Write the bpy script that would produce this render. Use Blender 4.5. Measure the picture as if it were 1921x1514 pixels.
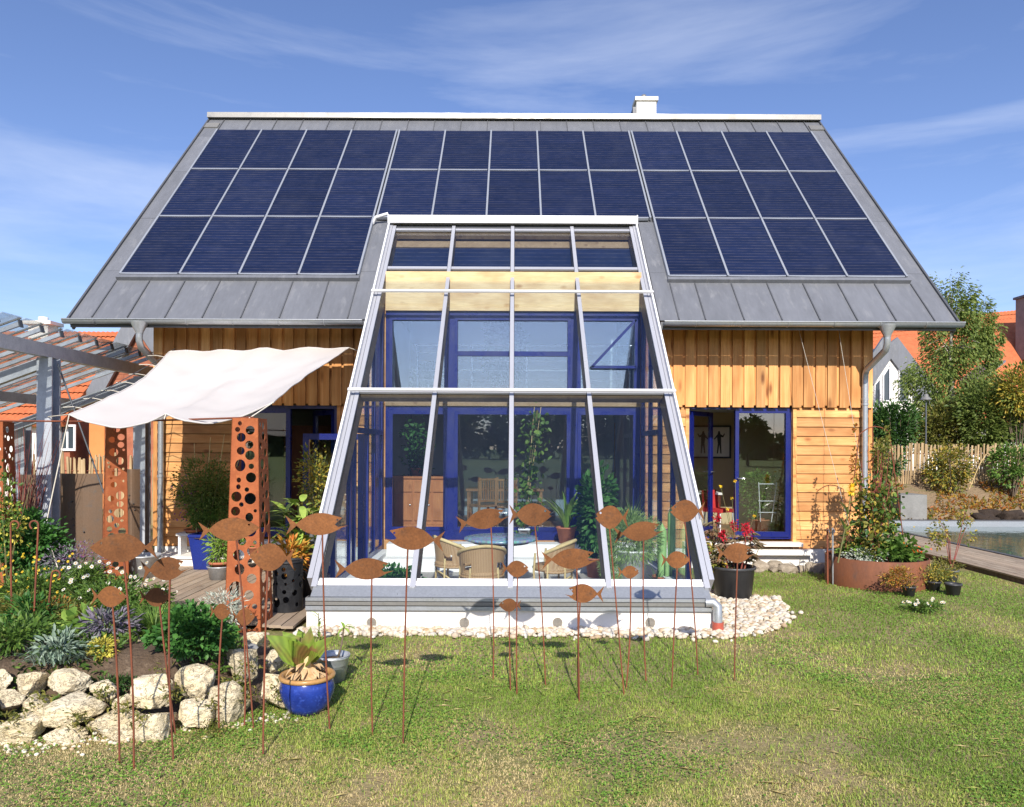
import bpy, math, random
import numpy as np
from mathutils import Vector, Matrix, Euler, noise
from mathutils.geometry import delaunay_2d_cdt
random.seed(7); rng = np.random.default_rng(7)
PI = math.pi
for o in list(bpy.data.objects): bpy.data.objects.remove(o)
SC = bpy.context.scene
COL = SC.collection

# ------------------------------------------------------------------ camera, sky, sun, exposure
F = 1400.0; PX, PY = 962.0, 840.0; CAMZ = 2.0; ROLL = 0.0042
cam_d = bpy.data.cameras.new('camera'); cam = bpy.data.objects.new('camera', cam_d); COL.objects.link(cam)
cam_d.sensor_fit = 'HORIZONTAL'; cam_d.sensor_width = 36.0; cam_d.lens = F / 1921.0 * 36.0
cam_d.shift_x = (960.5 - PX) / 1921.0; cam_d.shift_y = (PY - 757.0) / 1921.0
cam_d.clip_start = 0.1; cam_d.clip_end = 3000
cam.matrix_world = Matrix.Translation((0, 0, CAMZ)) @ Matrix.Rotation(PI/2, 4, 'X') @ Matrix.Rotation(ROLL, 4, 'Z')
SC.camera = cam
SUN_DIR = Vector((-0.03, 0.834, -0.551)).normalized()
SUN_EL = math.asin(-SUN_DIR.z)
world = bpy.data.worlds.new('World'); SC.world = world; world.use_nodes = True
wn = world.node_tree; wn.nodes.clear()
w_out = wn.nodes.new('ShaderNodeOutputWorld'); w_bg = wn.nodes.new('ShaderNodeBackground')
w_sky = wn.nodes.new('ShaderNodeTexSky'); w_sky.sky_type = 'NISHITA'; w_sky.sun_disc = False
w_sky.sun_elevation = SUN_EL; w_sky.sun_rotation = PI - 0.03
w_sky.altitude = 400; w_sky.air_density = 1.0; w_sky.dust_density = 0.8; w_sky.ozone_density = 3.8
# thin cirrus streaks over the whole sky dome
w_tc = wn.nodes.new('ShaderNodeTexCoord'); w_map = wn.nodes.new('ShaderNodeMapping')
w_map.inputs['Rotation'].default_value = (0.05, -0.16, 0.3); w_map.inputs['Scale'].default_value = (1.0, 1.3, 7.5)
w_map.inputs['Location'].default_value = (9.1, 0.3, 2.0)
w_n = wn.nodes.new('ShaderNodeTexNoise'); w_n.inputs['Scale'].default_value = 1.5; w_n.inputs['Detail'].default_value = 8; w_n.inputs['Roughness'].default_value = 0.58
w_n.inputs['Distortion'].default_value = 0.35
w_r = wn.nodes.new('ShaderNodeMapRange'); w_r.inputs[1].default_value = 0.45; w_r.inputs[2].default_value = 0.80; w_r.inputs[3].default_value = 0.0; w_r.inputs[4].default_value = 0.36
w_hsv = wn.nodes.new('ShaderNodeMix'); w_hsv.data_type = 'RGBA'; w_hsv.blend_type = 'MULTIPLY'; w_hsv.inputs[0].default_value = 1.0
w_hsv.inputs[7].default_value = (1.04, 0.98, 1.12, 1)
w_mix = wn.nodes.new('ShaderNodeMix'); w_mix.data_type = 'RGBA'; w_mix.inputs[7].default_value = (7.2, 7.6, 8.4, 1)
wn.links.new(w_tc.outputs['Generated'], w_map.inputs['Vector']); wn.links.new(w_map.outputs[0], w_n.inputs['Vector'])
wn.links.new(w_n.outputs[0], w_r.inputs[0]); wn.links.new(w_r.outputs[0], w_mix.inputs[0])
wn.links.new(w_sky.outputs[0], w_hsv.inputs[6]); wn.links.new(w_hsv.outputs[2], w_mix.inputs[6])
wn.links.new(w_mix.outputs[2], w_bg.inputs['Color']); wn.links.new(w_bg.outputs[0], w_out.inputs['Surface'])
w_bg.inputs['Strength'].default_value = 0.112
sun_d = bpy.data.lights.new('sun', 'SUN'); sun = bpy.data.objects.new('sun', sun_d); COL.objects.link(sun)
sun_d.energy = 4.6; sun_d.angle = math.radians(0.5); sun_d.color = (1.0, 0.93, 0.82)
sun.rotation_mode = 'QUATERNION'; sun.rotation_quaternion = SUN_DIR.to_track_quat('-Z', 'Y'); sun.location = (0, -20, 30)
SC.view_settings.view_transform = 'Standard'; SC.view_settings.look = 'None'
SC.view_settings.exposure = 0.50; SC.view_settings.gamma = 1.0; SC.view_settings.use_curve_mapping = False
SC.render.engine = 'CYCLES'
cy = SC.cycles; cy.use_denoising = True; cy.max_bounces = 8; cy.diffuse_bounces = 4; cy.glossy_bounces = 4
cy.transmission_bounces = 4; cy.transparent_max_bounces = 40; cy.caustics_reflective = False; cy.caustics_refractive = False
cy.sample_clamp_indirect = 6.0

# ------------------------------------------------------------------ geometry helpers
def W(px, py, D):
    """photo pixel at depth D metres -> world point"""
    u, v = px - PX, py - PY
    u, v = u + ROLL*v, v - ROLL*u
    return Vector((u*D/F, D, CAMZ - v*D/F))
def G(px, py, z=0.0):
    """photo pixel -> point on the level z"""
    u, v = px - PX, py - PY
    v2 = v - ROLL*u
    return W(px, py, (CAMZ - z)*F/v2)
def Gc(px, py, dy):
    """ground point under a round thing whose front foot is at the pixel and whose middle lies dy behind"""
    p = G(px, py); k = (p.y+dy)/p.y; return Vector((p.x*k, p.y*k, 0.0))
WL = {}
def wl(o): return WL.get(o.name, Vector((0, 0, 0)))
def tag(o, label, cat, group=None, kind=None):
    if label: o['label'] = label
    if cat: o['category'] = cat
    if group: o['group'] = group
    if kind: o['kind'] = kind
    return o
def empty(name, loc, label=None, cat=None, group=None, rotz=0, parent=None):
    o = bpy.data.objects.new(name, None); COL.objects.link(o)
    o.empty_display_size = 0.1
    if parent: o.parent = parent; o.location = Vector(loc) - wl(parent)
    else: o.location = loc
    o.rotation_euler = (0, 0, rotz); WL[o.name] = Vector(loc)
    return tag(o, label, cat, group)
class M:
    def __init__(s): s.v = []; s.f = []; s.sm = []
    def add(s, vs, fs, smooth=False):
        b = len(s.v); s.v += [tuple(p) for p in vs]; s.f += [tuple(b+i for i in f) for f in fs]; s.sm += [smooth]*len(fs); return s
    def box(s, x0, x1, y0, y1, z0, z1):
        return s.add([(x0,y0,z0),(x1,y0,z0),(x1,y1,z0),(x0,y1,z0),(x0,y0,z1),(x1,y0,z1),(x1,y1,z1),(x0,y1,z1)],
            [(0,3,2,1),(4,5,6,7),(0,1,5,4),(1,2,6,5),(2,3,7,6),(3,0,4,7)])
    def hexa(s, P):   # eight points, same order as box
        return s.add(P, [(0,3,2,1),(4,5,6,7),(0,1,5,4),(1,2,6,5),(2,3,7,6),(3,0,4,7)])
    def beam(s, a, b, w, h, up=(0,0,1)):
        a, b = Vector(a), Vector(b); d = (b-a).normalized(); up = Vector(up)
        if abs(d.dot(up)) > 0.999: up = Vector((0,1,0))
        sx = d.cross(up).normalized()*w/2; sz = sx.cross(d).normalized()*h/2
        P = []
        for z in (-1, 1):
            P += [a - sx + sz*z, a + sx + sz*z, b + sx + sz*z, b - sx + sz*z]
        return s.hexa(P)
    def tube(s, pts, r, n=8, cap=True):
        pts = [Vector(p) for p in pts]; k = len(pts)
        rs = r if hasattr(r, '__len__') else [r]*k
        t0 = (pts[1]-pts[0]).normalized(); ref = Vector((0,0,1)) if abs(t0.z) < 0.9 else Vector((1,0,0))
        nx = t0.cross(ref).normalized(); V = []; rings = []
        for i in range(k):
            t = (pts[min(i+1,k-1)] - pts[max(i-1,0)])
            t = t.normalized() if t.length > 1e-9 else t0
            nx = (nx - t*nx.dot(t)); nx = nx.normalized() if nx.length > 1e-6 else t.orthogonal().normalized()
            ny = t.cross(nx); rings.append([pts[i] + (nx*math.cos(2*PI*j/n) + ny*math.sin(2*PI*j/n))*rs[i] for j in range(n)])
            V += rings[-1]
        s.add(V, [(i*n+j, i*n+(j+1)%n, (i+1)*n+(j+1)%n, (i+1)*n+j) for i in range(k-1) for j in range(n)], True)
        if cap:
            s.add(rings[0], [tuple(range(n-1,-1,-1))]); s.add(rings[-1], [tuple(range(n))])
        return s
    def lathe(s, prof, n=24, c=(0,0,0), smooth=True, sq=None):
        c = Vector(c); V = []
        for r, z in prof:
            for j in range(n):
                a = 2*PI*j/n + (PI/4 if n == 4 else 0)
                V.append(c + Vector((r*math.cos(a), r*math.sin(a), z)))
        return s.add(V, [(i*n+j, i*n+(j+1)%n, (i+1)*n+(j+1)%n, (i+1)*n+j) for i in range(len(prof)-1) for j in range(n)], smooth)
    def disc(s, r, z, c=(0,0,0), n=24):
        c = Vector(c); return s.add([c + Vector((r*math.cos(2*PI*j/n), r*math.sin(2*PI*j/n), z)) for j in range(n)], [tuple(range(n))])
    def plate(s, poly, holes, t, fr):
        """poly with elliptic holes (cx,cy,rx,ry), thickness t; fr(x,y,d) -> 3D"""
        pts = [Vector((p[0], p[1])) for p in poly]; ne = len(pts); E = [(i, (i+1) % ne) for i in range(ne)]; loops = [list(range(ne))]
        for cx, cy_, rx, ry in holes:
            b = len(pts); k = 18 if max(rx, ry) > 0.02 else 8
            pts += [Vector((cx + rx*math.cos(2*PI*j/k), cy_ + ry*math.sin(2*PI*j/k))) for j in range(k)]
            E += [(b+j, b+(j+1) % k) for j in range(k)]; loops.append([b+j for j in range(k-1, -1, -1)])
        r = delaunay_2d_cdt(pts, E, [], 0, 1e-7); P = r[0]; om = {}
        for i, src in enumerate(r[3]):
            for q in src: om[q] = i
        def inside(p):
            c = False; j = ne-1
            for i in range(ne):
                a, b = poly[i], poly[j]
                if (a[1] > p[1]) != (b[1] > p[1]) and p[0] < (b[0]-a[0])*(p[1]-a[1])/(b[1]-a[1]) + a[0]: c = not c
                j = i
            return c
        fs = []
        for f in r[2]:
            c = sum((P[i] for i in f), Vector((0,0)))/len(f)
            if inside(c) and all(((c[0]-h[0])/h[2])**2 + ((c[1]-h[1])/h[3])**2 > 0.97 for h in holes): fs.append(tuple(f))
        n = len(P); V = [fr(p[0], p[1], 0) for p in P] + [fr(p[0], p[1], t) for p in P]
        fs2 = list(fs) + [tuple(i+n for i in reversed(f)) for f in fs]
        for L in loops:
            for a, b in zip(L, L[1:]+L[:1]):
                if a in om and b in om: fs2.append((om[b], om[a], om[a]+n, om[b]+n))
        return s.add(V, fs2)
    def mesh(s, name, org=(0,0,0)):
        me = bpy.data.meshes.new(name); ox, oy, oz = org
        me.from_pydata([(x-ox, y-oy, z-oz) for x, y, z in s.v], [], s.f)
        if any(s.sm): me.polygons.foreach_set('use_smooth', s.sm)
        me.update(); return me
    def build(s, name, mat, parent=None, local=False, org=None):
        """org None: world coordinates, origin at the parent (or at the mesh's own base)"""
        if local: base = Vector((0,0,0))
        elif parent: base = wl(parent)
        else:
            a = np.array(s.v); lo, hi = a.min(0), a.max(0); base = Vector(((lo[0]+hi[0])/2, (lo[1]+hi[1])/2, lo[2]))
        own = base
        if org is not None: own = Vector(org)
        o = bpy.data.objects.new(name, s.mesh(name, own)); COL.objects.link(o)
        if mat: o.data.materials.append(mat)
        if parent: o.parent = parent; o.location = own - base
        else: o.location = own
        WL[o.name] = own.copy(); return o
def inst(me, name, parent, loc, rot=(0,0,0), scale=(1,1,1), local=False):
    o = bpy.data.objects.new(name, me); COL.objects.link(o)
    o.parent = parent; o.location = Vector(loc) - (Vector((0,0,0)) if local or parent is None else wl(parent))
    o.rotation_euler = rot; o.scale = scale; WL[o.name] = Vector(loc); return o
def copy_tree(o, parent=None):
    c = o.copy(); COL.objects.link(c); c.parent = parent
    for ch in list(o.children): copy_tree(ch, c)
    return c
def np_mesh(name, V, T, mat, parent=None, rnd=None, org=None, smooth=False):
    """V (n,3), T (m,k) faces with k constant"""
    V = np.asarray(V, dtype=np.float32); T = np.asarray(T, dtype=np.int32)
    base = wl(parent) if parent else Vector((0,0,0))
    own = Vector(org) if org is not None else (base if parent else Vector((V[:,0].mean(), V[:,1].mean(), V[:,2].min())))
    me = bpy.data.meshes.new(name); n, (m, k) = len(V), T.shape
    me.vertices.add(n); me.vertices.foreach_set('co', (V - np.array(own, dtype=np.float32)).ravel())
    me.loops.add(m*k); me.loops.foreach_set('vertex_index', T.ravel())
    me.polygons.add(m); me.polygons.foreach_set('loop_start', np.arange(0, m*k, k, dtype=np.int32))
    if smooth: me.polygons.foreach_set('use_smooth', np.ones(m, dtype=bool))
    me.update(calc_edges=True)
    if rnd is not None:
        a = me.attributes.new('rnd', 'FLOAT', 'POINT'); a.data.foreach_set('value', np.asarray(rnd, dtype=np.float32))
    if mat: me.materials.append(mat)
    o = bpy.data.objects.new(name, me); COL.objects.link(o)
    if parent: o.parent = parent; o.location = own - base
    else: o.location = own
    WL[o.name] = own.copy(); return o
def norm(a): return a / np.maximum(np.linalg.norm(a, axis=1, keepdims=True), 1e-9)
def leaf_arrays(P, A, L, Wd, rnd=None, curl=0.15, kind='diamond', nrm=None):
    """leaves with base P, axis A, length L, width Wd"""
    n = len(P); A = norm(A)
    if nrm is None: nrm = rng.normal(size=(n,3)); nrm[:,2] = np.abs(nrm[:,2]) + 0.4
    S = norm(np.cross(A, nrm)); U = norm(np.cross(S, A)); L = np.broadcast_to(np.asarray(L, float), (n,))[:,None]; Wd = np.broadcast_to(np.asarray(Wd, float), (n,))[:,None]
    if kind == 'diamond':
        V = np.stack([P, P + A*L*0.45 + S*Wd/2 + U*Wd*curl, P + A*L - U*L*curl, P + A*L*0.45 - S*Wd/2 + U*Wd*curl], 1).reshape(-1,3)
        i = np.arange(n)[:,None]*4; T = np.concatenate([i + np.array([[0,1,2]]), i + np.array([[0,2,3]])], 0); k = 4
    else:
        V = np.stack([P, P + A*L*0.28 + S*Wd*0.45 + U*Wd*curl, P + A*L*0.65 + S*Wd*0.42 + U*Wd*curl*0.6, P + A*L - U*L*curl,
                      P + A*L*0.65 - S*Wd*0.42 + U*Wd*curl*0.6, P + A*L*0.28 - S*Wd*0.45 + U*Wd*curl], 1).reshape(-1,3)
        i = np.arange(n)[:,None]*6; T = np.concatenate([i + np.array([[0,1,2,3]]), i + np.array([[0,3,4,5]])], 0); k = 6
    r = rng.random(n) if rnd is None else rnd
    return V, T, np.repeat(r, k)
def leaves(name, mat, parent, P, A, L, Wd, **kw):
    V, T, r = leaf_arrays(P, A, L, Wd, **kw); o = np_mesh(name, V, T, mat, parent, r)
    if parent: o['kind'] = 'stuff'
    return o
def blob(n, c, rad, clumps=20, spread=0.3, hollow=0.45):
    """clumped points filling an uneven ellipsoid; returns points and outward directions"""
    c = np.array(c, float); rad = np.array(rad, float)
    d = norm(rng.normal(size=(clumps,3))); rr = hollow + (1-hollow)*rng.random((clumps,1))**0.6
    C = d*rr*(1 - spread*0.6)
    w = rng.random(clumps) + 0.4; k = rng.choice(clumps, n, p=w/w.sum())
    Q = C[k] + rng.normal(size=(n,3))*spread*0.55*(0.6 + 0.8*rng.random((clumps,1))[k])
    l = np.linalg.norm(Q, axis=1, keepdims=True); Q = np.where(l > 1.05, Q/l*(1.05*rng.random((n,1))**0.15), Q)
    return c + Q*rad, norm(Q*0.8 + (Q - C[k])*2.0 + 1e-6)
# ------------------------------------------------------------------ materials
def nt_new(name):
    m = bpy.data.materials.new(name); m.use_nodes = True; nt = m.node_tree
    return m, nt, nt.nodes['Principled BSDF']
def nd(nt, t, ins=None, **pr):
    n = nt.nodes.new(t)
    for k, v in pr.items(): setattr(n, k, v)
    for k, v in (ins or {}).items():
        if isinstance(v, bpy.types.NodeSocket): nt.links.new(v, n.inputs[k])
        else: n.inputs[k].default_value = v
    return n
def c4(c): return (c[0], c[1], c[2], 1)
def coords(nt, stretch=(1,1,1), objrand=True, world_space=False):
    if world_space: src = nd(nt, 'ShaderNodeNewGeometry').outputs['Position']
    else: src = nd(nt, 'ShaderNodeTexCoord').outputs['Object']
    if objrand:
        oi = nd(nt, 'ShaderNodeObjectInfo'); mu = nd(nt, 'ShaderNodeMath', {0: oi.outputs['Random'], 1: 57.0}, operation='MULTIPLY')
        ad = nd(nt, 'ShaderNodeVectorMath', {0: src, 1: mu.outputs[0]}, operation='ADD'); src = ad.outputs[0]
    return nd(nt, 'ShaderNodeMapping', {'Vector': src, 'Scale': stretch}).outputs[0]
def mixc(nt, fac, a, b, blend='MIX'):
    n = nd(nt, 'ShaderNodeMix', data_type='RGBA', blend_type=blend)
    for i, v in ((0, fac), (6, a), (7, b)):
        if isinstance(v, bpy.types.NodeSocket): nt.links.new(v, n.inputs[i])
        else: n.inputs[i].default_value = v if i == 0 else c4(v)
    return n.outputs[2]
def ramp(nt, fac, lo, hi):
    return nd(nt, 'ShaderNodeMapRange', {0: fac, 1: lo, 2: hi, 3: 0.0, 4: 1.0}).outputs[0]
def bump(nt, b, h, strength, dist=0.01):
    n = nd(nt, 'ShaderNodeBump', {'Height': h, 'Strength': strength, 'Distance': dist}); nt.links.new(n.outputs[0], b.inputs['Normal'])
def surf(name, a, b_, scale=6, rough=0.6, fine=60, bumpk=0.15, dist=0.004, stretch=(1,1,1), metal=0.0, spec=0.4, third=None, vary=0.12, lo=0.35, hi=0.68, ws=False, objrand=True, rough_var=0.12):
    """two-tone worn surface: broad patches, fine grain, bump and per-object tone"""
    m, nt, p = nt_new(name); v = coords(nt, stretch, objrand, ws)
    n1 = nd(nt, 'ShaderNodeTexNoise', {'Vector': v, 'Scale': scale, 'Detail': 5.0, 'Roughness': 0.6})
    n2 = nd(nt, 'ShaderNodeTexNoise', {'Vector': v, 'Scale': fine, 'Detail': 3.0, 'Roughness': 0.6})
    col = mixc(nt, ramp(nt, n1.outputs[0], lo, hi), a, b_)
    if third:
        n3 = nd(nt, 'ShaderNodeTexNoise', {'Vector': v, 'Scale': scale*2.7, 'Detail': 6.0, 'Roughness': 0.65})
        col = mixc(nt, ramp(nt, n3.outputs[0], 0.55, 0.72), col, third)
    g = nd(nt, 'ShaderNodeMapRange', {0: n2.outputs[0], 1: 0.25, 2: 0.75, 3: 1-vary, 4: 1+vary})
    col = mixc(nt, 1.0, col, g.outputs[0], 'MULTIPLY') if False else nd(nt, 'ShaderNodeVectorMath', {0: col, 1: g.outputs[0]}, operation='MULTIPLY').outputs[0]
    oi = nd(nt, 'ShaderNodeObjectInfo'); o2 = nd(nt, 'ShaderNodeMapRange', {0: oi.outputs['Random'], 1: 0.0, 2: 1.0, 3: 1-vary*0.8, 4: 1+vary*0.8})
    col = nd(nt, 'ShaderNodeVectorMath', {0: col, 1: o2.outputs[0]}, operation='MULTIPLY').outputs[0]
    nt.links.new(col, p.inputs['Base Color'])
    rr = nd(nt, 'ShaderNodeMapRange', {0: n1.outputs[0], 1: 0.3, 2: 0.7, 3: max(0.03, rough-rough_var), 4: min(1, rough+rough_var)})
    nt.links.new(rr.outputs[0], p.inputs['Roughness'])
    p.inputs['Metallic'].default_value = metal; p.inputs['Specular IOR Level'].default_value = spec
    if bumpk: bump(nt, p, n2.outputs[0], bumpk, dist)
    return m
def wood(name, light, dark, knot, axis='z', grey=None, scale=1.0, vary=0.34, rough=0.62):
    """grain runs along axis; knots; tone per board"""
    m, nt, p = nt_new(name); st = {'x': (1.5,26,26), 'y': (26,1.5,26), 'z': (26,26,1.5)}[axis]
    v = coords(nt, tuple(q*scale for q in st)); kv = coords(nt, tuple(q*scale for q in {'x': (5,9,9), 'y': (9,5,9), 'z': (9,9,5)}[axis]))
    n1 = nd(nt, 'ShaderNodeTexNoise', {'Vector': v, 'Scale': 1.0, 'Detail': 4.0, 'Roughness': 0.55, 'Distortion': 0.6})
    n2 = nd(nt, 'ShaderNodeTexNoise', {'Vector': v, 'Scale': 4.0, 'Detail': 2.0})
    n3 = nd(nt, 'ShaderNodeTexNoise', {'Vector': kv, 'Scale': 0.45, 'Detail': 2.0})
    vo = nd(nt, 'ShaderNodeTexVoronoi', {'Vector': kv, 'Scale': 0.62})
    col = mixc(nt, ramp(nt, n1.outputs[0], 0.30, 0.70), light, dark)
    col = mixc(nt, ramp(nt, n3.outputs[0], 0.42, 0.75), col, tuple(0.55*a+0.45*b for a, b in zip(dark, knot)))
    kg = nd(nt, 'ShaderNodeSeparateColor', {0: vo.outputs['Color']}); kt = nd(nt, 'ShaderNodeMath', {0: kg.outputs[0], 1: 0.25}, operation='GREATER_THAN'); kf0 = nd(nt, 'ShaderNodeMapRange', {0: vo.outputs['Distance'], 1: 0.08, 2: 0.25, 3: 0.92, 4: 0.0}); kf = nd(nt, 'ShaderNodeMath', {0: kf0.outputs[0], 1: kt.outputs[0]}, operation='MULTIPLY').outputs[0]
    col = mixc(nt, kf, col, knot)
    oi0 = nd(nt, 'ShaderNodeObjectInfo'); rf = nd(nt, 'ShaderNodeMath', {0: oi0.outputs['Random'], 1: 7.31}, operation='MULTIPLY'); rf = nd(nt, 'ShaderNodeMath', {0: rf.outputs[0]}, operation='FRACT'); rf = nd(nt, 'ShaderNodeMath', {0: rf.outputs[0], 1: 0.5}, operation='MULTIPLY')
    col = mixc(nt, rf.outputs[0], col, tuple(q*f for q, f in zip(dark, (0.92,0.82,0.75))))
    if grey: col = mixc(nt, ramp(nt, n3.outputs[0], 0.35, 0.65), col, grey)
    g = nd(nt, 'ShaderNodeMapRange', {0: n2.outputs[0], 1: 0.25, 2: 0.75, 3: 0.88, 4: 1.12})
    oi = nd(nt, 'ShaderNodeObjectInfo'); o2 = nd(nt, 'ShaderNodeMapRange', {0: oi.outputs['Random'], 1: 0.0, 2: 1.0, 3: 1-vary, 4: 1+vary*0.55})
    col = nd(nt, 'ShaderNodeVectorMath', {0: col, 1: g.outputs[0]}, operation='MULTIPLY').outputs[0]
    col = nd(nt, 'ShaderNodeVectorMath', {0: col, 1: o2.outputs[0]}, operation='MULTIPLY').outputs[0]
    nt.links.new(col, p.inputs['Base Color']); p.inputs['Roughness'].default_value = rough; p.inputs['Specular IOR Level'].default_value = 0.3
    bump(nt, p, n2.outputs[0], 0.25, 0.003); return m
def glass(name, f0=0.05, tint=(0.95,0.98,0.97), dirt=0.0, gain=1.0):
    """thin pane: see-through plus mirror by viewing angle"""
    m, nt, p = nt_new(name); nt.nodes.remove(p); out = nt.nodes['Material Output']
    lw = nd(nt, 'ShaderNodeLayerWeight', {'Blend': 0.5}); pw = nd(nt, 'ShaderNodeMath', {0: lw.outputs['Facing'], 1: 4.5}, operation='POWER')
    fr = nd(nt, 'ShaderNodeMath', {0: pw.outputs[0], 1: 0.9, 2: f0}, operation='MULTIPLY_ADD', use_clamp=True)
    tr = nd(nt, 'ShaderNodeBsdfTransparent', {'Color': c4(tint)})
    v = coords(nt, (1,1,1)); nz = nd(nt, 'ShaderNodeTexNoise', {'Vector': v, 'Scale': 0.9, 'Detail': 1.0})
    bp = nd(nt, 'ShaderNodeBump', {'Height': nz.outputs[0], 'Strength': 0.02, 'Distance': 0.05})
    gl = nd(nt, 'ShaderNodeBsdfGlossy', {'Color': (1,1,1,1), 'Roughness': 0.0, 'Normal': bp.outputs[0]})
    mx = nd(nt, 'ShaderNodeMixShader', {0: fr.outputs[0], 1: tr.outputs[0], 2: gl.outputs[0]})
    last = mx.outputs[0]
    if dirt:
        n2 = nd(nt, 'ShaderNodeTexNoise', {'Vector': v, 'Scale': 3.0, 'Detail': 6.0, 'Roughness': 0.7})
        df = nd(nt, 'ShaderNodeBsdfDiffuse', {'Color': (0.55,0.54,0.5,1)})
        fc = nd(nt, 'ShaderNodeMapRange', {0: n2.outputs[0], 1: 0.35, 2: 0.8, 3: dirt*0.3, 4: dirt})
        last = nd(nt, 'ShaderNodeMixShader', {0: fc.outputs[0], 1: last, 2: df.outputs[0]}).outputs[0]
    nt.links.new(last, out.inputs['Surface']); return m
def leafmat(name, cols, trans=0.35, rough=0.5, spec=0.35):
    if name.startswith('leaf'): cols = [tuple(min(0.75, q*1.55) for q in c) for c in cols]
    """leaf colour picked per leaf (attribute rnd) from a list"""
    m, nt, p = nt_new(name); at = nd(nt, 'ShaderNodeAttribute', attribute_name='rnd'); cr = nd(nt, 'ShaderNodeValToRGB', {0: at.outputs['Fac']})
    e = cr.color_ramp.elements; k = len(cols)
    while len(e) < k: e.new(0.5)
    for i, c in enumerate(cols): e[i].position = i/(k-1) if k > 1 else 0; e[i].color = c4(c)
    oi = nd(nt, 'ShaderNodeObjectInfo'); o2 = nd(nt, 'ShaderNodeMapRange', {0: oi.outputs['Random'], 1: 0.0, 2: 1.0, 3: 0.88, 4: 1.12})
    v = coords(nt, (1,1,1)); nz = nd(nt, 'ShaderNodeTexNoise', {'Vector': v, 'Scale': 25.0, 'Detail': 2.0})
    g = nd(nt, 'ShaderNodeMapRange', {0: nz.outputs[0], 1: 0.25, 2: 0.75, 3: 0.8, 4: 1.2})
    col = nd(nt, 'ShaderNodeVectorMath', {0: cr.outputs[0], 1: o2.outputs[0]}, operation='MULTIPLY').outputs[0]
    col = nd(nt, 'ShaderNodeVectorMath', {0: col, 1: g.outputs[0]}, operation='MULTIPLY').outputs[0]
    nt.links.new(col, p.inputs['Base Color']); p.inputs['Roughness'].default_value = rough; p.inputs['Specular IOR Level'].default_value = spec
    tl = nd(nt, 'ShaderNodeBsdfTranslucent', {'Color': col}); mx = nd(nt, 'ShaderNodeMixShader', {0: trans, 1: p.outputs[0], 2: tl.outputs[0]})
    nt.links.new(mx.outputs[0], nt.nodes['Material Output'].inputs['Surface']); return m

MT = {}
MT['board'] = wood('larch_board_upright', (0.83,0.475,0.19), (0.61,0.27,0.082), (0.20,0.065,0.018), 'z')
MT['plank'] = wood('larch_plank_level', (0.83,0.48,0.195), (0.62,0.285,0.09), (0.20,0.065,0.018), 'x')
MT['pine'] = wood('pale_pine', (0.76,0.60,0.35), (0.66,0.48,0.25), (0.38,0.20,0.08), 'x', vary=0.05)
MT['rafter'] = wood('grey_brown_rafter', (0.33,0.24,0.15), (0.24,0.17,0.10), (0.12,0.07,0.04), 'y', vary=0.1)
MT['timber'] = wood('rafter_end_timber', (0.62,0.40,0.18), (0.50,0.30,0.12), (0.24,0.12,0.05), 'y')
MT['deck'] = wood('weathered_deck', (0.46,0.38,0.29), (0.36,0.29,0.22), (0.20,0.15,0.11), 'y', vary=0.18, rough=0.8)
MT['furn'] = wood('red_brown_furniture', (0.42,0.20,0.08), (0.32,0.13,0.05), (0.16,0.06,0.02), 'z', vary=0.05, rough=0.4)
MT['dfurn'] = wood('dark_red_door_wood', (0.17,0.055,0.025), (0.13,0.04,0.02), (0.08,0.02,0.01), 'z', vary=0.05, rough=0.45)
MT['picket'] = wood('split_paling', (0.52,0.40,0.24), (0.40,0.29,0.16), (0.20,0.14,0.08), 'z', vary=0.3, rough=0.85)
MT['bark'] = surf('bark', (0.16,0.12,0.085), (0.09,0.065,0.045), 12, 0.9, 40, 0.6, 0.01, (1,1,0.3))
MT['birchbark'] = surf('birch_bark', (0.52,0.49,0.44), (0.22,0.19,0.16), 5, 0.8, 40, 0.3, 0.01, (1,1,2))
MT['stem'] = surf('green_stem', (0.12,0.16,0.05), (0.16,0.10,0.05), 10, 0.7, 60, 0.1)
MT['redstem'] = surf('red_stem', (0.28,0.05,0.05), (0.18,0.07,0.04), 10, 0.6, 60, 0.1)
MT['zinc'] = surf('zinc_sheet', (0.215,0.223,0.245), (0.165,0.173,0.193), 1.3, 0.40, 5, 0.22, 0.012, (2.5,0.7,0.7), metal=0.3, spec=0.4, vary=0.08, third=(0.255,0.26,0.275))
MT['zincseam'] = surf('zinc_seam', (0.13,0.135,0.15), (0.10,0.105,0.115), 3, 0.5, 30, 0.03, metal=0.3)
MT['gutter'] = surf('gutter_zinc', (0.42,0.44,0.46), (0.34,0.36,0.39), 4, 0.38, 40, 0.05, 0.002, metal=0.55, spec=0.5)
MT['ridge'] = surf('bright_ridge_metal', (0.26,0.255,0.24), (0.22,0.215,0.205), 2.5, 0.4, 40, 0.03, metal=0.35)
MT['alu'] = surf('pale_aluminium', (0.46,0.47,0.515), (0.40,0.41,0.455), 2.0, 0.38, 60, 0.02, metal=0.3, spec=0.5, vary=0.04)
MT['whitealu'] = surf('white_powder_coat', (0.76,0.76,0.78), (0.70,0.70,0.73), 2.0, 0.35, 60, 0.02, spec=0.5, vary=0.03)
MT['colbar'] = surf('collector_bar', (0.40,0.425,0.47), (0.34,0.365,0.41), 3.0, 0.35, 60, 0.02, metal=0.4, vary=0.04)
MT['blue'] = surf('blue_gloss_paint', (0.008,0.015,0.14), (0.007,0.012,0.11), 3, 0.32, 60, 0.03, spec=0.5, vary=0.05)
MT['white'] = surf('white_plaster', (0.78,0.76,0.72), (0.72,0.69,0.64), 3, 0.85, 90, 0.25, 0.003, vary=0.04)
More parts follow.
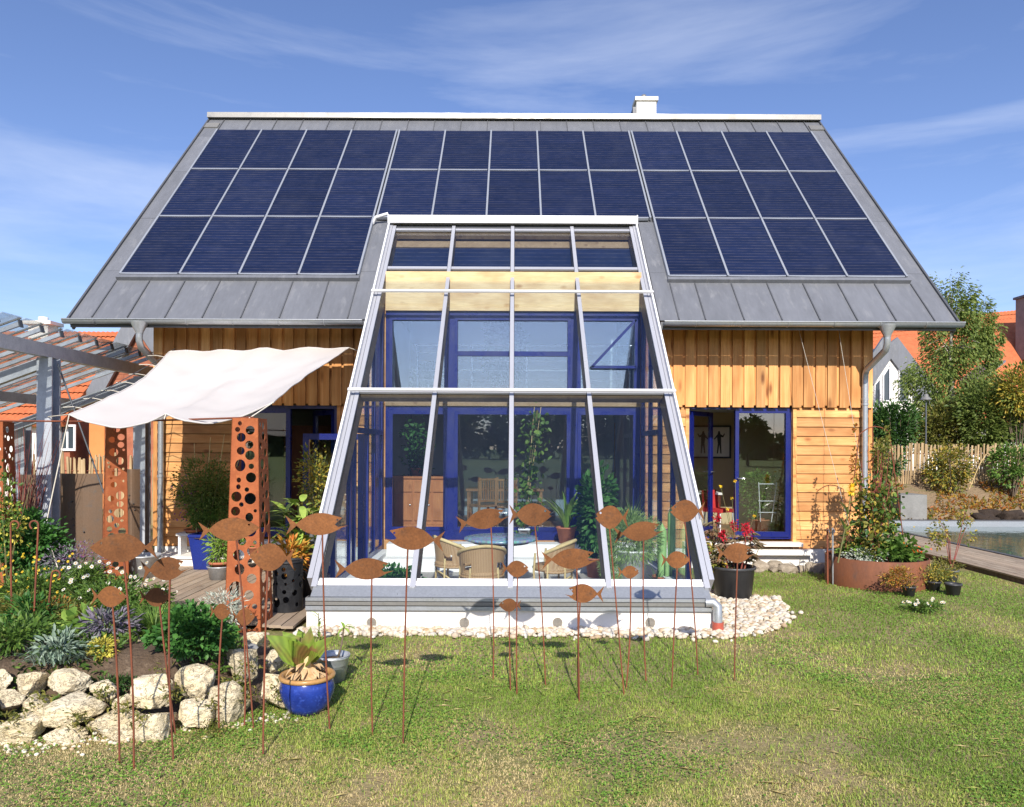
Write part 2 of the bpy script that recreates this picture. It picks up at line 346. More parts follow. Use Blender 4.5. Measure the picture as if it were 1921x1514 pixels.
MT['innerwall'] = surf('inner_plaster', (0.44,0.50,0.54), (0.39,0.45,0.49), 1.5, 0.9, 60, 0.05, vary=0.02)  # blue cast of sky reflections put into the rooms' plaster colour
MT['beigewall'] = surf('beige_plaster', (0.55,0.46,0.29), (0.50,0.42,0.26), 1.5, 0.9, 60, 0.05, vary=0.02)
MT['skytintwall'] = surf('sky_tinted_plaster', (0.64,0.76,0.83), (0.60,0.72,0.79), 1.5, 0.9, 60, 0.05, vary=0.02)  # pale blue of the mirrored sky painted into the gallery wall
MT['innerfloor'] = wood('parquet', (0.40,0.22,0.10), (0.32,0.16,0.07), (0.18,0.08,0.03), 'x', vary=0.1, rough=0.35)
MT['tile'] = surf('stone_tile', (0.42,0.39,0.34), (0.34,0.31,0.27), 3, 0.6, 50, 0.1)
MT['steel'] = surf('stainless', (0.75,0.76,0.78), (0.68,0.69,0.71), 5, 0.25, 60, 0.0, metal=0.9)
MT['galv'] = surf('galvanised_steel', (0.56,0.59,0.65), (0.46,0.49,0.55), 8, 0.42, 60, 0.08, 0.002, metal=0.35, third=(0.58,0.62,0.68))
MT['bucket'] = surf('bucket_zinc', (0.56,0.58,0.60), (0.40,0.43,0.46), 14, 0.4, 60, 0.08, 0.002, metal=0.5)
MT['darksteel'] = surf('dark_steel', (0.12,0.13,0.15), (0.09,0.10,0.115), 6, 0.5, 60, 0.05, metal=0.3)
MT['corten'] = surf('orange_corten', (0.35,0.098,0.031), (0.24,0.066,0.024), 5, 0.85, 70, 0.3, 0.003, third=(0.37,0.122,0.039), vary=0.12)
MT['rustfish'] = surf('brown_rust_sheet', (0.18,0.066,0.017), (0.125,0.047,0.015), 6, 0.8, 70, 0.4, 0.003, third=(0.10,0.045,0.02), vary=0.28)
MT['rustrod'] = surf('rust_rod', (0.22,0.065,0.03), (0.15,0.05,0.03), 6, 0.85, 90, 0.2)
MT['rustplanter'] = surf('streaked_rust', (0.20,0.070,0.030), (0.13,0.055,0.032), 3.5, 0.75, 60, 0.2, 0.003, (1,1,0.35), third=(0.10,0.06,0.045), metal=0.1)
MT['rustscreen'] = surf('mottled_brown_sheet', (0.17,0.105,0.065), (0.14,0.095,0.065), 3, 0.55, 60, 0.05, third=(0.12,0.10,0.085), metal=0.2)
MT['terra'] = surf('terracotta', (0.42,0.15,0.075), (0.34,0.115,0.06), 6, 0.8, 60, 0.12)
MT['blueglaze'] = surf('blue_glaze', (0.018,0.045,0.28), (0.010,0.024,0.17), 10, 0.22, 120, 0.12, 0.002, spec=0.5, third=(0.05,0.10,0.46), rough_var=0.06)
MT['tanglaze'] = surf('tan_glaze', (0.42,0.24,0.09), (0.34,0.18,0.06), 12, 0.3, 80, 0.05)
MT['bluepaintpot'] = surf('blue_pot', (0.015,0.032,0.22), (0.012,0.024,0.16), 6, 0.3, 60, 0.05)
MT['paleblue'] = surf('pale_blue_pot', (0.35,0.42,0.56), (0.30,0.37,0.50), 6, 0.5, 60, 0.05)
MT['blackplastic'] = surf('black_plastic', (0.035,0.037,0.042), (0.055,0.056,0.058), 7, 0.45, 80, 0.08)
MT['drum'] = surf('black_enamel', (0.012,0.013,0.016), (0.02,0.021,0.024), 7, 0.5, 80, 0.08)
MT['greyplastic'] = surf('grey_plastic', (0.13,0.135,0.14), (0.10,0.105,0.11), 7, 0.5, 80, 0.08)
MT['redpipe'] = surf('red_brown_pipe', (0.40,0.085,0.055), (0.32,0.07,0.05), 5, 0.5, 60, 0.05)
MT['soil'] = surf('soil', (0.115,0.078,0.05), (0.075,0.05,0.032), 7, 0.95, 40, 0.9, 0.03, third=(0.17,0.125,0.085))
MT['darksoil'] = surf('dark_soil', (0.05,0.034,0.024), (0.03,0.02,0.015), 7, 0.95, 40, 0.9, 0.03)
MT['bank'] = surf('dry_bank_earth', (0.28,0.20,0.12), (0.20,0.145,0.088), 1.2, 0.95, 14, 0.9, 0.06, third=(0.15,0.17,0.06))
MT['lime'] = surf('limestone', (0.76,0.66,0.46), (0.64,0.52,0.32), 4.0, 0.85, 16, 0.8, 0.03, third=(0.40,0.32,0.20), vary=0.16)
MT['gravelmat'] = surf('limestone_pebble', (0.70,0.62,0.50), (0.58,0.48,0.34), 14.0, 0.8, 90, 0.3, 0.006, third=(0.46,0.34,0.20), vary=0.15)
MT['rubble'] = surf('tufa_rubble', (0.36,0.305,0.235), (0.24,0.20,0.15), 9, 0.9, 30, 0.9, 0.02, vary=0.15)
MT['concrete'] = surf('concrete', (0.24,0.24,0.235), (0.19,0.19,0.185), 3, 0.85, 50, 0.15)
MT['rooftile'] = surf('orange_roof_tile', (0.50,0.145,0.055), (0.42,0.11,0.042), 4, 0.7, 40, 0.1, third=(0.54,0.19,0.08), vary=0.1)
MT['brick'] = surf('red_brick', (0.36,0.13,0.07), (0.28,0.10,0.06), 5, 0.85, 60, 0.2, vary=0.2)
MT['housewhite'] = surf('house_render', (0.80,0.78,0.74), (0.74,0.72,0.68), 1.5, 0.9, 50, 0.1, vary=0.03)
MT['oranger'] = surf('orange_render', (0.62,0.24,0.08), (0.56,0.21,0.07), 1.5, 0.9, 50, 0.1, vary=0.03)
MT['darkpane'] = surf('dark_window', (0.04,0.055,0.07), (0.06,0.075,0.09), 1.0, 0.08, 50, 0.0, spec=0.7)
MT['wicker'] = None
MT['glass'] = glass('clear_glass', 0.042, (0.93,0.965,0.99))
MT['houseglass'] = glass('insulating_glass', 0.105, (0.88,0.92,0.93))
MT['upperglass'] = glass('raised_mirror_glass', 0.19, (0.86,0.91,0.94))  # mirror share raised for the upper panes alone, to brighten their sky reflection
MT['roofglass'] = glass('dusty_roof_glass', 0.03, (0.95,0.98,0.98), dirt=0.42)
MT['canvas'] = None
MT['cloth_red'] = surf('red_cloth', (0.45,0.03,0.03), (0.35,0.02,0.02), 8, 0.8, 60, 0.1)
MT['mesh'] = surf('vent_mesh', (0.42,0.36,0.28), (0.30,0.25,0.20), 8, 0.7, 60, 0.1)
MT['straw'] = surf('dry_husk', (0.62,0.44,0.24), (0.45,0.28,0.14), 10, 0.85, 60, 0.3)
MT['rope'] = surf('pale_rope', (0.62,0.58,0.50), (0.52,0.48,0.40), 10, 0.8, 90, 0.2)
MT['bamboo'] = surf('bamboo_cane', (0.60,0.46,0.22), (0.50,0.36,0.16), 8, 0.6, 60, 0.1)
MT['cactus'] = surf('cactus_skin', (0.26,0.42,0.14), (0.19,0.33,0.11), 8, 0.6, 80, 0.2)
MT['cactusball'] = surf('spiny_cactus', (0.40,0.42,0.18), (0.22,0.28,0.10), 18, 0.8, 120, 0.5, 0.01)
MT['asphalt'] = surf('dark_grout', (0.06,0.055,0.05), (0.045,0.04,0.04), 8, 0.9, 50, 0.2)
MT['gravelmat'] = leafmat('pebble', [(0.72,0.66,0.55),(0.62,0.52,0.37),(0.50,0.47,0.42),(0.70,0.64,0.54),(0.40,0.28,0.16),(0.74,0.70,0.62)], 0.0, 0.85, 0.2)
MT['petalw'] = leafmat('white_petal', [(0.58,0.57,0.50),(0.66,0.65,0.58)], 0.2)
MT['petaly'] = leafmat('yellow_petal', [(0.80,0.52,0.02),(0.85,0.62,0.05)], 0.25)
MT['petalr'] = leafmat('red_seed_head', [(0.55,0.02,0.04),(0.40,0.02,0.04)], 0.2)
MT['petalo'] = leafmat('orange_petal', [(0.80,0.10,0.02),(0.80,0.18,0.02)], 0.25)
MT['petalp'] = leafmat('purple_petal', [(0.22,0.04,0.22),(0.30,0.08,0.28)], 0.25)
MT['flowereye'] = surf('flower_eye', (0.60,0.36,0.03), (0.40,0.20,0.02), 20, 0.8)
MT['l_mid'] = leafmat('leaf_mid_green', [(0.035,0.075,0.014),(0.065,0.125,0.022),(0.12,0.19,0.035)])
MT['l_dark'] = leafmat('leaf_dark_green', [(0.018,0.045,0.012),(0.03,0.075,0.016),(0.055,0.115,0.025)], 0.25)
MT['l_deep'] = leafmat('leaf_deep_green', [(0.022,0.075,0.018),(0.04,0.115,0.022),(0.06,0.15,0.03)], 0.3)
MT['l_bright'] = leafmat('leaf_bright_green', [(0.09,0.17,0.03),(0.15,0.25,0.045),(0.24,0.32,0.07)])
MT['l_birch'] = leafmat('leaf_birch', [(0.065,0.10,0.022),(0.11,0.155,0.035),(0.18,0.21,0.055)], 0.4)
MT['l_yellow'] = leafmat('leaf_turning_yellow', [(0.06,0.10,0.02),(0.13,0.15,0.03),(0.38,0.27,0.04),(0.10,0.13,0.03)])
MT['l_olive'] = leafmat('leaf_olive', [(0.07,0.085,0.02),(0.14,0.15,0.03),(0.22,0.19,0.05)])
MT['l_silver'] = leafmat('leaf_silver', [(0.26,0.30,0.24),(0.36,0.39,0.33),(0.46,0.48,0.42)], 0.2)
MT['l_bluegrey'] = leafmat('leaf_blue_grey', [(0.09,0.14,0.10),(0.15,0.20,0.15),(0.20,0.25,0.20)], 0.2)
MT['l_purple'] = leafmat('leaf_purple_grey', [(0.11,0.09,0.13),(0.17,0.15,0.19),(0.10,0.13,0.10)], 0.2)
MT['l_autumn'] = leafmat('leaf_autumn', [(0.07,0.10,0.02),(0.30,0.20,0.03),(0.30,0.09,0.02),(0.12,0.10,0.02)])
MT['l_gold'] = leafmat('leaf_golden', [(0.42,0.34,0.05),(0.58,0.46,0.09),(0.34,0.30,0.06)])
MT['l_orange'] = leafmat('leaf_orange_green', [(0.10,0.15,0.03),(0.48,0.20,0.03),(0.40,0.26,0.05),(0.55,0.14,0.03)])
MT['l_castor'] = leafmat('leaf_castor', [(0.13,0.06,0.045),(0.09,0.11,0.05),(0.16,0.17,0.08),(0.24,0.10,0.07)], 0.25)
MT['l_bigleaf'] = surf('big_leaf', (0.20,0.32,0.05), (0.30,0.40,0.08), 8, 0.4, 40, 0.1, third=(0.44,0.44,0.12), vary=0.2)
MT['l_fern'] = leafmat('leaf_fern', [(0.15,0.23,0.07),(0.22,0.32,0.10),(0.30,0.38,0.15)], 0.4)
MT['grass'] = leafmat('grass_blade', [(0.16,0.26,0.038),(0.26,0.37,0.06),(0.38,0.44,0.095),(0.52,0.43,0.18),(0.64,0.52,0.27)], 0.3, 0.6, 0.25)
MT['clover'] = leafmat('clover_leaf', [(0.10,0.22,0.03),(0.17,0.32,0.045),(0.26,0.42,0.07)], 0.3, 0.55, 0.25)

def special_mats():
    # woven cane
    m, nt, p = nt_new('woven_cane'); v = coords(nt, (1,1,1))
    w1 = nd(nt, 'ShaderNodeTexWave', {'Vector': v, 'Scale': 26.0, 'Distortion': 0.8}, bands_direction='Z')
    w2 = nd(nt, 'ShaderNodeTexWave', {'Vector': v, 'Scale': 15.0, 'Distortion': 0.8}, bands_direction='X')
    mu = nd(nt, 'ShaderNodeMath', {0: w1.outputs[1], 1: w2.outputs[1]}, operation='MULTIPLY')
    col = mixc(nt, mu.outputs[0], (0.34,0.20,0.09), (0.60,0.40,0.20)); nt.links.new(col, p.inputs['Base Color'])
    p.inputs['Roughness'].default_value = 0.55; bump(nt, p, mu.outputs[0], 0.7, 0.006); MT['wicker'] = m
    # sail canvas
    m, nt, p = nt_new('white_canvas'); v = coords(nt, (1,1,1))
    n1 = nd(nt, 'ShaderNodeTexNoise', {'Vector': v, 'Scale': 2.2, 'Detail': 4.0}); n2 = nd(nt, 'ShaderNodeTexNoise', {'Vector': v, 'Scale': 260.0})
    col = mixc(nt, ramp(nt, n1.outputs[0], 0.3, 0.8), (0.70,0.67,0.655), (0.64,0.61,0.60)); nt.links.new(col, p.inputs['Base Color'])
    p.inputs['Roughness'].default_value = 0.85; bump(nt, p, n2.outputs[0], 0.08, 0.002)
    tl = nd(nt, 'ShaderNodeBsdfTranslucent', {'Color': (0.75,0.72,0.68,1)}); mx = nd(nt, 'ShaderNodeMixShader', {0: 0.28, 1: p.outputs[0], 2: tl.outputs[0]})
    nt.links.new(mx.outputs[0], nt.nodes['Material Output'].inputs['Surface']); MT['canvas'] = m
    # solar absorber behind glass: fine level lines, dark blue
    m, nt, p = nt_new('solar_absorber'); tc = nd(nt, 'ShaderNodeTexCoord')
    sx = nd(nt, 'ShaderNodeSeparateXYZ', {0: tc.outputs['Object']})
    ph = nd(nt, 'ShaderNodeMath', {0: sx.outputs[1], 1: 11.0}, operation='MULTIPLY'); fr = nd(nt, 'ShaderNodeMath', {0: ph.outputs[0]}, operation='FRACT')
    ln = nd(nt, 'ShaderNodeMath', {0: fr.outputs[0], 1: 0.80}, operation='GREATER_THAN')
    v = coords(nt, (1,6,1)); n1 = nd(nt, 'ShaderNodeTexNoise', {'Vector': v, 'Scale': 1.4, 'Detail': 3.0})
    n2 = nd(nt, 'ShaderNodeTexNoise', {'Vector': v, 'Scale': 7.0, 'Detail': 3.0})
    a = mixc(nt, ramp(nt, n1.outputs[0], 0.35, 0.7), (0.006,0.012,0.040), (0.009,0.016,0.052))
    lf = nd(nt, 'ShaderNodeMath', {0: ln.outputs[0], 1: ramp(nt, n2.outputs[0], 0.3, 0.7)}, operation='MULTIPLY')
    col = mixc(nt, lf.outputs[0], a, (0.050,0.050,0.075)); nt.links.new(col, p.inputs['Base Color'])
    oi = nd(nt, 'ShaderNodeObjectInfo'); o2 = nd(nt, 'ShaderNodeMapRange', {0: oi.outputs['Random'], 1: 0.0, 2: 1.0, 3: 0.85, 4: 1.15})  # uneven glare from collector to collector put into the colour
    n4 = nd(nt, 'ShaderNodeTexNoise', {'Vector': coords(nt, (1,0.5,1)), 'Scale': 2.5, 'Detail': 5.0}); col = mixc(nt, nd(nt, 'ShaderNodeMapRange', {0: n4.outputs[0], 1: 0.5, 2: 0.85, 3: 0.0, 4: 0.03}).outputs[0], col, (0.30,0.30,0.32))
    col = nd(nt, 'ShaderNodeVectorMath', {0: col, 1: o2.outputs[0]}, operation='MULTIPLY').outputs[0]; nt.links.new(col, p.inputs['Base Color'])
    p.inputs['Roughness'].default_value = 0.55; p.inputs['Specular IOR Level'].default_value = 0.1
    p.inputs['Coat Weight'].default_value = 0.22; p.inputs['Coat Roughness'].default_value = 0.03; p.inputs['Coat IOR'].default_value = 1.35
    MT['absorber'] = m
    # lawn earth under the grass: green thatch, straw and bare brown patches
    m, nt, p = nt_new('lawn_ground'); v = coords(nt, (1,1,1), False, True)
    n1 = nd(nt, 'ShaderNodeTexNoise', {'Vector': v, 'Scale': 0.9, 'Detail': 5.0, 'Roughness': 0.6}); n2 = nd(nt, 'ShaderNodeTexNoise', {'Vector': v, 'Scale': 26.0, 'Detail': 4.0, 'Roughness': 0.7})
    n3 = nd(nt, 'ShaderNodeTexNoise', {'Vector': v, 'Scale': 0.05, 'Detail': 3.0})
    col = mixc(nt, ramp(nt, n1.outputs[0], 0.40, 0.62), (0.15,0.17,0.05), (0.30,0.23,0.13))
    col = mixc(nt, ramp(nt, n2.outputs[0], 0.45, 0.75), col, (0.40,0.31,0.18))
    cd = nd(nt, 'ShaderNodeVectorMath', {0: v, 1: (2.0,9.0,0.0)}, operation='DISTANCE')
    far = nd(nt, 'ShaderNodeMapRange', {0: cd.outputs['Value'], 1: 14.0, 2: 40.0, 3: 0.0, 4: 1.0})
    fcol = mixc(nt, ramp(nt, n3.outputs[0], 0.35, 0.65), (0.11,0.17,0.035), (0.17,0.20,0.05))
    col = mixc(nt, far.outputs[0], col, fcol)
    nt.links.new(col, p.inputs['Base Color']); p.inputs['Roughness'].default_value = 0.95; p.inputs['Specular IOR Level'].default_value = 0.1
    bump(nt, p, n2.outputs[0], 0.9, 0.02); MT['lawn'] = m
    # limestone with stains and fine dark cracks
    m, nt, p = nt_new('cracked_limestone'); v = coords(nt, (1,1,1.6))
    n1 = nd(nt, 'ShaderNodeTexNoise', {'Vector': v, 'Scale': 5.0, 'Detail': 6.0, 'Roughness': 0.65}); n2 = nd(nt, 'ShaderNodeTexNoise', {'Vector': v, 'Scale': 9.0, 'Detail': 7.0, 'Roughness': 0.72, 'Distortion': 0.8}); n3 = nd(nt, 'ShaderNodeTexNoise', {'Vector': v, 'Scale': 38.0, 'Detail': 5.0, 'Roughness': 0.7})
    col = mixc(nt, ramp(nt, n1.outputs[0], 0.36, 0.66), (0.80,0.71,0.52), (0.66,0.54,0.33)); col = mixc(nt, ramp(nt, n3.outputs[0], 0.56, 0.85), col, (0.50,0.40,0.26))
    dd = nd(nt, 'ShaderNodeMath', {0: n2.outputs[0], 1: 0.5}, operation='SUBTRACT'); da = nd(nt, 'ShaderNodeMath', {0: dd.outputs[0]}, operation='ABSOLUTE'); cf = nd(nt, 'ShaderNodeMapRange', {0: da.outputs[0], 1: 0.0, 2: 0.012, 3: 0.6, 4: 0.0})
    col = mixc(nt, cf.outputs[0], col, (0.30,0.21,0.12)); oi = nd(nt, 'ShaderNodeObjectInfo'); o2 = nd(nt, 'ShaderNodeMapRange', {0: oi.outputs['Random'], 1: 0.0, 2: 1.0, 3: 0.82, 4: 1.1}); col = nd(nt, 'ShaderNodeVectorMath', {0: col, 1: o2.outputs[0]}, operation='MULTIPLY').outputs[0]
    nt.links.new(col, p.inputs['Base Color']); p.inputs['Roughness'].default_value = 0.9; p.inputs['Specular IOR Level'].default_value = 0.2
    hh = nd(nt, 'ShaderNodeMath', {0: cf.outputs[0], 1: -0.6, 2: n3.outputs[0]}, operation='MULTIPLY_ADD'); bump(nt, p, hh.outputs[0], 0.9, 0.02); MT['lime'] = m
    # pool water
    m, nt, p = nt_new('pool_water'); v = coords(nt, (1,1,1), False)
    n1 = nd(nt, 'ShaderNodeTexNoise', {'Vector': v, 'Scale': 3.0, 'Detail': 3.0})
    p.inputs['Base Color'].default_value = (0.075,0.135,0.115,1); p.inputs['Roughness'].default_value = 0.05; p.inputs['Specular IOR Level'].default_value = 0.5
    bump(nt, p, n1.outputs[0], 0.25, 0.03); MT['water'] = m
    # banana leaf: bright green with brown, dry edges
    m, nt, p = nt_new('banana_leaf'); v = coords(nt, (1,1,1)); n1 = nd(nt, 'ShaderNodeTexNoise', {'Vector': v, 'Scale': 6.0, 'Detail': 5.0})
    w1 = nd(nt, 'ShaderNodeTexWave', {'Vector': v, 'Scale': 16.0, 'Distortion': 1.0}, bands_direction='Y')
    col = mixc(nt, ramp(nt, n1.outputs[0], 0.46, 0.66), (0.20,0.30,0.035), (0.20,0.115,0.04)); col = mixc(nt, 0.2, col, w1.outputs[0], 'OVERLAY')
    nt.links.new(col, p.inputs['Base Color']); p.inputs['Roughness'].default_value = 0.4
    tl = nd(nt, 'ShaderNodeBsdfTranslucent', {'Color': col}); mx = nd(nt, 'ShaderNodeMixShader', {0: 0.35, 1: p.outputs[0], 2: tl.outputs[0]})
    nt.links.new(mx.outputs[0], nt.nodes['Material Output'].inputs['Surface']); MT['banana'] = m
    # mosaic / stone table top
    m, nt, p = nt_new('mosaic_top'); v = coords(nt, (1,1,1)); vo = nd(nt, 'ShaderNodeTexVoronoi', {'Vector': v, 'Scale': 28.0})
    col = mixc(nt, 0.55, (0.22,0.30,0.38), vo.outputs['Color'], 'SOFT_LIGHT'); nt.links.new(col, p.inputs['Base Color'])
    p.inputs['Roughness'].default_value = 0.2; MT['mosaic'] = m
special_mats()
# ------------------------------------------------------------------ the setting: ground and bank
gm = M(); gm.add([(-900,-900,0),(900,-900,0),(900,900,0),(-900,900,0)], [(0,1,2,3)])
tag(gm.build('ground', MT['lawn'], org=(0,0,0)), 'mown lawn and meadow around the wooden house', None, kind='structure')
# ------------------------------------------------------------------ the wooden solar house
RK = 1.02; RN = math.sqrt(1+RK*RK); RA = math.atan(RK)
def RZ(y): return -8.008 + RK*y
def RP(x, y, o=0.0): return Vector((x, y - RK/RN*o, RZ(y) + o/RN))
def roofbox(m, x0, x1, y0, y1, o0, o1):
    return m.hexa([RP(x0,y0,o0), RP(x1,y0,o0), RP(x1,y1,o0), RP(x0,y1,o0), RP(x0,y0,o1), RP(x1,y0,o1), RP(x1,y1,o1), RP(x0,y1,o1)])
YW = 12.58; EAVE = 11.79; RIDGE = 17.30; CB = 12.62; ROW = 1.366; CT = CB + 3*ROW
house = empty('timber_house', (0, YW, 0), 'wooden house with a steep zinc roof, blue windows and glazed centre', 'house')
DL = (-4.66, -2.96); DR = (2.955, 4.70); CO = (-2.15, 2.15); DZ0, DZ1 = 0.48, 2.70
w = M()
for a, b in ((-6.0, DL[0]), (DL[1], CO[0]), (CO[1], DR[0]), (DR[1], 6.0)): w.box(a, b, YW, YW+0.3, 0.0, 4.54)
for a, b in (DL, DR): w.box(a, b, YW, YW+0.3, DZ1+0.02, 4.54).box(a, b, YW, YW+0.3, 0, DZ0-0.04)
w.box(CO[0], CO[1], YW, YW+0.3, 0, 0.44)
w.build('wall', MT['plank'], house)
for sx in (-1, 1):
    g = M(); x0, x1 = sorted((sx*6.0, sx*5.7)); pts = [(12.8,0),(22.1,0),(22.1,4.30),(17.3,9.15),(12.8,4.60)]; n = len(pts)
    g.add([(x0,y,z) for y, z in pts] + [(x1,y,z) for y, z in pts], [tuple(range(n)), tuple(range(2*n-1,n-1,-1))] + [(i,(i+1)%n,(i+1)%n+n,i+n) for i in range(n)])
    g.build('gable_wall', MT['plank'], house)
M().box(-5.7, 5.7, 21.8, 22.1, 0, 4.3).build('back_wall', MT['plank'], house)
M().box(-6.0, -2.30, YW-0.06, YW-0.002, 0, 0.32).build('plinth', MT['white'], house)
M().box(2.30, 6.0, YW-0.06, YW-0.002, 0, 0.32).build('plinth', MT['white'], house)
# upright boards over battens
bm_o = M().box(-0.076, 0.076, -0.017, 0.013, 0, 1.0).mesh('board'); bm_o.materials.append(MT['board'])
for a, b in ((-6.04, -2.26), (2.26, 6.04)):
    k = round((b-a)/0.1985); st = (b-a)/k
    for i in range(k):
        x = a + st*(i+0.5); j = random.uniform(-0.004, 0.004)
        inst(bm_o, 'board', house, (x + j, YW-0.078, 2.695 + random.uniform(-0.004,0.004)), scale=(random.uniform(0.95,1.05), 1, 1.80))
        if i: inst(bm_o, 'under_board', house, (a + st*i, YW-0.045, 2.73), scale=(0.72, 0.9, 1.77))
# level planks, lapped
NP = 15; PH = (2.69-0.33)/NP
def lap(L):
    m = M(); m.hexa([(-L/2,-0.030,0),(L/2,-0.030,0),(L/2,0.012,0),(-L/2,0.012,0),(-L/2,-0.006,PH-0.006),(L/2,-0.006,PH-0.006),(L/2,0.012,PH-0.006),(-L/2,0.012,PH-0.006)])
    me = m.mesh('plank'); me.materials.append(MT['plank']); return me
for a, b in ((-5.97, DL[0]-0.07), (DL[1]+0.07, -2.23), (2.23, DR[0]-0.05), (DR[1]+0.07, 5.97)):
    me = lap(b-a)
    for i in range(NP): inst(me, 'plank', house, ((a+b)/2, YW-0.016, 0.33 + i*PH))
for x in (DL[0]-0.035, DL[1]+0.035, DR[0]-0.025, DR[1]+0.035):
    M().box(x-0.03, x+0.03, YW-0.05, YW-0.002, DZ0-0.15, DZ1).build('jamb_board', MT['plank'], house)
M().box(-6.04, -5.975, YW-0.045, YW+0.1, 0.33, 2.69).build('corner_board', MT['board'], house)
M().box(5.975, 6.04, YW-0.045, YW+0.1, 0.33, 2.69).build('corner_board', MT['board'], house)
# inside: floors, room walls
M().box(-5.7, 5.7, YW+0.3, 17.4, 0.36, 0.46).build('floor', MT['innerfloor'], house)
M().box(-5.7, 5.7, 14.1, 21.8, 2.74, 2.86).build('gallery_floor', MT['innerwall'], house)
M().box(-5.7, -2.45, YW+0.3, 14.1, 2.74, 2.86).build('ceiling', MT['innerwall'], house)
M().box(2.45, 5.7, YW+0.3, 14.1, 2.74, 2.86).build('ceiling', MT['innerwall'], house)
M().box(-2.3, 2.3, 17.0, 17.2, 0.46, 2.74).build('room_wall', MT['innerwall'], house)
M().box(-5.7, -2.45, 15.6, 15.8, 0.46, 2.74).build('room_wall', MT['innerwall'], house)
M().box(2.45, 5.7, 15.3, 15.5, 0.46, 2.74).build('room_wall', MT['beigewall'], house)
for x in (-2.4, 2.4): M().box(x-0.06, x+0.06, YW+0.3, 17.0, 0.46, 4.6).build('partition', MT['innerwall'], house)
M().box(-2.3, 2.3, 16.6, 16.8, 2.86, 6.6).build('gallery_wall', MT['skytintwall'], house)
# windows and doors
def frame(m, x0, x1, z0, z1, y0, y1, wd, bot=None):
    b = bot or wd
    m.box(x0, x0+wd, y0, y1, z0, z1).box(x1-wd, x1, y0, y1, z0, z1).box(x0+wd, x1-wd, y0, y1, z1-wd, z1).box(x0+wd, x1-wd, y0, y1, z0, z0+b); return m
def leafdoor(par, name, hinge, width, z0, z1, ang, fw=0.09, label=None):
    """door leaf hinged at (x,y) turning by ang from +x"""
    d = Vector((math.cos(ang), math.sin(ang), 0)); n = Vector((-d.y, d.x, 0)); m = M()
    def bx(a, b, za, zb, t=0.03, mm=None):
        P = []
        for z in (za, zb):
            for s, e in ((a,-t),(b,-t),(b,t),(a,t)): q = Vector((hinge[0], hinge[1], z)) + d*s + n*e; P.append(q)
        (mm or m).hexa(P)
    bx(0, fw, z0, z1); bx(width-fw, width, z0, z1); bx(fw, width-fw, z1-fw, z1); bx(fw, width-fw, z0, z0+fw*1.3)
    lf = m.build(name, MT['blue'], par)
    g = M(); bx(fw, width-fw, z0+fw*1.3, z1-fw, 0.006, g); g.build('pane', MT['houseglass'], lf)
    h = M(); q = Vector((hinge[0], hinge[1], (z0+z1)/2)) + d*(width-fw/2)
    h.tube([q - n*0.03, q - n*0.075, q - n*0.075 - d*0.11], 0.011, 6); h.build('handle', MT['steel'], lf); return lf
def pane(par, x0, x1, z0, z1, y=YW+0.06, mat='houseglass'):
    return M().box(x0, x1, y-0.005, y+0.005, z0, z1).build('pane', MT[mat], par)
# right-hand garden door
gd = empty('garden_door', (3.8, YW, DZ0), parent=house)
frame(M(), DR[0], DR[1], DZ0, DZ1, YW+0.02, YW+0.11, 0.034).build('frame', MT['blue'], gd)
frame(M(), 3.75, 4.662, DZ0+0.036, DZ1-0.036, YW-0.005, YW+0.075, 0.062, 0.085).build('sash', MT['blue'], gd)
pane(gd, 3.812, 4.60, DZ0+0.121, DZ1-0.098, YW+0.035)
hd = M(); hd.tube([(3.79, YW-0.005, 1.50), (3.79, YW-0.06, 1.50), (3.90, YW-0.06, 1.50)], 0.012, 6); hd.build('handle', MT['steel'], gd)
leafdoor(gd, 'open_leaf', (DR[0]+0.06, YW+0.10), 0.82, DZ0+0.06, DZ1-0.06, math.radians(50), 0.075)
M().box(DR[0]-0.1, DR[1]+0.12, YW-0.22, YW-0.002, DZ0-0.10, DZ0-0.04).build('sill', MT['white'], gd)
M().box(DR[0]-0.1, DR[1]+0.3, YW-0.20, YW-0.062, 0.235, 0.325).build('stone_step', MT['white'], gd)
# left-hand garden door
gl = empty('garden_door', (-3.8, YW, DZ0), parent=house)
frame(M(), DL[0], DL[1], DZ0, DZ1, YW+0.02, YW+0.11, 0.055).build('frame', MT['blue'], gl)
frame(M(), -4.605, -3.75, DZ0+0.055, DZ1-0.055, YW-0.005, YW+0.075, 0.075, 0.10).build('sash', MT['blue'], gl)
pane(gl, -4.53, -3.825, DZ0+0.155, DZ1-0.13, YW+0.035)
leafdoor(gl, 'open_leaf', (DL[1]-0.06, YW+0.10), 0.80, DZ0+0.06, DZ1-0.06, math.radians(130))
M().box(DL[0]-0.1, DL[1]+0.1, YW-0.22, YW-0.002, DZ0-0.10, DZ0-0.04).build('sill', MT['white'], gl)
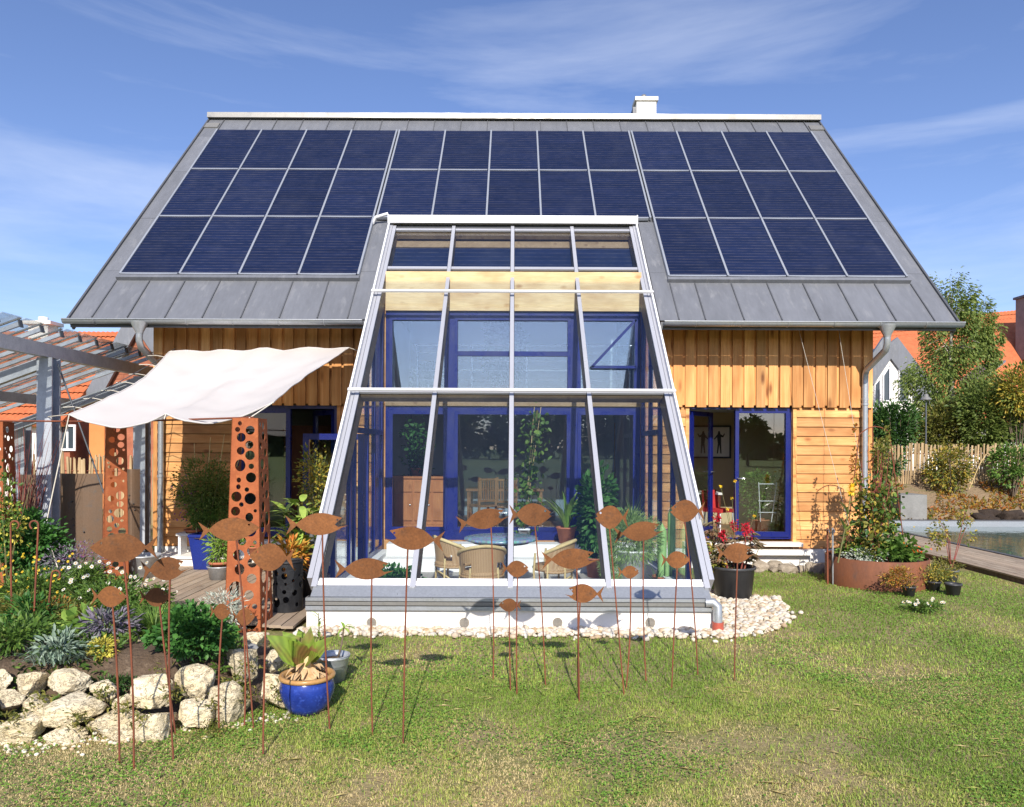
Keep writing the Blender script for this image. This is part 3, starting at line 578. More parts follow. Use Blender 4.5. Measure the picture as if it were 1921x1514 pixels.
# middle glazing behind the conservatory
mg = empty('glazed_front', (0, YW, 0.45), parent=house)
PO = [-2.15, -1.05, 1.03, 2.15]
f1 = M(); y0, y1 = YW+0.02, YW+0.13
for x in PO: f1.box(x-0.06, x+0.06, y0, y1, 0.44, 2.70).box(x-0.06, x+0.06, y0, y1, 2.86, 4.30)
for a, b in zip(PO[:-1], PO[1:]):
    a += 0.06; b -= 0.06
    f1.box(a, b, y0, y1, 0.44, 0.60).box(a, b, y0, y1, 2.62, 2.70).box(a, b, y0, y1, 2.86, 2.95).box(a, b, y0, y1, 4.20, 4.30)
f1.box(PO[1]+0.06, PO[2]-0.06, y0+0.01, y1-0.01, 3.55, 3.63)
f1.build('frame', MT['blue'], mg)
for a, b in zip(PO[:-1], PO[1:]):
    a += 0.06; b -= 0.06
    sm = M(); frame(sm, a+0.002, b-0.002, 0.60, 2.62, YW+0.005, YW+0.045, 0.06).build('sash', MT['blue'], mg)
    frame(M(), a+0.002, b-0.002, 2.95, 4.20, YW+0.005, YW+0.045, 0.05).build('sash', MT['blue'], mg)
    if a > -2: pane(mg, a, b, 0.62, 2.62, YW+0.07)
    pane(mg, a, b, 2.96, 4.20, YW+0.07, 'upperglass')
M().box(CO[0], CO[1], YW-0.02, YW+0.25, 2.702, 2.858).build('floor_beam', MT['rafter'], mg)
M().box(CO[0], CO[1], YW-0.03, YW+0.12, 4.302, 4.96).build('header_board', MT['pine'], mg)
ts = M(); A_, B_, C_ = Vector((1.32,YW-0.05,3.36)), Vector((2.06,YW-0.05,4.16)), Vector((2.06,YW-0.05,3.36))
for p, q in ((A_,B_),(B_,C_),(C_,A_)): ts.beam(p, q, 0.045, 0.06, (0,1,0))
tt = ts.build('tilted_sash', MT['blue'], mg)
tg = M(); tg.add([A_, B_, C_], [(0,1,2)]); tg.build('pane', MT['houseglass'], tt)
# roof: slabs, zinc sheets, seams, trims
slab = M(); roofbox(slab, -6.98, -2.30, EAVE+0.03, RIDGE, -0.11, -0.012); roofbox(slab, 2.30, 6.98, EAVE+0.03, RIDGE, -0.11, -0.012); roofbox(slab, -2.30, 2.30, 13.95, RIDGE, -0.26, -0.012)
roof = slab.build('roof', MT['zincseam'], house)
for a, b in ((-7.0,-2.33),(2.33,7.0)): M().box(a, b, EAVE+0.005, EAVE+0.028, RZ(EAVE)-0.14, RZ(EAVE)-0.02).build('fascia', MT['zincseam'], roof)
bk = M(); zr = RZ(RIDGE); bk.hexa([(-6.98,RIDGE,zr-0.3),(6.98,RIDGE,zr-0.3),(6.98,22.9,zr-0.3-5.71),(-6.98,22.9,zr-0.3-5.71),(-6.98,RIDGE,zr),(6.98,RIDGE,zr),(6.98,22.9,zr-5.71),(-6.98,22.9,zr-5.71)])
bk.build('back_slope', MT['zinc'], roof)
def sheet(x0, x1, y0, y1, name='zinc_sheet', o=0.0):
    e = random.uniform(0, 0.002); m = M(); roofbox(m, x0+0.002, x1-0.002, y0+0.002, y1-0.002, -0.010+o, 0.004+e+o); m.build(name, MT['zinc'], roof)
def seam(x, y0, y1):
    m = M(); roofbox(m, x-0.009, x+0.009, y0, y1, 0.004, 0.024); m.build('seam', MT['zincseam'], roof)
SL = [-7.0,-6.66,-6.10,-5.51,-4.92,-4.31,-3.70,-3.10,-2.62,-2.32]; SR = [2.32,2.62,3.04,3.65,4.25,4.85,5.44,6.05,6.66,7.0]
for S in (SL, SR):
    for i, (a, b) in enumerate(zip(S[:-1], S[1:])):
        if min(abs(a), abs(b)) > 6.6:   # verge strip, four lengths
            ys = [EAVE, 12.75, 14.0, 15.35, 16.55, 17.22]
            for c, d in zip(ys[:-1], ys[1:]): sheet(a, b, c, d)
        elif max(abs(a), abs(b)) < 2.65:
            for c, d in ((EAVE, 12.75), (12.75, 13.95)): sheet(a, b, c, d)
        else: sheet(a, b, EAVE, CB-0.08)
    for x in S[1:-1]:
        if abs(x) > 6.6 or abs(x) < 2.65: seam(x, EAVE+0.01, CB-0.10)
        else: seam(x, EAVE+0.01, CB-0.10)
xs = [-6.66 + 0.605*i for i in range(23)]
for a, b in zip(xs[:-1], xs[1:]):
    b = min(b, 6.66); sheet(a, b, CT+0.03, 17.22)
    if a > -6.6: seam(a, CT+0.04, 17.2)
for x in (-6.66, 6.66): seam(x, CT+0.04, 17.2)
for x0, x1 in ((-7.035,-7.002), (7.002,7.035)):
    m = M(); roofbox(m, x0, x1, EAVE-0.02, 17.25, -0.20, 0.035); m.build('verge_trim', MT['zincseam'], roof)
m = M(); m.hexa([(-7.04,17.10,9.55),(7.04,17.10,9.55),(7.04,17.5,9.55),(-7.04,17.5,9.55),(-7.04,17.11,9.67),(7.04,17.11,9.67),(7.04,17.5,9.70),(-7.04,17.5,9.70)])
m.build('ridge_cap', MT['ridge'], roof)
for x0, x1 in ((-7.04,-6.70),(6.70,7.04)):
    m = M(); roofbox(m, x0, x1, 16.86, 17.02, 0.006, 0.03); m.build('ridge_end_plate', MT['ridge'], roof)
ch = M().box(2.88, 3.34, 17.55, 17.95, 9.2, 10.17).build('chimney', MT['white'], roof)
M().box(2.84, 3.38, 17.51, 17.99, 10.172, 10.26).build('chimney_cap', MT['white'], roof)
fl = M(); fl.lathe([(0.07,10.262),(0.07,10.36),(0.05,10.40),(0.0,10.40)], 12, (3.08,17.75,0)); fl.build('flue_pot', MT['ridge'], roof)
M().box(2.80, 2.878, 17.6, 17.9, 9.2, 10.05).build('chimney_flashing', MT['zincseam'], roof)
for x in [-6.75 + 0.75*i for i in range(19)]:
    if abs(x) < 2.35: continue
    m = M(); roofbox(m, x-0.05, x+0.05, EAVE+0.02, YW-0.07, -0.20, -0.113); m.build('rafter_end', MT['timber'], roof)
# gutters and downpipes
def gutter(x0, x1, name='gutter', par=house):
    c = Vector((0, EAVE-0.075, RZ(EAVE)-0.035)); n = 10; R = 0.068; m = M(); V = []; 
    for x in (x0, x1):
        for r in (R, R-0.008):
            for j in range(n+1):
                a = PI + PI*j/n; V.append((x, c.y + r*math.cos(a), c.z + r*math.sin(a)))
    k = n+1; fs = []
    for j in range(n):
        fs += [(j, j+1, 2*k+j+1, 2*k+j), (k+j+1, k+j, 3*k+j, 3*k+j+1)]
        fs += [(j+1, j, k+j, k+j+1), (2*k+j, 2*k+j+1, 3*k+j+1, 3*k+j)]
    m.add(V, fs, True)
    m.tube([(x0, c.y-R, c.z+0.004), (x1, c.y-R, c.z+0.004)], 0.011, 6)
    for x in (x0+0.004, x1-0.004):
        a = [(x, c.y + R*math.cos(PI+PI*j/n), c.z + R*math.sin(PI+PI*j/n)) for j in range(n+1)]; m.add(a, [tuple(range(n+1))])
    g = m.build(name, MT['gutter'], par)
    x = x0 + 0.5
    while x < x1 - 0.1:
        b = M(); b.tube([(x, c.y + (R+0.003)*math.cos(PI+PI*j/8), c.z + (R+0.003)*math.sin(PI+PI*j/8)) for j in range(9)], 0.008, 5); b.build('bracket', MT['gutter'], g); x += 0.72
    return c
gc = gutter(-7.06, -2.36); gutter(2.36, 7.06)
for sx in (-1, 1):
    x = sx*5.87; m = M(); z = gc.z
    m.lathe([(0.13,-0.03),(0.125,-0.06),(0.06,-0.19),(0.055,-0.22)], 16, (x, gc.y, z)); y = gc.y
    m.tube([(x,y,z-0.2),(x,y,z-0.33),(x,y+0.05,z-0.42),(x,YW-0.19,z-0.66),(x,YW-0.14,z-0.74),(x,YW-0.135,z-0.86),(x,YW-0.135,z-1.2)], 0.052, 14)
    dp = m.build('downpipe', MT['gutter'], house)
    q = M(); q.tube([(x,YW-0.135,z-1.14),(x,YW-0.135,0.42),(x+0.0,YW-0.14,0.34),(x,YW-0.17,0.16)], 0.047, 14); q.build('lower_pipe', MT['gutter'], dp)
    for zz in (2.75, 1.5, z-1.15):
        q = M(); q.tube([(x,YW-0.135,zz-0.02),(x,YW-0.135,zz+0.02)], 0.057, 14); q.build('pipe_clip', MT['gutter'], dp)
# ------------------------------------------------------------------ solar collectors: three fields on the roof
def field(x0, cols, wd, rows, r0, label):
    root = empty('solar_array', RP(x0 + cols*wd/2, CB + r0*ROW), label, 'solar panels', 'solar fields on the roof')
    sl = ROW*RN
    cm = M(); cm.hexa([(0.016,0.03,0),(wd-0.016,0.03,0),(wd-0.016,sl-0.012,0),(0.016,sl-0.012,0),(0.016,0.03,0.045),(wd-0.016,0.03,0.045),(wd-0.016,sl-0.012,0.045),(0.016,sl-0.012,0.045)])
    cm = cm.mesh('collector'); cm.materials.append(MT['absorber'])
    bm = M().box(-0.017, 0.017, 0, sl-0.004, 0.0, 0.062).mesh('bar'); bm.materials.append(MT['colbar'])
    rm = M()
    for i in range(8):     # slightly wavy level strip
        a, b = wd*i/8, wd*(i+1)/8; fa = lambda t: 0.010*math.sin(PI*t/wd)
        rm.hexa([(a,-0.012-fa(a),0.0),(b,-0.012-fa(b),0.0),(b,0.022,0.0),(a,0.022,0.0),(a,-0.012-fa(a),0.056),(b,-0.012-fa(b),0.056),(b,0.022,0.056),(a,0.022,0.056)])
    rm = rm.mesh('cross_strip'); rm.materials.append(MT['colbar'])
    for r in range(r0, r0+rows):
        y = CB + r*ROW
        for c in range(cols):
            j = random.uniform(-0.004, 0.004)
            inst(cm, 'collector', root, RP(x0 + c*wd, y, 0.012), (RA + j*0.6, j*0.5, 0)); inst(rm, 'cross_strip', root, RP(x0 + c*wd, y, 0.016), (RA,0,0), (0.965,1,1))
        for c in range(cols+1): inst(bm, 'bar', root, RP(x0 + c*wd, y, 0.014), (RA,0,0))
    if r0 == 0:
        m = M(); roofbox(m, x0-0.03, x0+cols*wd+0.03, CB-0.085, CB-0.03, 0.002, 0.075); m.build('lower_edge', MT['zinc'], root)
    return root
field(-6.63, 4, 1.0025, 3, 0, 'left field of twelve dark blue solar collectors on the zinc roof')
field(-2.555, 5, 1.022, 2, 1, 'middle field of ten solar collectors above the white blind box')
field(2.62, 4, 1.0025, 3, 0, 'right field of twelve dark blue solar collectors on the zinc roof')
# ------------------------------------------------------------------ conservatory
con = empty('conservatory', (0, 8.3, 0), 'sloping glass conservatory with pale metal bars on a white plinth', 'conservatory')
CX = [-2.192, -1.102, -0.02, 1.07, 2.158]; CY0, CY1, CYA, CYB = 8.34, 13.70, 12.80, 10.57
for i, x in enumerate(CX):
    m = M(); roofbox(m, x-0.030, x+0.030, 8.27, 13.78, 0.016, 0.05); m.build('glazing_bar', MT['alu'], con)
    m = M(); roofbox(m, x-0.0365, x+0.0365, 8.34, 13.78, 0.007, 0.0155); m.build('gasket', MT['drum'], con)
    m = M(); roofbox(m, x-0.035, x+0.035, 8.36, 13.85, -0.24, -0.006); m.build('rafter', MT['rafter'], con)
rows = [(CY0, CYB), (CYB, CYA), (CYA, CY1)]
for a, b in zip(CX[:-1], CX[1:]):
    for c, d in rows:
        m = M(); roofbox(m, a+0.036, b-0.036, c+0.03, d-0.03, -0.004, 0.006); m.build('pane', MT['glass'], con)
    for yy, hw in ((CYB, 0.026), (CYA, 0.026), (CY1, 0.022)):
        m = M(); roofbox(m, a+0.036, b-0.036, yy-hw, yy+hw, 0.008, 0.042); m.build('transom', MT['alu'], con)
        m = M(); roofbox(m, a+0.037, b-0.037, yy-hw*0.9, yy+hw*0.9, -0.26 if yy == CYA else -0.14, -0.008); m.build('purlin', MT['rafter'], con)
m = M(); roofbox(m, CX[0]-0.03, CX[-1]+0.03, 8.30, 8.365, -0.02, 0.012); m.build('bottom_rail', MT['whitealu'], con)
for s, x in ((-1, CX[0]), (1, CX[-1])):
    x0, x1 = sorted((x + s*0.037, x + s*0.095))
    m = M(); roofbox(m, x0, x1, 8.35, 13.9, -0.20, 0.045); m.build('side_profile', MT['alu'], con)
    x0, x1 = sorted((x + s*0.078, x + s*0.106))
    m = M(); roofbox(m, x0, x1, 8.95, 13.75, 0.052, 0.125); m.build('blind_guide', MT['whitealu'], con)
for yy in (12.20, 10.50):
    m = M(); roofbox(m, CX[0]-0.11, CX[-1]+0.11, yy-0.016, yy+0.016, 0.128, 0.158); m.build('blind_bar', MT['whitealu'], con)
bb = M().box(CX[0]-0.10, CX[-1]+0.10, 13.71, 13.93, 6.13, 6.27).build('blind_box', MT['whitealu'], con)
for x in (CX[0]-0.112, CX[-1]+0.112): M().box(x-0.011, x+0.011, 13.70, 13.94, 6.12, 6.28).build('end_cap', MT['whitealu'], bb)
m = M(); m.tube([RP(CX[0]-0.13,13.92,0.18), RP(CX[0]-0.36,13.89,0.13), RP(CX[0]-0.42,13.86,0.02)], 0.03, 6); m.build('bracket_arm', MT['whitealu'], bb)
m = M(); roofbox(m, CX[0], CX[-1], 13.74, 13.90, -0.03, 0.012); m.build('top_flashing', MT['zincseam'], con)
m = M(); roofbox(m, -2.28, 2.28, 12.86, 13.53, -0.26, -0.20); m.build('upper_absorber', MT['absorber'], con)
m = M(); roofbox(m, -2.28, 2.28, 13.54, 13.80, -0.23, -0.19); m.build('upper_board', MT['rafter'], con)
m = M(); m.hexa([(-2.20,8.13,0.37),(2.17,8.13,0.37),(2.17,8.30,0.37),(-2.20,8.30,0.37),(-2.20,8.27,0.462),(2.17,8.27,0.462),(2.17,8.33,0.462),(-2.20,8.33,0.462)]); m.build('flashing', MT['gutter'], con)
M().box(-2.24, 2.17, 8.085, 8.20, 0.332, 0.366).build('gutter_rail', MT['gutter'], con)
M().box(-2.24, 2.17, 8.085, 8.20, 0.286, 0.324).build('gutter_rail', MT['ridge'], con)
M().box(-2.24, 2.17, 8.085, 8.20, 0.233, 0.276).build('gutter_rail', MT['gutter'], con)
M().box(-2.23, 2.165, 8.128, 8.22, 0.23, 0.368).build('gutter_back', MT['drum'], con)
M().box(-2.24, 2.20, 8.13, 8.40, 0, 0.228).build('plinth', MT['white'], con)
for s, x in ((-1,-2.24),(1,2.20)):
    x0, x1 = sorted((x, x - s*0.2)); M().box(x0, x1, 8.40, 12.43, 0, 0.30).build('plinth', MT['white'], con)
for px in (697, 871, 1046, 1220):
    p = W(px, 1168, 8.128); m = M(); V = []
    m.add([(p.x + 0.055*math.cos(2*PI*j/20), 8.122, p.z + 0.055*math.sin(2*PI*j/20)) for j in range(20)], [tuple(range(20))])
    m.add([(p.x + 0.055*math.cos(2*PI*j/20), y, p.z + 0.055*math.sin(2*PI*j/20)) for y in (8.122, 8.13) for j in range(20)], [(j,(j+1)%20,20+(j+1)%20,20+j) for j in range(20)])
    v = m.build('vent', MT['mesh'], con)
    for k in range(-3, 4):
        d = 0.0125*k; h = math.sqrt(max(0, 0.053**2 - d*d)); q = M(); q.tube([(p.x+d,8.119,p.z-h),(p.x+d,8.119,p.z+h)], 0.0025, 4, False).tube([(p.x-h,8.118,p.z+d),(p.x+h,8.118,p.z+d)], 0.0025, 4, False); q.build('grille_wire', MT['ridge'], v)
m = M(); m.tube([(2.10,8.09,0.33),(2.18,8.07,0.335),(2.215,8.05,0.30),(2.22,8.05,0.10)], 0.05, 14); dp = m.build('spout', MT['gutter'], con)
m = M(); m.tube([(2.22,8.05,0.13),(2.22,8.05,-0.02)], 0.062, 14); m.build('drain_socket', MT['redpipe'], dp)
m = M(); a = W(585,992,9.6); m.tube([(a.x,a.y,1.05),(a.x,a.y,0.46),(a.x-0.02,a.y-0.02,0.40),(a.x-0.14,a.y-0.06,0.36)], 0.035, 10); m.build('side_pipe', MT['greyplastic'], con)
M().box(-2.04, 2.0, 8.40, 12.0, 0.0, 0.035).build('floor', MT['tile'], con)
M().box(-2.04, 2.0, 11.78, 12.10, 0.035, 0.24).build('step', MT['white'], con)
M().box(-2.04, 2.0, 12.10, 12.44, 0.036, 0.435).build('ledge', MT['white'], con)
# glazed side walls with blue posts
for s, x in ((-1, CX[0]), (1, CX[-1])):
    ys = [9.15, 10.0, 10.3, 11.2, 11.75, 12.40] if s < 0 else [9.15, 10.05, 10.95, 11.70, 12.40]
    top = lambda y: RZ(y) - 0.27*RN*0.75
    fr = M()
    for i, y in enumerate(ys):
        if top(y) > 0.5: M().box(x-0.03, x+0.03, y-0.04, y+0.04, 0.30, top(y)-0.02).build('side_post', MT['blue'], con)
    for a, b in zip(ys[:-1], ys[1:]):
        if s < 0 and abs(a-10.3) < 0.01:
            M().box(x-0.03, x+0.03, a+0.041, b-0.041, 2.20, 2.28).build('side_rail', MT['blue'], con)
            m = M(); m.hexa([(x-0.005,a+0.04,2.29),(x+0.005,a+0.04,2.29),(x+0.005,b-0.04,2.29),(x-0.005,b-0.04,2.29),(x-0.005,a+0.04,max(2.3,top(a))),(x+0.005,a+0.04,max(2.3,top(a))),(x+0.005,b-0.04,top(b)),(x-0.005,b-0.04,top(b))]); m.build('pane', MT['glass'], con)
            continue
        M().box(x-0.03, x+0.03, a+0.041, b-0.041, 0.302, 0.38).build('side_rail', MT['blue'], con)
        if top(a) > 2.4: M().box(x-0.03, x+0.03, a+0.041, b-0.041, 2.20, 2.28).build('side_rail', MT['blue'], con)
        m = M(); m.hexa([(x-0.005,a+0.04,0.38),(x+0.005,a+0.04,0.38),(x+0.005,b-0.04,0.38),(x-0.005,b-0.04,0.38),(x-0.005,a+0.04,top(a)),(x+0.005,a+0.04,top(a)),(x+0.005,b-0.04,top(b)),(x-0.005,b-0.04,top(b))]); m.build('pane', MT['glass'], con)
leafdoor(con, 'open_door', (CX[0]-0.04, 11.22), 0.92, 0.10, 2.20, PI*0.995)
# ------------------------------------------------------------------ things inside the glass
t = empty('round_table', W(940, 1010, 10.5).xy.to_3d() + Vector((0,0,0.035)), 'round table with a mottled blue-grey top inside the conservatory', 'table')
b = wl(t); m = M(); m.lathe([(0.0,0.665),(0.50,0.665),(0.52,0.68),(0.52,0.70),(0.50,0.71),(0.0,0.71)], 40, b); m.build('table_top', MT['mosaic'], t)
m = M(); m.lathe([(0.0,0.63),(0.40,0.63),(0.40,0.664),(0,0.664)], 32, b); m.build('apron', MT['darksteel'], t)
for k in range(4):
    a = PI/4 + k*PI/2; c, s = math.cos(a), math.sin(a); m = M(); m.tube([b + Vector((0.10*c,0.10*s,0.63)), b + Vector((0.12*c,0.12*s,0.3)), b + Vector((0.36*c,0.36*s,0.0))], 0.018, 6); m.build('leg', MT['darksteel'], t)
def wicker(loc, rz, label):
    t = empty('wicker_chair', loc, label, 'chair', 'wicker chairs round the conservatory table', rz)
    # shell: tall back sloping down to the arms; front of the chair is +y
    def ring(a, z): 
        r = 0.27 + 0.10*max(0, (z-0.38)); return Vector((r*1.05*math.cos(a), r*math.sin(a), z))
    a0, a1, n = PI*0.96, PI*2.04, 22; m = M(); V = []; top = []; bot = []
    for i in range(n+1):
        a = a0 + (a1-a0)*i/n; tt = abs(i/n*2-1); zt = 0.71 - 0.15*tt**1.7; zb = 0.30
        for o in (0.0, 0.022):
            for k in range(7):
                z = zb + (zt-zb)*k/6; p = ring(a, z); V.append(p*Vector((1,1,1)).x if o == 0 else p - Vector((p.x, p.y, 0)).normalized()*o)
        top.append(ring(a, zt)); bot.append(ring(a, zb))
    fs = []
    for i in range(n):
        b0, b1 = i*14, (i+1)*14
        for k in range(6):
            if (i in (4,5,6) or i in (15,16,17)) and k in (1,2): continue     # the arched openings in the sides
            fs += [(b0+k, b1+k, b1+k+1, b0+k+1), (b0+7+k+1, b1+7+k+1, b1+7+k, b0+7+k)]
    m.add(V, fs, True); m.build('shell', MT['wicker'], t, local=True)
    m = M(); m.tube(top, 0.024, 8); m.build('rim', MT['bamboo'], t, local=True)
    m = M(); m.tube(bot, 0.018, 6); m.lathe([(0,0.30),(0.27,0.30),(0.29,0.33),(0.27,0.37),(0,0.37)], 24); m.build('seat', MT['wicker'], t, local=True)
    for a in (PI*1.0, PI*1.28, PI*1.72, PI*2.0):
        c, s = math.cos(a), math.sin(a); m = M(); m.tube([(0.28*c,0.27*s,0.42),(0.30*c,0.29*s,0.0)], 0.016, 6); m.build('leg', MT['bamboo'], t, local=True)
    for sx in (-1, 1):
        m = M(); m.tube([(sx*0.27,0.18,0.0),(sx*0.26,0.20,0.3),(sx*0.26,0.18,0.55)], 0.016, 6); m.build('leg', MT['bamboo'], t, local=True)
    m = M(); m.tube([(0.28*math.cos(PI+PI*j/10), -0.27*math.sin(PI*j/10)*0.9, 0.02+0.20*math.sin(PI*j/10)) for j in range(11)], 0.012, 5); m.build('brace', MT['bamboo'], t, local=True)
    return t
c0 = wl(t)
wicker((c0.x-0.24, c0.y-0.72, 0.035), 0.18, 'wicker armchair in front of the round table, seen from its back')
wicker((c0.x-0.66, c0.y+0.12, 0.035), -1.15, 'wicker armchair at the left side of the round table')
wicker((c0.x+0.72, c0.y-0.28, 0.035), 1.25, 'wicker armchair at the right side of the round table')
def pot(name, c, r0, r1, h, mat, rim=0.012, parent=None, n=24, soil=True):
    c = Vector(c); m = M()
    m.lathe([(0,0.002),(r0,0.0),(r1,h-0.05*0-rim*2.2),(r1+rim,h-rim*2),(r1+rim,h),(r1-0.008,h),(r1-0.012,h-0.04)], n, c)
    o = m.build(name, mat, parent)
    return o
def soilcap(parent, c, r, z, mat='soil'):
    m = M(); m.lathe([(r,z-0.01),(r*0.6,z+0.01),(0.0,z+0.02)], 16, c); return m.build('earth', MT[mat], parent)
def potplant(name, label, cat, c, r0, r1, h, mat, group=None, n=24):
    t = empty(name, c, label, cat, group); pot('pot', c, r0, r1, h, MT[mat], parent=t, n=n); soilcap(t, Vector(c), r1-0.012, h-0.045); return t
def blades(par, name, c, n, L, wd, mat, spread=0.5, droop=0.5, base=0.03):
    """long strap leaves growing from one point"""
    segs = 5; V = []; T = []; R = []
    for k in range(n):
        a = random.uniform(0, 2*PI); tilt = random.uniform(0.08, spread); l = L*random.uniform(0.7, 1.08); w_ = wd*random.uniform(0.8, 1.2)
        d = Vector((math.cos(a), math.sin(a), 0)); sd = Vector((-d.y, d.x, 0)); p = Vector(c) + d*base*random.random(); ang = tilt; b0 = len(V); rv = random.random()
        for i in range(segs+1):
            u = i/segs; ww = w_*(1 - u**2.2)*0.5*(0.6 + 1.6*u*(1-u)) + 0.0008
            V += [tuple(p - sd*ww), tuple(p + sd*ww)]; R += [rv, rv]
            p = p + (d*math.sin(ang) + Vector((0,0,1))*math.cos(ang))*(l/segs); ang += droop/segs*(1+u)
        T += [(b0+2*i, b0+2*i+1, b0+2*i+3, b0+2*i+2) for i in range(segs)]
    o = np_mesh(name, V, T, MT[mat], par, R); o['kind'] = 'stuff'; return o
def climb(par, pts, n, L, mat, rad=0.1):
    """leaves scattered round a path"""
    pts = np.array([tuple(p) for p in pts]); u = rng.random(n)*(len(pts)-1); i = np.minimum(u.astype(int), len(pts)-2); f = (u-i)[:,None]
    P = pts[i]*(1-f) + pts[i+1]*f + rng.normal(size=(n,3))*rad*0.5; A = rng.normal(size=(n,3)); A[:,2] -= 0.3
    return leaves('foliage', MT[mat], par, P, A, L*(0.6+0.8*rng.random(n)), L*0.7*(0.6+0.8*rng.random(n)), kind='hex')
LZ = 0.437
p = W(983, 1003, 12.3); t = potplant('climbing_pot_plant', 'white square pot with a tall twining plant on the white ledge', 'plant', (p.x, 12.27, LZ), 0.11, 0.125, 0.24, 'whitealu', n=4)
path = [Vector((p.x,12.27,LZ+0.2)), Vector((p.x+0.04,12.27,1.1)), Vector((p.x+0.12,12.25,1.8)), Vector((p.x+0.22,12.25,2.62))]
m = M(); m.tube(path, 0.008, 5); m.tube([q + Vector((0.05*math.sin(i*2),0.0,0)) for i, q in enumerate(path)], 0.006, 5); m.build('stem', MT['stem'], t)
climb(t, path, 320, 0.09, 'l_mid', 0.22); 
for sx in (-0.06, 0.05): m = M(); m.tube([path[0], path[3] + Vector((sx,0,0.05))], 0.005, 5); m.build('cane', MT['bamboo'], t)
p = W(1062, 1003, 12.3); t = potplant('yucca', 'strap-leaved plant in a large terracotta pot on the ledge', 'plant', (p.x, 12.25, LZ), 0.11, 0.16, 0.27, 'terra')
blades(t, 'leaf_tuft', (p.x,12.25,LZ+0.23), 34, 0.85, 0.045, 'l_bright', 0.45, 0.9)
p = W(1097, 1010, 12.2); t = empty('ball_cactus', (p.x, 12.2, LZ), 'round spiny cactus in a small terracotta pot on the ledge', 'cactus'); pot('pot', (p.x,12.2,LZ), 0.075, 0.10, 0.12, MT['terra'], parent=t)
m = M(); m.lathe([(0.10*math.cos(a)*(1), 0.20+0.11*math.sin(a)) for a in [(-0.9+2.45*i/9) for i in range(10)]], 24, (p.x,12.2,LZ)); m.build('body', MT['cactusball'], t)
p = W(1185, 1085, 9.9); t = empty('tall_planter', (p.x, 9.9, 0.035), 'feathery pale green plant in a tall grey-white pot behind the glass', 'plant')
pot('pot', (p.x,9.9,0.035), 0.14, 0.20, 0.62, MT['housewhite'], parent=t); soilcap(t, Vector((p.x,9.9,0.035)), 0.185, 0.58)
P, A = blob(5200, (p.x-0.02, 9.9, 0.80), (0.40,0.34,0.38), 26, 0.34, 0.35); leaves('foliage', MT['l_fern'], t, P, A, 0.07, 0.008)
P, A = blob(1800, (p.x-0.28, 9.86, 0.45), (0.16,0.2,0.36), 12, 0.4, 0.2); leaves('hanging_foliage', MT['l_fern'], t, P, A, 0.06, 0.008)
blades(t, 'stalks', (p.x,9.9,0.9), 22, 0.55, 0.006, 'l_mid', 0.5, 0.5)
p = W(1249, 1060, 10.0); t = empty('column_cactus', (p.x, 10.0, 0.035), 'two-armed column cactus in a terracotta pot by the right rafter', 'cactus'); pot('pot', (p.x,10.0,0.035), 0.12, 0.17, 0.26, MT['terra'], parent=t); soilcap(t, Vector((p.x,10.0,0.035)), 0.155, 0.22)
def colcactus(x, y, z0, z1, r):
    m = M(); V = []; n = 14; k = 9
    for i in range(k):
        u = i/(k-1); rr = r*(1 if u < 0.8 else math.sqrt(max(0, 1-((u-0.8)/0.2)**2))) + 0.001
        for j in range(n):
            q = rr*(1 if j % 2 else 0.78); V.append((x + q*math.cos(2*PI*j/n), y + q*math.sin(2*PI*j/n), z0 + (z1-z0)*u))
    return m.add(V, [(i*n+j, i*n+(j+1)%n, (i+1)*n+(j+1)%n, (i+1)*n+j) for i in range(k-1) for j in range(n)], True)
colcactus(p.x-0.05, 10.0, 0.22, 1.00, 0.062).build('column', MT['cactus'], t); colcactus(p.x+0.07, 9.98, 0.22, 1.25, 0.052).build('column', MT['cactus'], t); colcactus(p.x+0.0, 9.92, 0.22, 0.52, 0.035).build('column', MT['cactus'], t)
blades(t, 'offset_leaves', (p.x-0.14,9.92,0.2), 22, 0.42, 0.012, 'l_dark', 1.0, 0.8)
p = W(735, 1085, 8.9); t = potplant('small_leaf_pot_plant', 'low dark green potted shrub behind the lower left pane', 'plant', (p.x,8.95,0.035), 0.13, 0.17, 0.22, 'terra')
P, A = blob(900, (p.x,8.95,0.40), (0.36,0.2,0.17), 14, 0.4, 0.2); leaves('foliage', MT['l_deep'], t, P, A, 0.06, 0.035, kind='hex')
m = M(); m.tube([(p.x,8.95,0.2),(p.x,8.95,0.42)], 0.012, 6); m.build('stem', MT['stem'], t)
p = W(1120, 1020, 11.4); t = potplant('dark_leafy_pot_plant', 'tall dark leafy plant behind the fourth glazing bar', 'plant', (p.x,11.4,0.035), 0.14, 0.18, 0.3, 'terra')
P, A = blob(1500, (p.x,11.4,0.95), (0.30,0.25,0.75), 26, 0.35, 0.2); leaves('foliage', MT['l_deep'], t, P, A, 0.12, 0.07, kind='hex')
m = M(); m.tube([(p.x,11.4,0.3),(p.x+0.03,11.4,0.9),(p.x-0.02,11.4,1.6)], 0.015, 6); m.build('stem', MT['stem'], t)
p = W(1275, 1075, 9.3); t = potplant('grey_succulent', 'small grey spiky plant in a white pot low behind the right pane', 'plant', (p.x-0.05,9.3,0.035), 0.08, 0.10, 0.14, 'whitealu')
blades(t, 'leaf_tuft', (p.x-0.05,9.3,0.15), 30, 0.22, 0.012, 'l_silver', 1.2, 0.4)
t = potplant('tall_green_fig', 'big leafy plant standing up on the gallery behind the rail', 'plant', (W(945,700,14.6).x,14.6,2.862), 0.18, 0.22, 0.35, 'terra'); q = wl(t)
P, A = blob(1500, (q.x,14.6,4.0), (0.5,0.35,0.85), 24, 0.32, 0.2); leaves('foliage', MT['l_deep'], t, P, A, 0.14, 0.08, kind='hex')
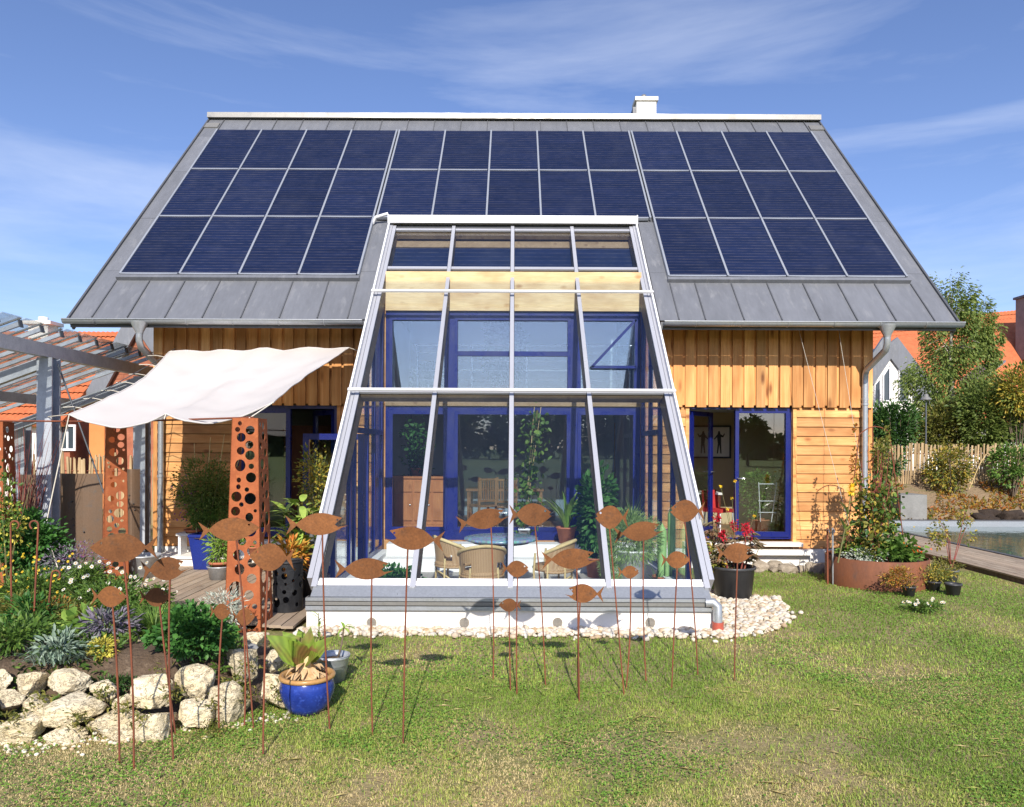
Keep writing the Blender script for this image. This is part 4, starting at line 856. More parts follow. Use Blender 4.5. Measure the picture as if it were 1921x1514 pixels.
m = M(); m.tube([q + Vector((0,0,0.3)), q + Vector((0.02,0,1.4))], 0.02, 6); m.build('stem', MT['bark'], t)
t = potplant('bushy_gallery_plant', 'smaller bushy plant on the gallery beside the left window', 'plant', (W(800,700,14.5).x,14.5,2.862), 0.13, 0.16, 0.22, 'whitealu'); q = wl(t)
P, A = blob(700, (q.x,14.5,3.35), (0.32,0.25,0.3), 14, 0.35, 0.2); leaves('foliage', MT['l_mid'], t, P, A, 0.10, 0.06, kind='hex')
# gallery railing
r = empty('gallery_railing', (0.3, 14.15, 2.862), 'stainless steel railing with level bars on the upper gallery', 'railing')
xs = [-1.82, -0.78, 0.26, 1.30, 2.2]
for x in xs: m = M(); m.tube([(x,14.15,2.862),(x,14.15,3.92)], 0.019, 8); m.build('post', MT['steel'], r)
for z in (3.10, 3.28, 3.46, 3.64, 3.80): m = M(); m.tube([(-1.82,14.13,z),(2.2,14.13,z)], 0.008, 6); m.build('bar', MT['steel'], r)
m = M(); m.tube([(-1.9,14.15,3.94),(2.25,14.15,3.94)], 0.021, 8); m.build('handrail', MT['steel'], r)
# furniture
t = empty('wooden_sideboard', (-1.95, 14.6, 0.462), 'carved brown wooden cabinet standing in the middle room', 'cabinet')
M().box(-2.28, -1.15, 14.3, 14.85, 0.53, 1.40).build('body', MT['furn'], t); M().box(-2.31, -1.12, 14.27, 14.88, 1.402, 1.45).build('top', MT['furn'], t); M().box(-2.30, -1.13, 14.28, 14.86, 0.462, 0.528).build('base', MT['furn'], t)
for k in range(3):
    a = -2.24 + k*0.36; d = M().box(a, a+0.32, 14.275, 14.299, 0.60, 1.12).build('door', MT['furn'], t); M().box(a, a+0.32, 14.275, 14.299, 1.15, 1.36).build('drawer', MT['furn'], t)
    q = M(); q.lathe([(0.0,-0.02),(0.016,-0.01),(0.016,0.01),(0,0.02)], 8, (a+0.28,14.26,0.9)); q.build('knob', MT['steel'], d)
t = empty('wardrobe', (-3.55, 14.2, 0.462), 'tall dark red-brown cupboard seen through the left garden door', 'cupboard')
M().box(-4.3, -3.05, 14.0, 14.5, 0.462, 2.40).build('body', MT['dfurn'], t)
for a in (-4.27, -3.66): M().box(a, a+0.58, 13.975, 13.998, 0.55, 2.32).build('door', MT['dfurn'], t)
def slatchair(loc, rz, label):
    t = empty('dining_chair', loc, label, 'chair', 'wooden chairs in the middle room', rz)
    M().box(-0.21, 0.21, -0.21, 0.21, 0.42, 0.46).build('seat', MT['furn'], t, local=True)
    for x in (-0.19, 0.19):
        for y, h in ((-0.19, 0.98), (0.19, 0.42)): M().box(x-0.02, x+0.02, y-0.02, y+0.02, 0, h).build('leg', MT['furn'], t, local=True)
    for k in range(7): x = -0.15 + 0.05*k; M().box(x-0.013, x+0.013, -0.197, -0.183, 0.56, 0.92).build('slat', MT['furn'], t, local=True)
    for z in (0.54, 0.94): M().box(-0.168, 0.168, -0.205, -0.175, z-0.02, z+0.02).build('back_rail', MT['furn'], t, local=True)
slatchair((-0.55, 14.2, 0.462), 0.5, 'slat-back wooden chair nearer the left window post'); slatchair((-0.12, 14.0, 0.462), 0.0, 'slat-back wooden chair with its back to the big middle pane')
t = empty('dining_table', (-0.2, 14.8, 0.462), 'wooden dining table in the room behind the glass front', 'table')
M().box(-0.9, 0.6, 14.35, 15.2, 0.70+0.462, 0.74+0.462).build('top', MT['furn'], t)
for x in (-0.84, 0.54):
    for y in (14.41, 15.14): M().box(x-0.035, x+0.035, y-0.035, y+0.035, 0.462, 1.16).build('leg', MT['furn'], t)
# framed drawing in the right-hand room, a table and a red chair
p0, p1 = W(1298, 798, 15.28), W(1371, 860, 15.28)
t = empty('framed_picture', ((p0.x+p1.x)/2, 15.28, p1.z), 'black framed drawing of dark figures on the right room wall', 'picture')
frame(M(), p0.x, p1.x, p1.z, p0.z, 15.255, 15.295, 0.035).build('frame', MT['blackplastic'], t)
M().box(p0.x+0.035, p1.x-0.035, 15.272, 15.29, p1.z+0.035, p0.z-0.035).build('sheet', MT['housewhite'], t)
for sx, fl_ in ((0.28, 1), (0.70, -1)):
    x = p0.x + (p1.x-p0.x)*sx; z = p1.z + 0.10; H = (p0.z-p1.z)*0.68; m = M()
    poly = [(-0.10,0),(-0.05,0),(0.0,0.40),(0.06,0),(0.11,0),(0.07,0.45),(0.10,0.72),(0.22,0.62),(0.24,0.66),(0.08,0.86),(0.05,1.0),(-0.02,1.0),(-0.05,0.86),(-0.16,0.80),(-0.22,0.90),(-0.25,0.87),(-0.17,0.72),(-0.08,0.74),(-0.08,0.45)]
    m.plate([(fl_*a*H, b_*H) for a, b_ in (poly if fl_ > 0 else poly[::-1])], [], 0.003, lambda u, v, d: Vector((x+u, 15.271-0.0-d, z+v))); m.build('figure', MT['blackplastic'], t)
t = empty('side_table', (3.35, 13.9, 0.462), 'small table with a white cloth inside the right garden door', 'table')
M().box(3.0, 3.85, 13.7, 14.3, 1.15, 1.19).build('top', MT['white'], t)
for x in (3.05, 3.80):
    for y in (13.75, 14.25): M().box(x-0.025, x+0.025, y-0.025, y+0.025, 0.462, 1.149).build('leg', MT['dfurn'], t)
t = empty('red_chair', (3.72, 13.45, 0.462), 'red and white chair just inside the right garden door', 'chair', rotz=0.6)
M().box(-0.2, 0.2, -0.2, 0.2, 0.40, 0.46).build('seat', MT['cloth_red'], t, local=True)
m = M(); m.hexa([(-0.2,0.16,0.46),(0.2,0.16,0.46),(0.2,0.2,0.46),(-0.2,0.2,0.46),(-0.17,0.22,0.78),(0.17,0.22,0.78),(0.17,0.26,0.78),(-0.17,0.26,0.78)]); m.build('backrest', MT['cloth_red'], t, local=True)
for x in (-0.17, 0.17):
    for y in (-0.17, 0.17): m = M(); m.tube([(x,y,0.4),(x*1.15,y*1.15,0)], 0.015, 6); m.build('leg', MT['whitealu'], t, local=True)

p = Vector((-1.86, 14.45, 1.452)); t = potplant('trailing_ivy', 'dark trailing ivy in a pot on the carved cabinet', 'plant', p, 0.09, 0.11, 0.15, 'terra'); climb(t, [p+Vector((0,0,0.15)), p+Vector((0.02,-0.1,0.5)), p+Vector((-0.02,-0.12,0.95))], 330, 0.09, 'l_deep', 0.24)
m = M(); m.tube([p+Vector((0,0,0.1)), p+Vector((0,-0.05,0.95))], 0.006, 5); m.build('stem', MT['stem'], t)
# ------------------------------------------------------------------ left side: terrace, pergola, sail, pillars
def leaf_strip(base, tip, width, sag=0.15, side=None, fold=0.25, segs=7, wave=0.0):
    base, tip = Vector(base), Vector(tip); ax = tip - base; L = ax.length; d = ax.normalized()
    up = Vector((0,0,1)) if abs(d.z) < 0.95 else Vector((0,-1,0))
    sd = (side or d.cross(up)).normalized(); nn = sd.cross(d).normalized(); m = M(); V = []
    for i in range(segs+1):
        u = i/segs; w_ = width*0.5*max(0.02, math.sin(PI*min(1, 0.06+0.94*u)**0.75))*(1 + wave*math.sin(u*17))
        c = base + ax*u + nn*(sag*L*4*u*(1-u)*0.5); V += [c - sd*w_ + nn*w_*fold, c, c + sd*w_ + nn*w_*fold]
    m.add(V, [q for i in range(segs) for q in ((3*i,3*i+1,3*i+4,3*i+3),(3*i+1,3*i+2,3*i+5,3*i+4))], True); return m
DKZ = 0.08
deck = empty('terrace_deck', (-4.0, 10.2, 0), 'weathered grey timber terrace of long narrow boards', 'deck')
def dk0(x): return float(np.interp(x, [-5.7,-5.3,-4.4,-3.2,-2.3], [11.3,10.2,9.05,8.25,7.95]))
x = -5.70
while x < -2.38:
    m = M(); y0 = dk0(x+0.07) + random.uniform(-0.02,0.02); m.box(x+0.004, x+0.134, y0, 12.36, DKZ-0.03, DKZ + random.uniform(-0.002,0.002)); m.build('plank', MT['deck'], deck, org=(x+0.07, 10, DKZ)); x += 0.140
M().box(-5.68, -2.4, 11.35, 12.30, 0.005, DKZ-0.032).build('joists', MT['asphalt'], deck); M().box(-4.3, -2.42, 9.1, 11.34, 0.005, DKZ-0.032).build('joists', MT['asphalt'], deck)
st = empty('white_step', (-4.9, 12.2, DKZ), 'long low white step along the left house wall', 'step')
M().box(-5.75, -4.40, 11.95, 12.43, DKZ+0.002, 0.20).build('base', MT['white'], st); M().box(-5.78, -4.36, 11.92, 12.44, 0.202, 0.24).build('slab', MT['white'], st)
sh = empty('plant_bench', (-4.98, 12.2, 0.242), 'small white bench beside the blue pot on the step', 'bench')
M().box(-5.45, -4.55, 12.08, 12.36, 0.55, 0.59).build('top', MT['white'], sh)
for x in (-5.40, -4.60): M().box(x-0.02, x+0.02, 12.1, 12.34, 0.242, 0.549).build('leg', MT['whitealu'], sh)
# neighbour's house behind the pergola
def tiled_roof(root, A, B, C, D, nu, nv, mat='rooftile', th=0.05):
    """roof plane A(bottom left) B(bottom right) C(top right) D(top left): courses of tiles as overlapping curved rows"""
    A, B, C, D = map(Vector, (A,B,C,D)); n = (B-A).cross(D-A).normalized(); V = []; T = []
    k = 4
    for j in range(nv):
        v0, v1 = j/nv, (j+1)/nv
        for i in range(nu):
            b = len(V)
            for q in range(k+1):
                u = (i + q/k)/nu; h = 0.035*math.sin(PI*q/k)
                for v, o in ((v0, 0.05), (v1, 0.01)):
                    p = (A*(1-u)+B*u)*(1-v) + (D*(1-u)+C*u)*v + n*(o + h); V.append(tuple(p))
            T += [(b+2*q, b+2*q+2, b+2*q+3, b+2*q+1) for q in range(k)]
    o = np_mesh('tile_courses', V, T, MT[mat], root, smooth=True); o['kind'] = 'stuff'
    m = M(); m.hexa([A - n*0.15, B - n*0.15, C - n*0.15, D - n*0.15, A, B, C, D]); m.build('roof', MT[mat], root); return n
nh = empty('brick_gable_house', (W(200,700,26).x, 26, 0), 'neighbouring house with orange tiled roof and brick gable behind the pergola', 'house')
D_ = 26.0
rl, rr = W(60,622,D_), W(248,617,D_+1)
ridz = (rl.z+rr.z)/2; ex = rr.x + 1.0
tiled_roof(nh, (rl.x-6, D_-3.0, ridz-3.4), (rr.x-0.1, D_-3.0, ridz-3.4), (rr.x-0.1, D_+1, ridz), (rl.x-6, D_+1, ridz), 52, 14)
m = M(); gx = rr.x - 0.1; gp = [(D_-2.6,0),(D_+5,0),(D_+5,ridz-3.4),(D_+1,ridz-0.2),(D_-2.6,ridz-3.2)]; n = len(gp)
m.add([(gx,y,z) for y, z in gp]+[(gx-0.3,y,z) for y, z in gp], [tuple(range(n)), tuple(range(2*n-1,n-1,-1))]+[(i,(i+1)%n,(i+1)%n+n,i+n) for i in range(n)]); m.build('side_gable', MT['brick'], nh)
q0 = W(190,860,D_-3); M().box(rl.x-6, rr.x-0.4, D_-2.6, D_-2.3, 0, ridz-3.3).build('front_wall', MT['housewhite'], nh)
# cross wing with the brick gable facing the garden
g0, g1, ap = W(205,700,24.5), W(330,700,24.5), W(262,600,24.5)
m = M(); gp = [(g0.x-0.2,0),(g1.x,0),(g1.x,g1.z-0.4),(ap.x,ap.z),(g0.x-0.2,g0.z-0.6)]; n = len(gp)
m.add([(x,24.5,z) for x, z in gp]+[(x,24.8,z) for x, z in gp], [tuple(range(n)), tuple(range(2*n-1,n-1,-1))]+[(i,(i+1)%n,(i+1)%n+n,i+n) for i in range(n)]); bg = m.build('brick_gable', MT['brick'], nh)
for r in range(22):     # courses of bricks as raised rows
    z = 2.6 + r*0.16; hw = (ap.z-0.1-z)/(ap.z-g1.z+0.4)
    xa = ap.x - (ap.x-g0.x+0.1)*min(1,max(0,hw)); xb = ap.x + (g1.x-ap.x)*min(1,max(0,hw))
    if xb-xa < 0.5: continue
    x = xa + (0.15 if r % 2 else 0)
    while x + 0.46 < xb:
        M().box(x, x+0.44, 24.485, 24.499, z, z+0.135).build('brick', MT['brick'], bg); x += 0.47
m = M(); m.beam((g0.x-0.5,24.35,g0.z-0.9), (ap.x,24.35,ap.z+0.12), 0.5, 0.14, (0,1,0)); m.build('verge_board', MT['zinc'], nh)
m = M(); m.beam((g1.x+0.5,24.35,g1.z-0.7), (ap.x,24.35,ap.z+0.12), 0.5, 0.14, (0,1,0)); m.build('verge_board', MT['zinc'], nh)
c = W(78,630,D_+0.8); M().box(c.x-0.35, c.x+0.35, D_+0.6, D_+1.2, ridz-0.8, ridz+0.22).build('chimney', MT['housewhite'], nh); M().box(c.x-0.5, c.x+0.5, D_+0.5, D_+1.3, ridz+0.222, ridz+0.34).build('chimney_cap', MT['housewhite'], nh)
m = M(); m.lathe([(0.16,ridz+0.342),(0.16,ridz+0.52),(0.0,ridz+0.55)], 10, (c.x,D_+0.9,0)); m.build('chimney_pot', MT['housewhite'], nh)
a, b = W(116,800,D_-2.62), W(140,842,D_-2.62); wd_ = M().box(a.x, b.x, D_-2.64, D_-2.605, b.z, a.z).build('window', MT['darkpane'], nh); frame(M(), a.x-0.06, b.x+0.06, b.z-0.06, a.z+0.06, D_-2.68, D_-2.645, 0.07).build('window_frame', MT['whitealu'], wd_); M().box((a.x+b.x)/2-0.03, (a.x+b.x)/2+0.03, D_-2.67, D_-2.646, b.z, a.z).build('window_bar', MT['whitealu'], wd_)
M().box(W(167,860,23.8).x, W(196,860,23.8).x, 23.8, 24.4, 0, 2.9).build('orange_porch', MT['oranger'], nh)
sk = M(); sk.hexa([(rl.x-2.1,D_-1.65,ridz-2.15),(rl.x-1.1,D_-1.65,ridz-2.15),(rl.x-1.1,D_-0.7,ridz-1.35),(rl.x-2.1,D_-0.7,ridz-1.35),(rl.x-2.1,D_-1.75,ridz-2.05),(rl.x-1.1,D_-1.75,ridz-2.05),(rl.x-1.1,D_-0.8,ridz-1.25),(rl.x-2.1,D_-0.8,ridz-1.25)]); sk.build('roof_window', MT['darkpane'], nh)
# paling fence behind the pergola
def paling(name, label, A, B, z0, z1, n, group, hz=0.05):
    A, B = Vector(A), Vector(B); root = empty(name, (A+B)/2, label, 'fence', group); me = M().box(-0.022, 0.022, -0.012, 0.012, 0, 1.0); me = me.mesh('picket'); me.materials.append(MT['picket'])
    d = (B-A)/n
    for i in range(n):
        p = A + d*i; h = (z1-z0)*random.uniform(1-hz,1+hz) + 0.03*math.sin(i*0.35)
        inst(me, 'picket', root, (p.x, p.y, z0(i) if callable(z0) else z0), (random.uniform(-0.04,0.04), random.uniform(-0.05,0.05), random.uniform(-0.3,0.3)), (random.uniform(0.75,1.3), 1, h))
    for f in (0.2, 0.78):
        m = M(); m.tube([(A.x,A.y+0.02,z0+(z1-z0)*f), (B.x,B.y+0.02,z0+(z1-z0)*f)], 0.012, 5); m.build('wire', MT['rustrod'], root)
    return root
a, b = W(20,880,19), W(300,880,19); paling('paling_fence', 'rustic paling fence under the pergola behind the brown screens', (a.x,19,0), (b.x,19,0), 0.0, 1.75, 62, 'rustic paling fences')
# pergola of galvanised steel with a glass roof
pg = empty('glass_pergola', (-8.0, 12, 0), 'galvanised steel pergola with a sloping glass roof left of the house', 'pergola')
XB, ZB = -6.78, 3.47; sl = 0.36
m = M(); m.beam((XB, 8.6, ZB-0.09), (XB, 14.0, ZB-0.09), 0.12, 0.19); m.build('main_beam', MT['galv'], pg)
XL = -9.9; zl = ZB - (XB-XL)*sl*0.45
for xx in (-8.35, XL):
    zz = ZB - (XB-xx)*sl; m = M(); m.beam((xx, 8.6, zz-0.10), (xx, 14.0, zz-0.10), 0.10, 0.16); m.build('purlin_beam', MT['galv'], pg)
def post(x, y, h, s=0.11):
    m = M(); m.box(x-s, x+s, y-s, y-s+0.022, 0, h).box(x-s, x+s, y+s-0.022, y+s, 0, h).box(x-0.012, x+0.012, y-s+0.022, y+s-0.022, 0, h); m.build('post', MT['galv'], pg)
post(XB, 10.9, ZB-0.19); post(XB-0.05, 13.75, ZB-0.19); post(XL+0.3, 10.9, ZB-(XB-XL-0.3)*sl-0.19); post(-9.2, 14.0, ZB-(XB+9.2)*sl-0.19)
for k in range(11):
    y = 9.05 + 0.455*k; xr = -6.58; zr_ = lambda x: ZB + 0.085 - (XB-x)*sl
    m = M(); m.beam((xr, y, zr_(xr)), (-10.4, y, zr_(-10.4)), 0.04, 0.055); m.build('glazing_rafter', MT['galv'], pg)
    m = M(); m.beam((xr+0.012, y, zr_(xr)+0.004), (xr-0.004, y, zr_(xr)), 0.075, 0.10); m.build('end_cap', MT['darksteel'], pg)
    m = M(); m.beam((xr, y, zr_(xr)+0.076), (-10.4, y, zr_(-10.4)+0.076), 0.05, 0.014); m.build('cover_strip', MT['darksteel'], pg)
    if k < 10:
        m = M(); a_ = lambda x, yy, o: (x, yy, zr_(x)+o); m.hexa([a_(-10.4,y+0.03,0.055),a_(xr+0.05,y+0.03,0.055),a_(xr+0.05,y+0.425,0.055),a_(-10.4,y+0.425,0.055),a_(-10.4,y+0.03,0.067),a_(xr+0.05,y+0.03,0.067),a_(xr+0.05,y+0.425,0.067),a_(-10.4,y+0.425,0.067)]); m.build('roof_pane', MT['roofglass'], pg)
for k in range(2):
    y = 10.9 + k*2.85; m = M(); m.beam((XB-0.14, y, ZB-0.28), (XL+0.05, y, ZB-0.28-(XB-XL-0.1)*sl), 0.09, 0.16); m.build('cross_beam', MT['galv'], pg)
m = M(); m.tube([(XB+0.1,10.95,3.2),(XB+1.1,11.1,0.2)], 0.012, 6); m.build('tension_rod', MT['darksteel'], pg)
# brown steel screens
for (xa, xb, ya, yb, D, lab) in ((37,97,890,1015,11.3,'dark grey-brown steel screen left of the pergola post'), (112,192,888,1018,11.5,'wide brown steel screen between pergola post and rusty pillar'), (238,262,880,1015,12.3,'narrow grey steel screen behind the middle rusty pillar')):
    p, q = W(xa,ya,D), W(xb,yb,D); m = M(); n_ = 8; V = []
    for o in (0, 0.006):
        for i in range(n_+1):
            u = i/n_; x = p.x + (q.x-p.x)*u; y = D - 0.10*math.sin(PI*u) + o
            V += [(x,y,0.0),(x,y,p.z)]
    k = 2*(n_+1); fs = []
    for i in range(n_): b = 2*i; fs += [(b,b+2,b+3,b+1),(k+b+2,k+b,k+b+1,k+b+3),(b+1,b+3,k+b+3,k+b+1)]
    fs += [(0,1,k+1,k),(k-2,2*k-2,2*k-1,k-1)]
    o = m.add(V, fs); root = empty('steel_screen', ((p.x+q.x)/2, D, 0), lab, 'screen', 'steel screens under the pergola'); m.build('sheet', MT['rustscreen'], root)
    for i in range(5): 
        bx_ = p.x + (q.x-p.x)*random.uniform(0.2,0.8); bz = random.uniform(0.5,1.4); s_ = M(); yy = D - 0.10*math.sin(PI*(bx_-p.x)/(q.x-p.x)); s_.lathe([(0.0,-0.004),(0.012,-0.004),(0.012,0.01)], 8, (bx_,yy-0.012,bz)); s_.build('bolt', MT['darksteel'], root)
# rusty perforated pillars
def pillar(c, rz, wb, wt, h, label, seed):
    R = random.Random(seed); root = empty('perforated_pillar', c, label, 'pillar', 'rusty perforated steel pillars', rz)
    for k in (0, 1, 3):      # front and two sides; open at the back
        a = k*PI/2 - PI/2; nrm = Vector((math.cos(a), math.sin(a), 0)); tn = Vector((-nrm.y, nrm.x, 0)); holes = []; tries = 0
        while tries < 900 and len(holes) < 34:
            tries += 1; v = R.uniform(0.05, h-0.04); hw = (wb+(wt-wb)*v/h)/2; r = R.choice([0.018,0.024,0.03,0.04,0.05])*(1.25 - 0.35*v/h); r = min(r, hw*0.46)
            if tries < 330: r = hw*R.uniform(0.26,0.46)
            u = R.uniform(-1,1)*(hw - r - 0.022); ry = r*R.choice([1,1,1.15])
            if v - ry < 0.03 or v + ry > h-0.03: continue
            if all((u-a_[0])**2 + (v-a_[1])**2 > (max(r,ry)+max(a_[2],a_[3])+0.016)**2 for a_ in holes): holes.append((u, v, r, ry))
        q = lambda v: (wb + (wt-wb)*v/h)/2
        m = M(); m.plate([(-wb/2,0),(wb/2,0),(wt/2,h),(-wt/2,h)], holes, 0.007, lambda u, v, d: nrm*(q(v)-d) + tn*u + Vector((0,0,v)))
        m.build('plate', MT['corten'], root, local=True)
    return root
P1 = Gc(467,1187,0.2); P2 = Gc(216,1106,0.15); P3 = Gc(-4,1126,0.15)
P1.z = P2.z = P3.z = 0.0
pillar(P1, 0.0, 0.40, 0.285, 2.31, 'rusty steel pillar with round holes nearest the glass conservatory', 3)
pillar(P2, 0.55, 0.33, 0.25, 2.33, 'rusty steel pillar with round holes between the brown screens and the terrace', 11)
pillar(P3, 0.1, 0.33, 0.25, 2.31, 'rusty steel pillar with round holes cut by the left picture edge', 5)
m = M(); m.tube([P3+Vector((-1.5,0,2.33)), P3+Vector((0,0,2.325)), P2+Vector((0,0,2.345)), P1+Vector((0,0.1,2.325))], 0.013, 6)
tag(m.build('connecting_rod', MT['rustrod']), 'long thin rusty rod joining the tops of the rusty pillars', 'rod')
# shade sail
A_, B_, C_, D_s = W(318,660,12.1), W(655,653,12.1), W(512,755,8.7), W(130,777,9.6)
ss = empty('shade_sail', (A_+B_+C_+D_s)/4, 'white canvas shade sail stretched between house wall and pillars', 'shade sail')
n = 44; V = []; T = []
for j in range(n+1):
    v = j/n
    for i in range(n+1):
        u = i/n; p = (A_*(1-u)+B_*u)*(1-v) + (D_s*(1-u)+C_*u)*v
        sag = -0.10*math.sin(PI*u)*v**1.3 - 0.13*abs(math.sin(2*PI*u))*v**1.4 - 0.16*math.sin(PI*u)*math.sin(PI*v) - 0.06*math.sin(PI*v)
        ed = 0.14*math.sin(PI*v)*((1-u)**6 - u**6) ; fr_ = -0.14*math.sin(PI*u)*v**8
        rid = 0.05*math.exp(-((u-0.50)/0.05)**2)*(0.3+0.7*v)
        wr = 0.018*math.sin(34*(u*0.8+0.3*v)+4*noise.noise((u*3,v*3,1)))*((1-v)**2*u*(1-u)*3 + 0.25) + 0.02*noise.noise((u*7,v*9,3))
        V.append((p.x + ed, p.y - fr_*0 , p.z + sag + rid + wr))
for j in range(n):
    for i in range(n): b = j*(n+1)+i; T.append((b, b+1, b+n+2, b+n+1))
np_mesh('canvas', V, T, MT['canvas'], ss, smooth=True)
vi = lambda i, j: Vector(V[j*(n+1)+i])
for ring_ in ([vi(i,0) for i in range(0,n+1,2)], [vi(i,n) for i in range(0,n+1,2)], [vi(0,j) for j in range(0,n+1,2)], [vi(n,j) for j in range(0,n+1,2)]):
    m = M(); m.tube(ring_, 0.011, 5); m.build('hem', MT['canvas'], ss)
m = M(); m.tube([vi(22,j) + Vector((0,0,-0.012)) for j in range(0,n+1,2)], 0.009, 5); m.build('seam_rope', MT['rope'], ss)
for i0 in ((0,0),(n,0),(n,n),(0,n)):
    pass
for a, b in ((vi(0,0), Vector((-5.62,12.40,3.62))), (vi(n,0), Vector((-2.42,12.40,3.55))), (vi(n,n), P1+Vector((-0.05,0.1,2.31))), (vi(0,n), Vector((XB+0.05,10.8,2.42))), (vi(22,0), Vector(( (A_.x+B_.x)/2,12.40,3.58))), (vi(22,n), Vector((vi(22,n).x, vi(22,n).y-0.05, 2.33)))):
    m = M(); m.tube([a, b], 0.008, 5); m.build('rope', MT['rope'], ss)
for k in range(7):
    a = vi(0, 4+6*k); m = M(); m.tube([a, a + Vector((-0.16,0.05,0.03)), a + Vector((-0.28,0.02,0.02))], 0.006, 5); m.build('rope', MT['rope'], ss)
m = M(); m.tube([vi(0,n)+Vector((-0.1,0,0)), Vector((-5.62,12.3,3.55))], 0.007, 5); m.build('edge_cable', MT['darksteel'], ss)
m = M(); m.tube([vi(0,n), Vector((W(85,1000,9.6).x,9.6,0.95)), Vector((W(108,1068,9.2).x,9.2,0.5))], 0.008, 5); tag(m.build('guy_rope', MT['rope']), 'slack pale rope hanging down beside the pergola post', 'rope')
# ------------------------------------------------------------------ pots on the terrace
def leafy(root, c, rad, n, mat, L, Wd, clumps=18, spread=0.36, hollow=0.2, kind='hex', name='foliage'):
    P, A = blob(n, c, rad, clumps, spread, hollow); return leaves(name, MT[mat], root, P, A, L*(0.6+0.8*rng.random(n)), Wd*(0.6+0.8*rng.random(n)), kind=kind)
def stems(root, c, top, n=6, r=0.006, mat='stem', sp=0.15):
    m = M(); c, top = Vector(c), Vector(top)
    for k in range(n):
        e = top + Vector((random.uniform(-sp,sp), random.uniform(-sp,sp), random.uniform(-0.1,0.1))); m.tube([c + Vector((random.uniform(-0.03,0.03),random.uniform(-0.03,0.03),0)), (c+e)/2 + Vector((random.uniform(-sp,sp)*0.3,0,0)), e], [r, r*0.8, r*0.5], 5)
    return m.build('stem', MT[mat], root)
p = Vector((W(385,1040,11.75).x, 11.75, 0.082)); t = empty('climber_in_blue_pot', p, 'bushy olive climber in a tall blue pot against the plank wall', 'plant')
m = M(); m.lathe([(0,0.002),(0.18,0.0),(0.26,0.50),(0.275,0.51),(0.275,0.55),(0.24,0.55),(0.235,0.50)], 4, p, smooth=False); m.build('pot', MT['bluepaintpot'], t); soilcap(t, p, 0.22, 0.50)
leafy(t, p+Vector((-0.02,0.18,1.22)), (0.58,0.36,0.60), 5200, 'l_birch', 0.05, 0.022, 40, 0.30, 0.1, 'diamond')  # paler leaf colour stands in for sunlight where the sail shades the bush
leafy(t, p+Vector((-0.05,0.1,0.92)), (0.46,0.36,0.34), 2000, 'l_mid', 0.05, 0.022, 16, 0.34, 0.1, 'diamond')
P, A = blob(50, p+Vector((-0.35,0.0,1.0)), (0.35,0.2,0.45), 12, 0.5, 0.3); leaves('flowers', MT['petalp'], t, P, A, 0.035, 0.03)
stems(t, p+Vector((0,0,0.50)), p+Vector((0,0.25,1.7)), 8, 0.008, 'stem', 0.4)
for q in ((-0.45,2.05),(-0.18,2.15),(0.05,2.2),(0.35,2.0),(0.28,2.2)):
    m = M(); m.tube([p+Vector((q[0]*0.4,0.1,0.50)), Vector((p.x+q[0],12.38,q[1]))], 0.008, 5); m.build('cane', MT['bamboo'], t)
p = G(412,1086,DKZ); p.z = DKZ+0.002; t = empty('tub_plant', p, 'green leafy plant in a round zinc tub on the terrace', 'plant')
m = M(); m.lathe([(0,0.002),(0.135,0),(0.165,0.17),(0.178,0.175),(0.178,0.19),(0.16,0.19),(0.155,0.15)], 28, p); m.build('zinc_tub', MT['bucket'], t)
m = M(); m.lathe([(0.10,0.14),(0.145,0.22),(0.155,0.22),(0.155,0.255),(0.14,0.255),(0.13,0.22),(0,0.22)], 24, p); m.build('inner_pot', MT['terra'], t)
leafy(t, p+Vector((0,0,0.45)), (0.20,0.18,0.25), 420, 'l_bright', 0.10, 0.02, 14, 0.4, 0.1); stems(t, p+Vector((0,0,0.22)), p+Vector((0,0,0.6)), 14, 0.005, 'stem', 0.12)
p = G(268,1082,DKZ); p.z = DKZ+0.002; t = empty('zinc_wash_tub', p, 'large empty oval zinc tub beside the middle rusty pillar', 'tub')
m = M(); m.lathe([(0,0.002),(0.20,0),(0.25,0.30),(0.262,0.305),(0.262,0.325),(0.245,0.325),(0.195,0.02),(0,0.02)], 32, p); m.build('body', MT['bucket'], t)
for sx in (-1,1): m = M(); m.tube([p+Vector((sx*0.26,-0.05,0.27)), p+Vector((sx*0.30,0,0.29)), p+Vector((sx*0.26,0.05,0.27))], 0.01, 6); m.build('handle', MT['bucket'], t)
p = Vector((W(365,1018,12.2).x,12.2,0.592)); t = potplant('bench_herb', 'small green herb in a flat terracotta bowl on the white bench', 'plant', p, 0.12, 0.15, 0.06, 'terra'); leafy(t, p+Vector((0,0,0.17)), (0.15,0.12,0.13), 120, 'l_bright', 0.09, 0.05, 8, 0.4, 0.1)
p = Vector((W(456,1040,11.6).x,11.6,DKZ+0.002)); t = empty('pot_stand', p, 'low white plant stand behind the perforated pillar', 'stand'); M().box(p.x-0.22, p.x+0.40, 11.45, 11.75, 0.28, 0.31).build('top', MT['white'], t)
for x in (p.x-0.19, p.x+0.37): M().box(x-0.015, x+0.015, 11.48, 11.72, DKZ+0.002, 0.279).build('leg', MT['darksteel'], t)
q = p + Vector((-0.02,0,0.31-p.z)); t = potplant('pale_blue_pot_plant', 'little plant in a pale blue pot behind the perforated pillar', 'plant', q, 0.06, 0.085, 0.13, 'paleblue'); leafy(t, q+Vector((0,0,0.17)), (0.08,0.08,0.06), 70, 'l_mid', 0.05, 0.03, 6, 0.4, 0.1)
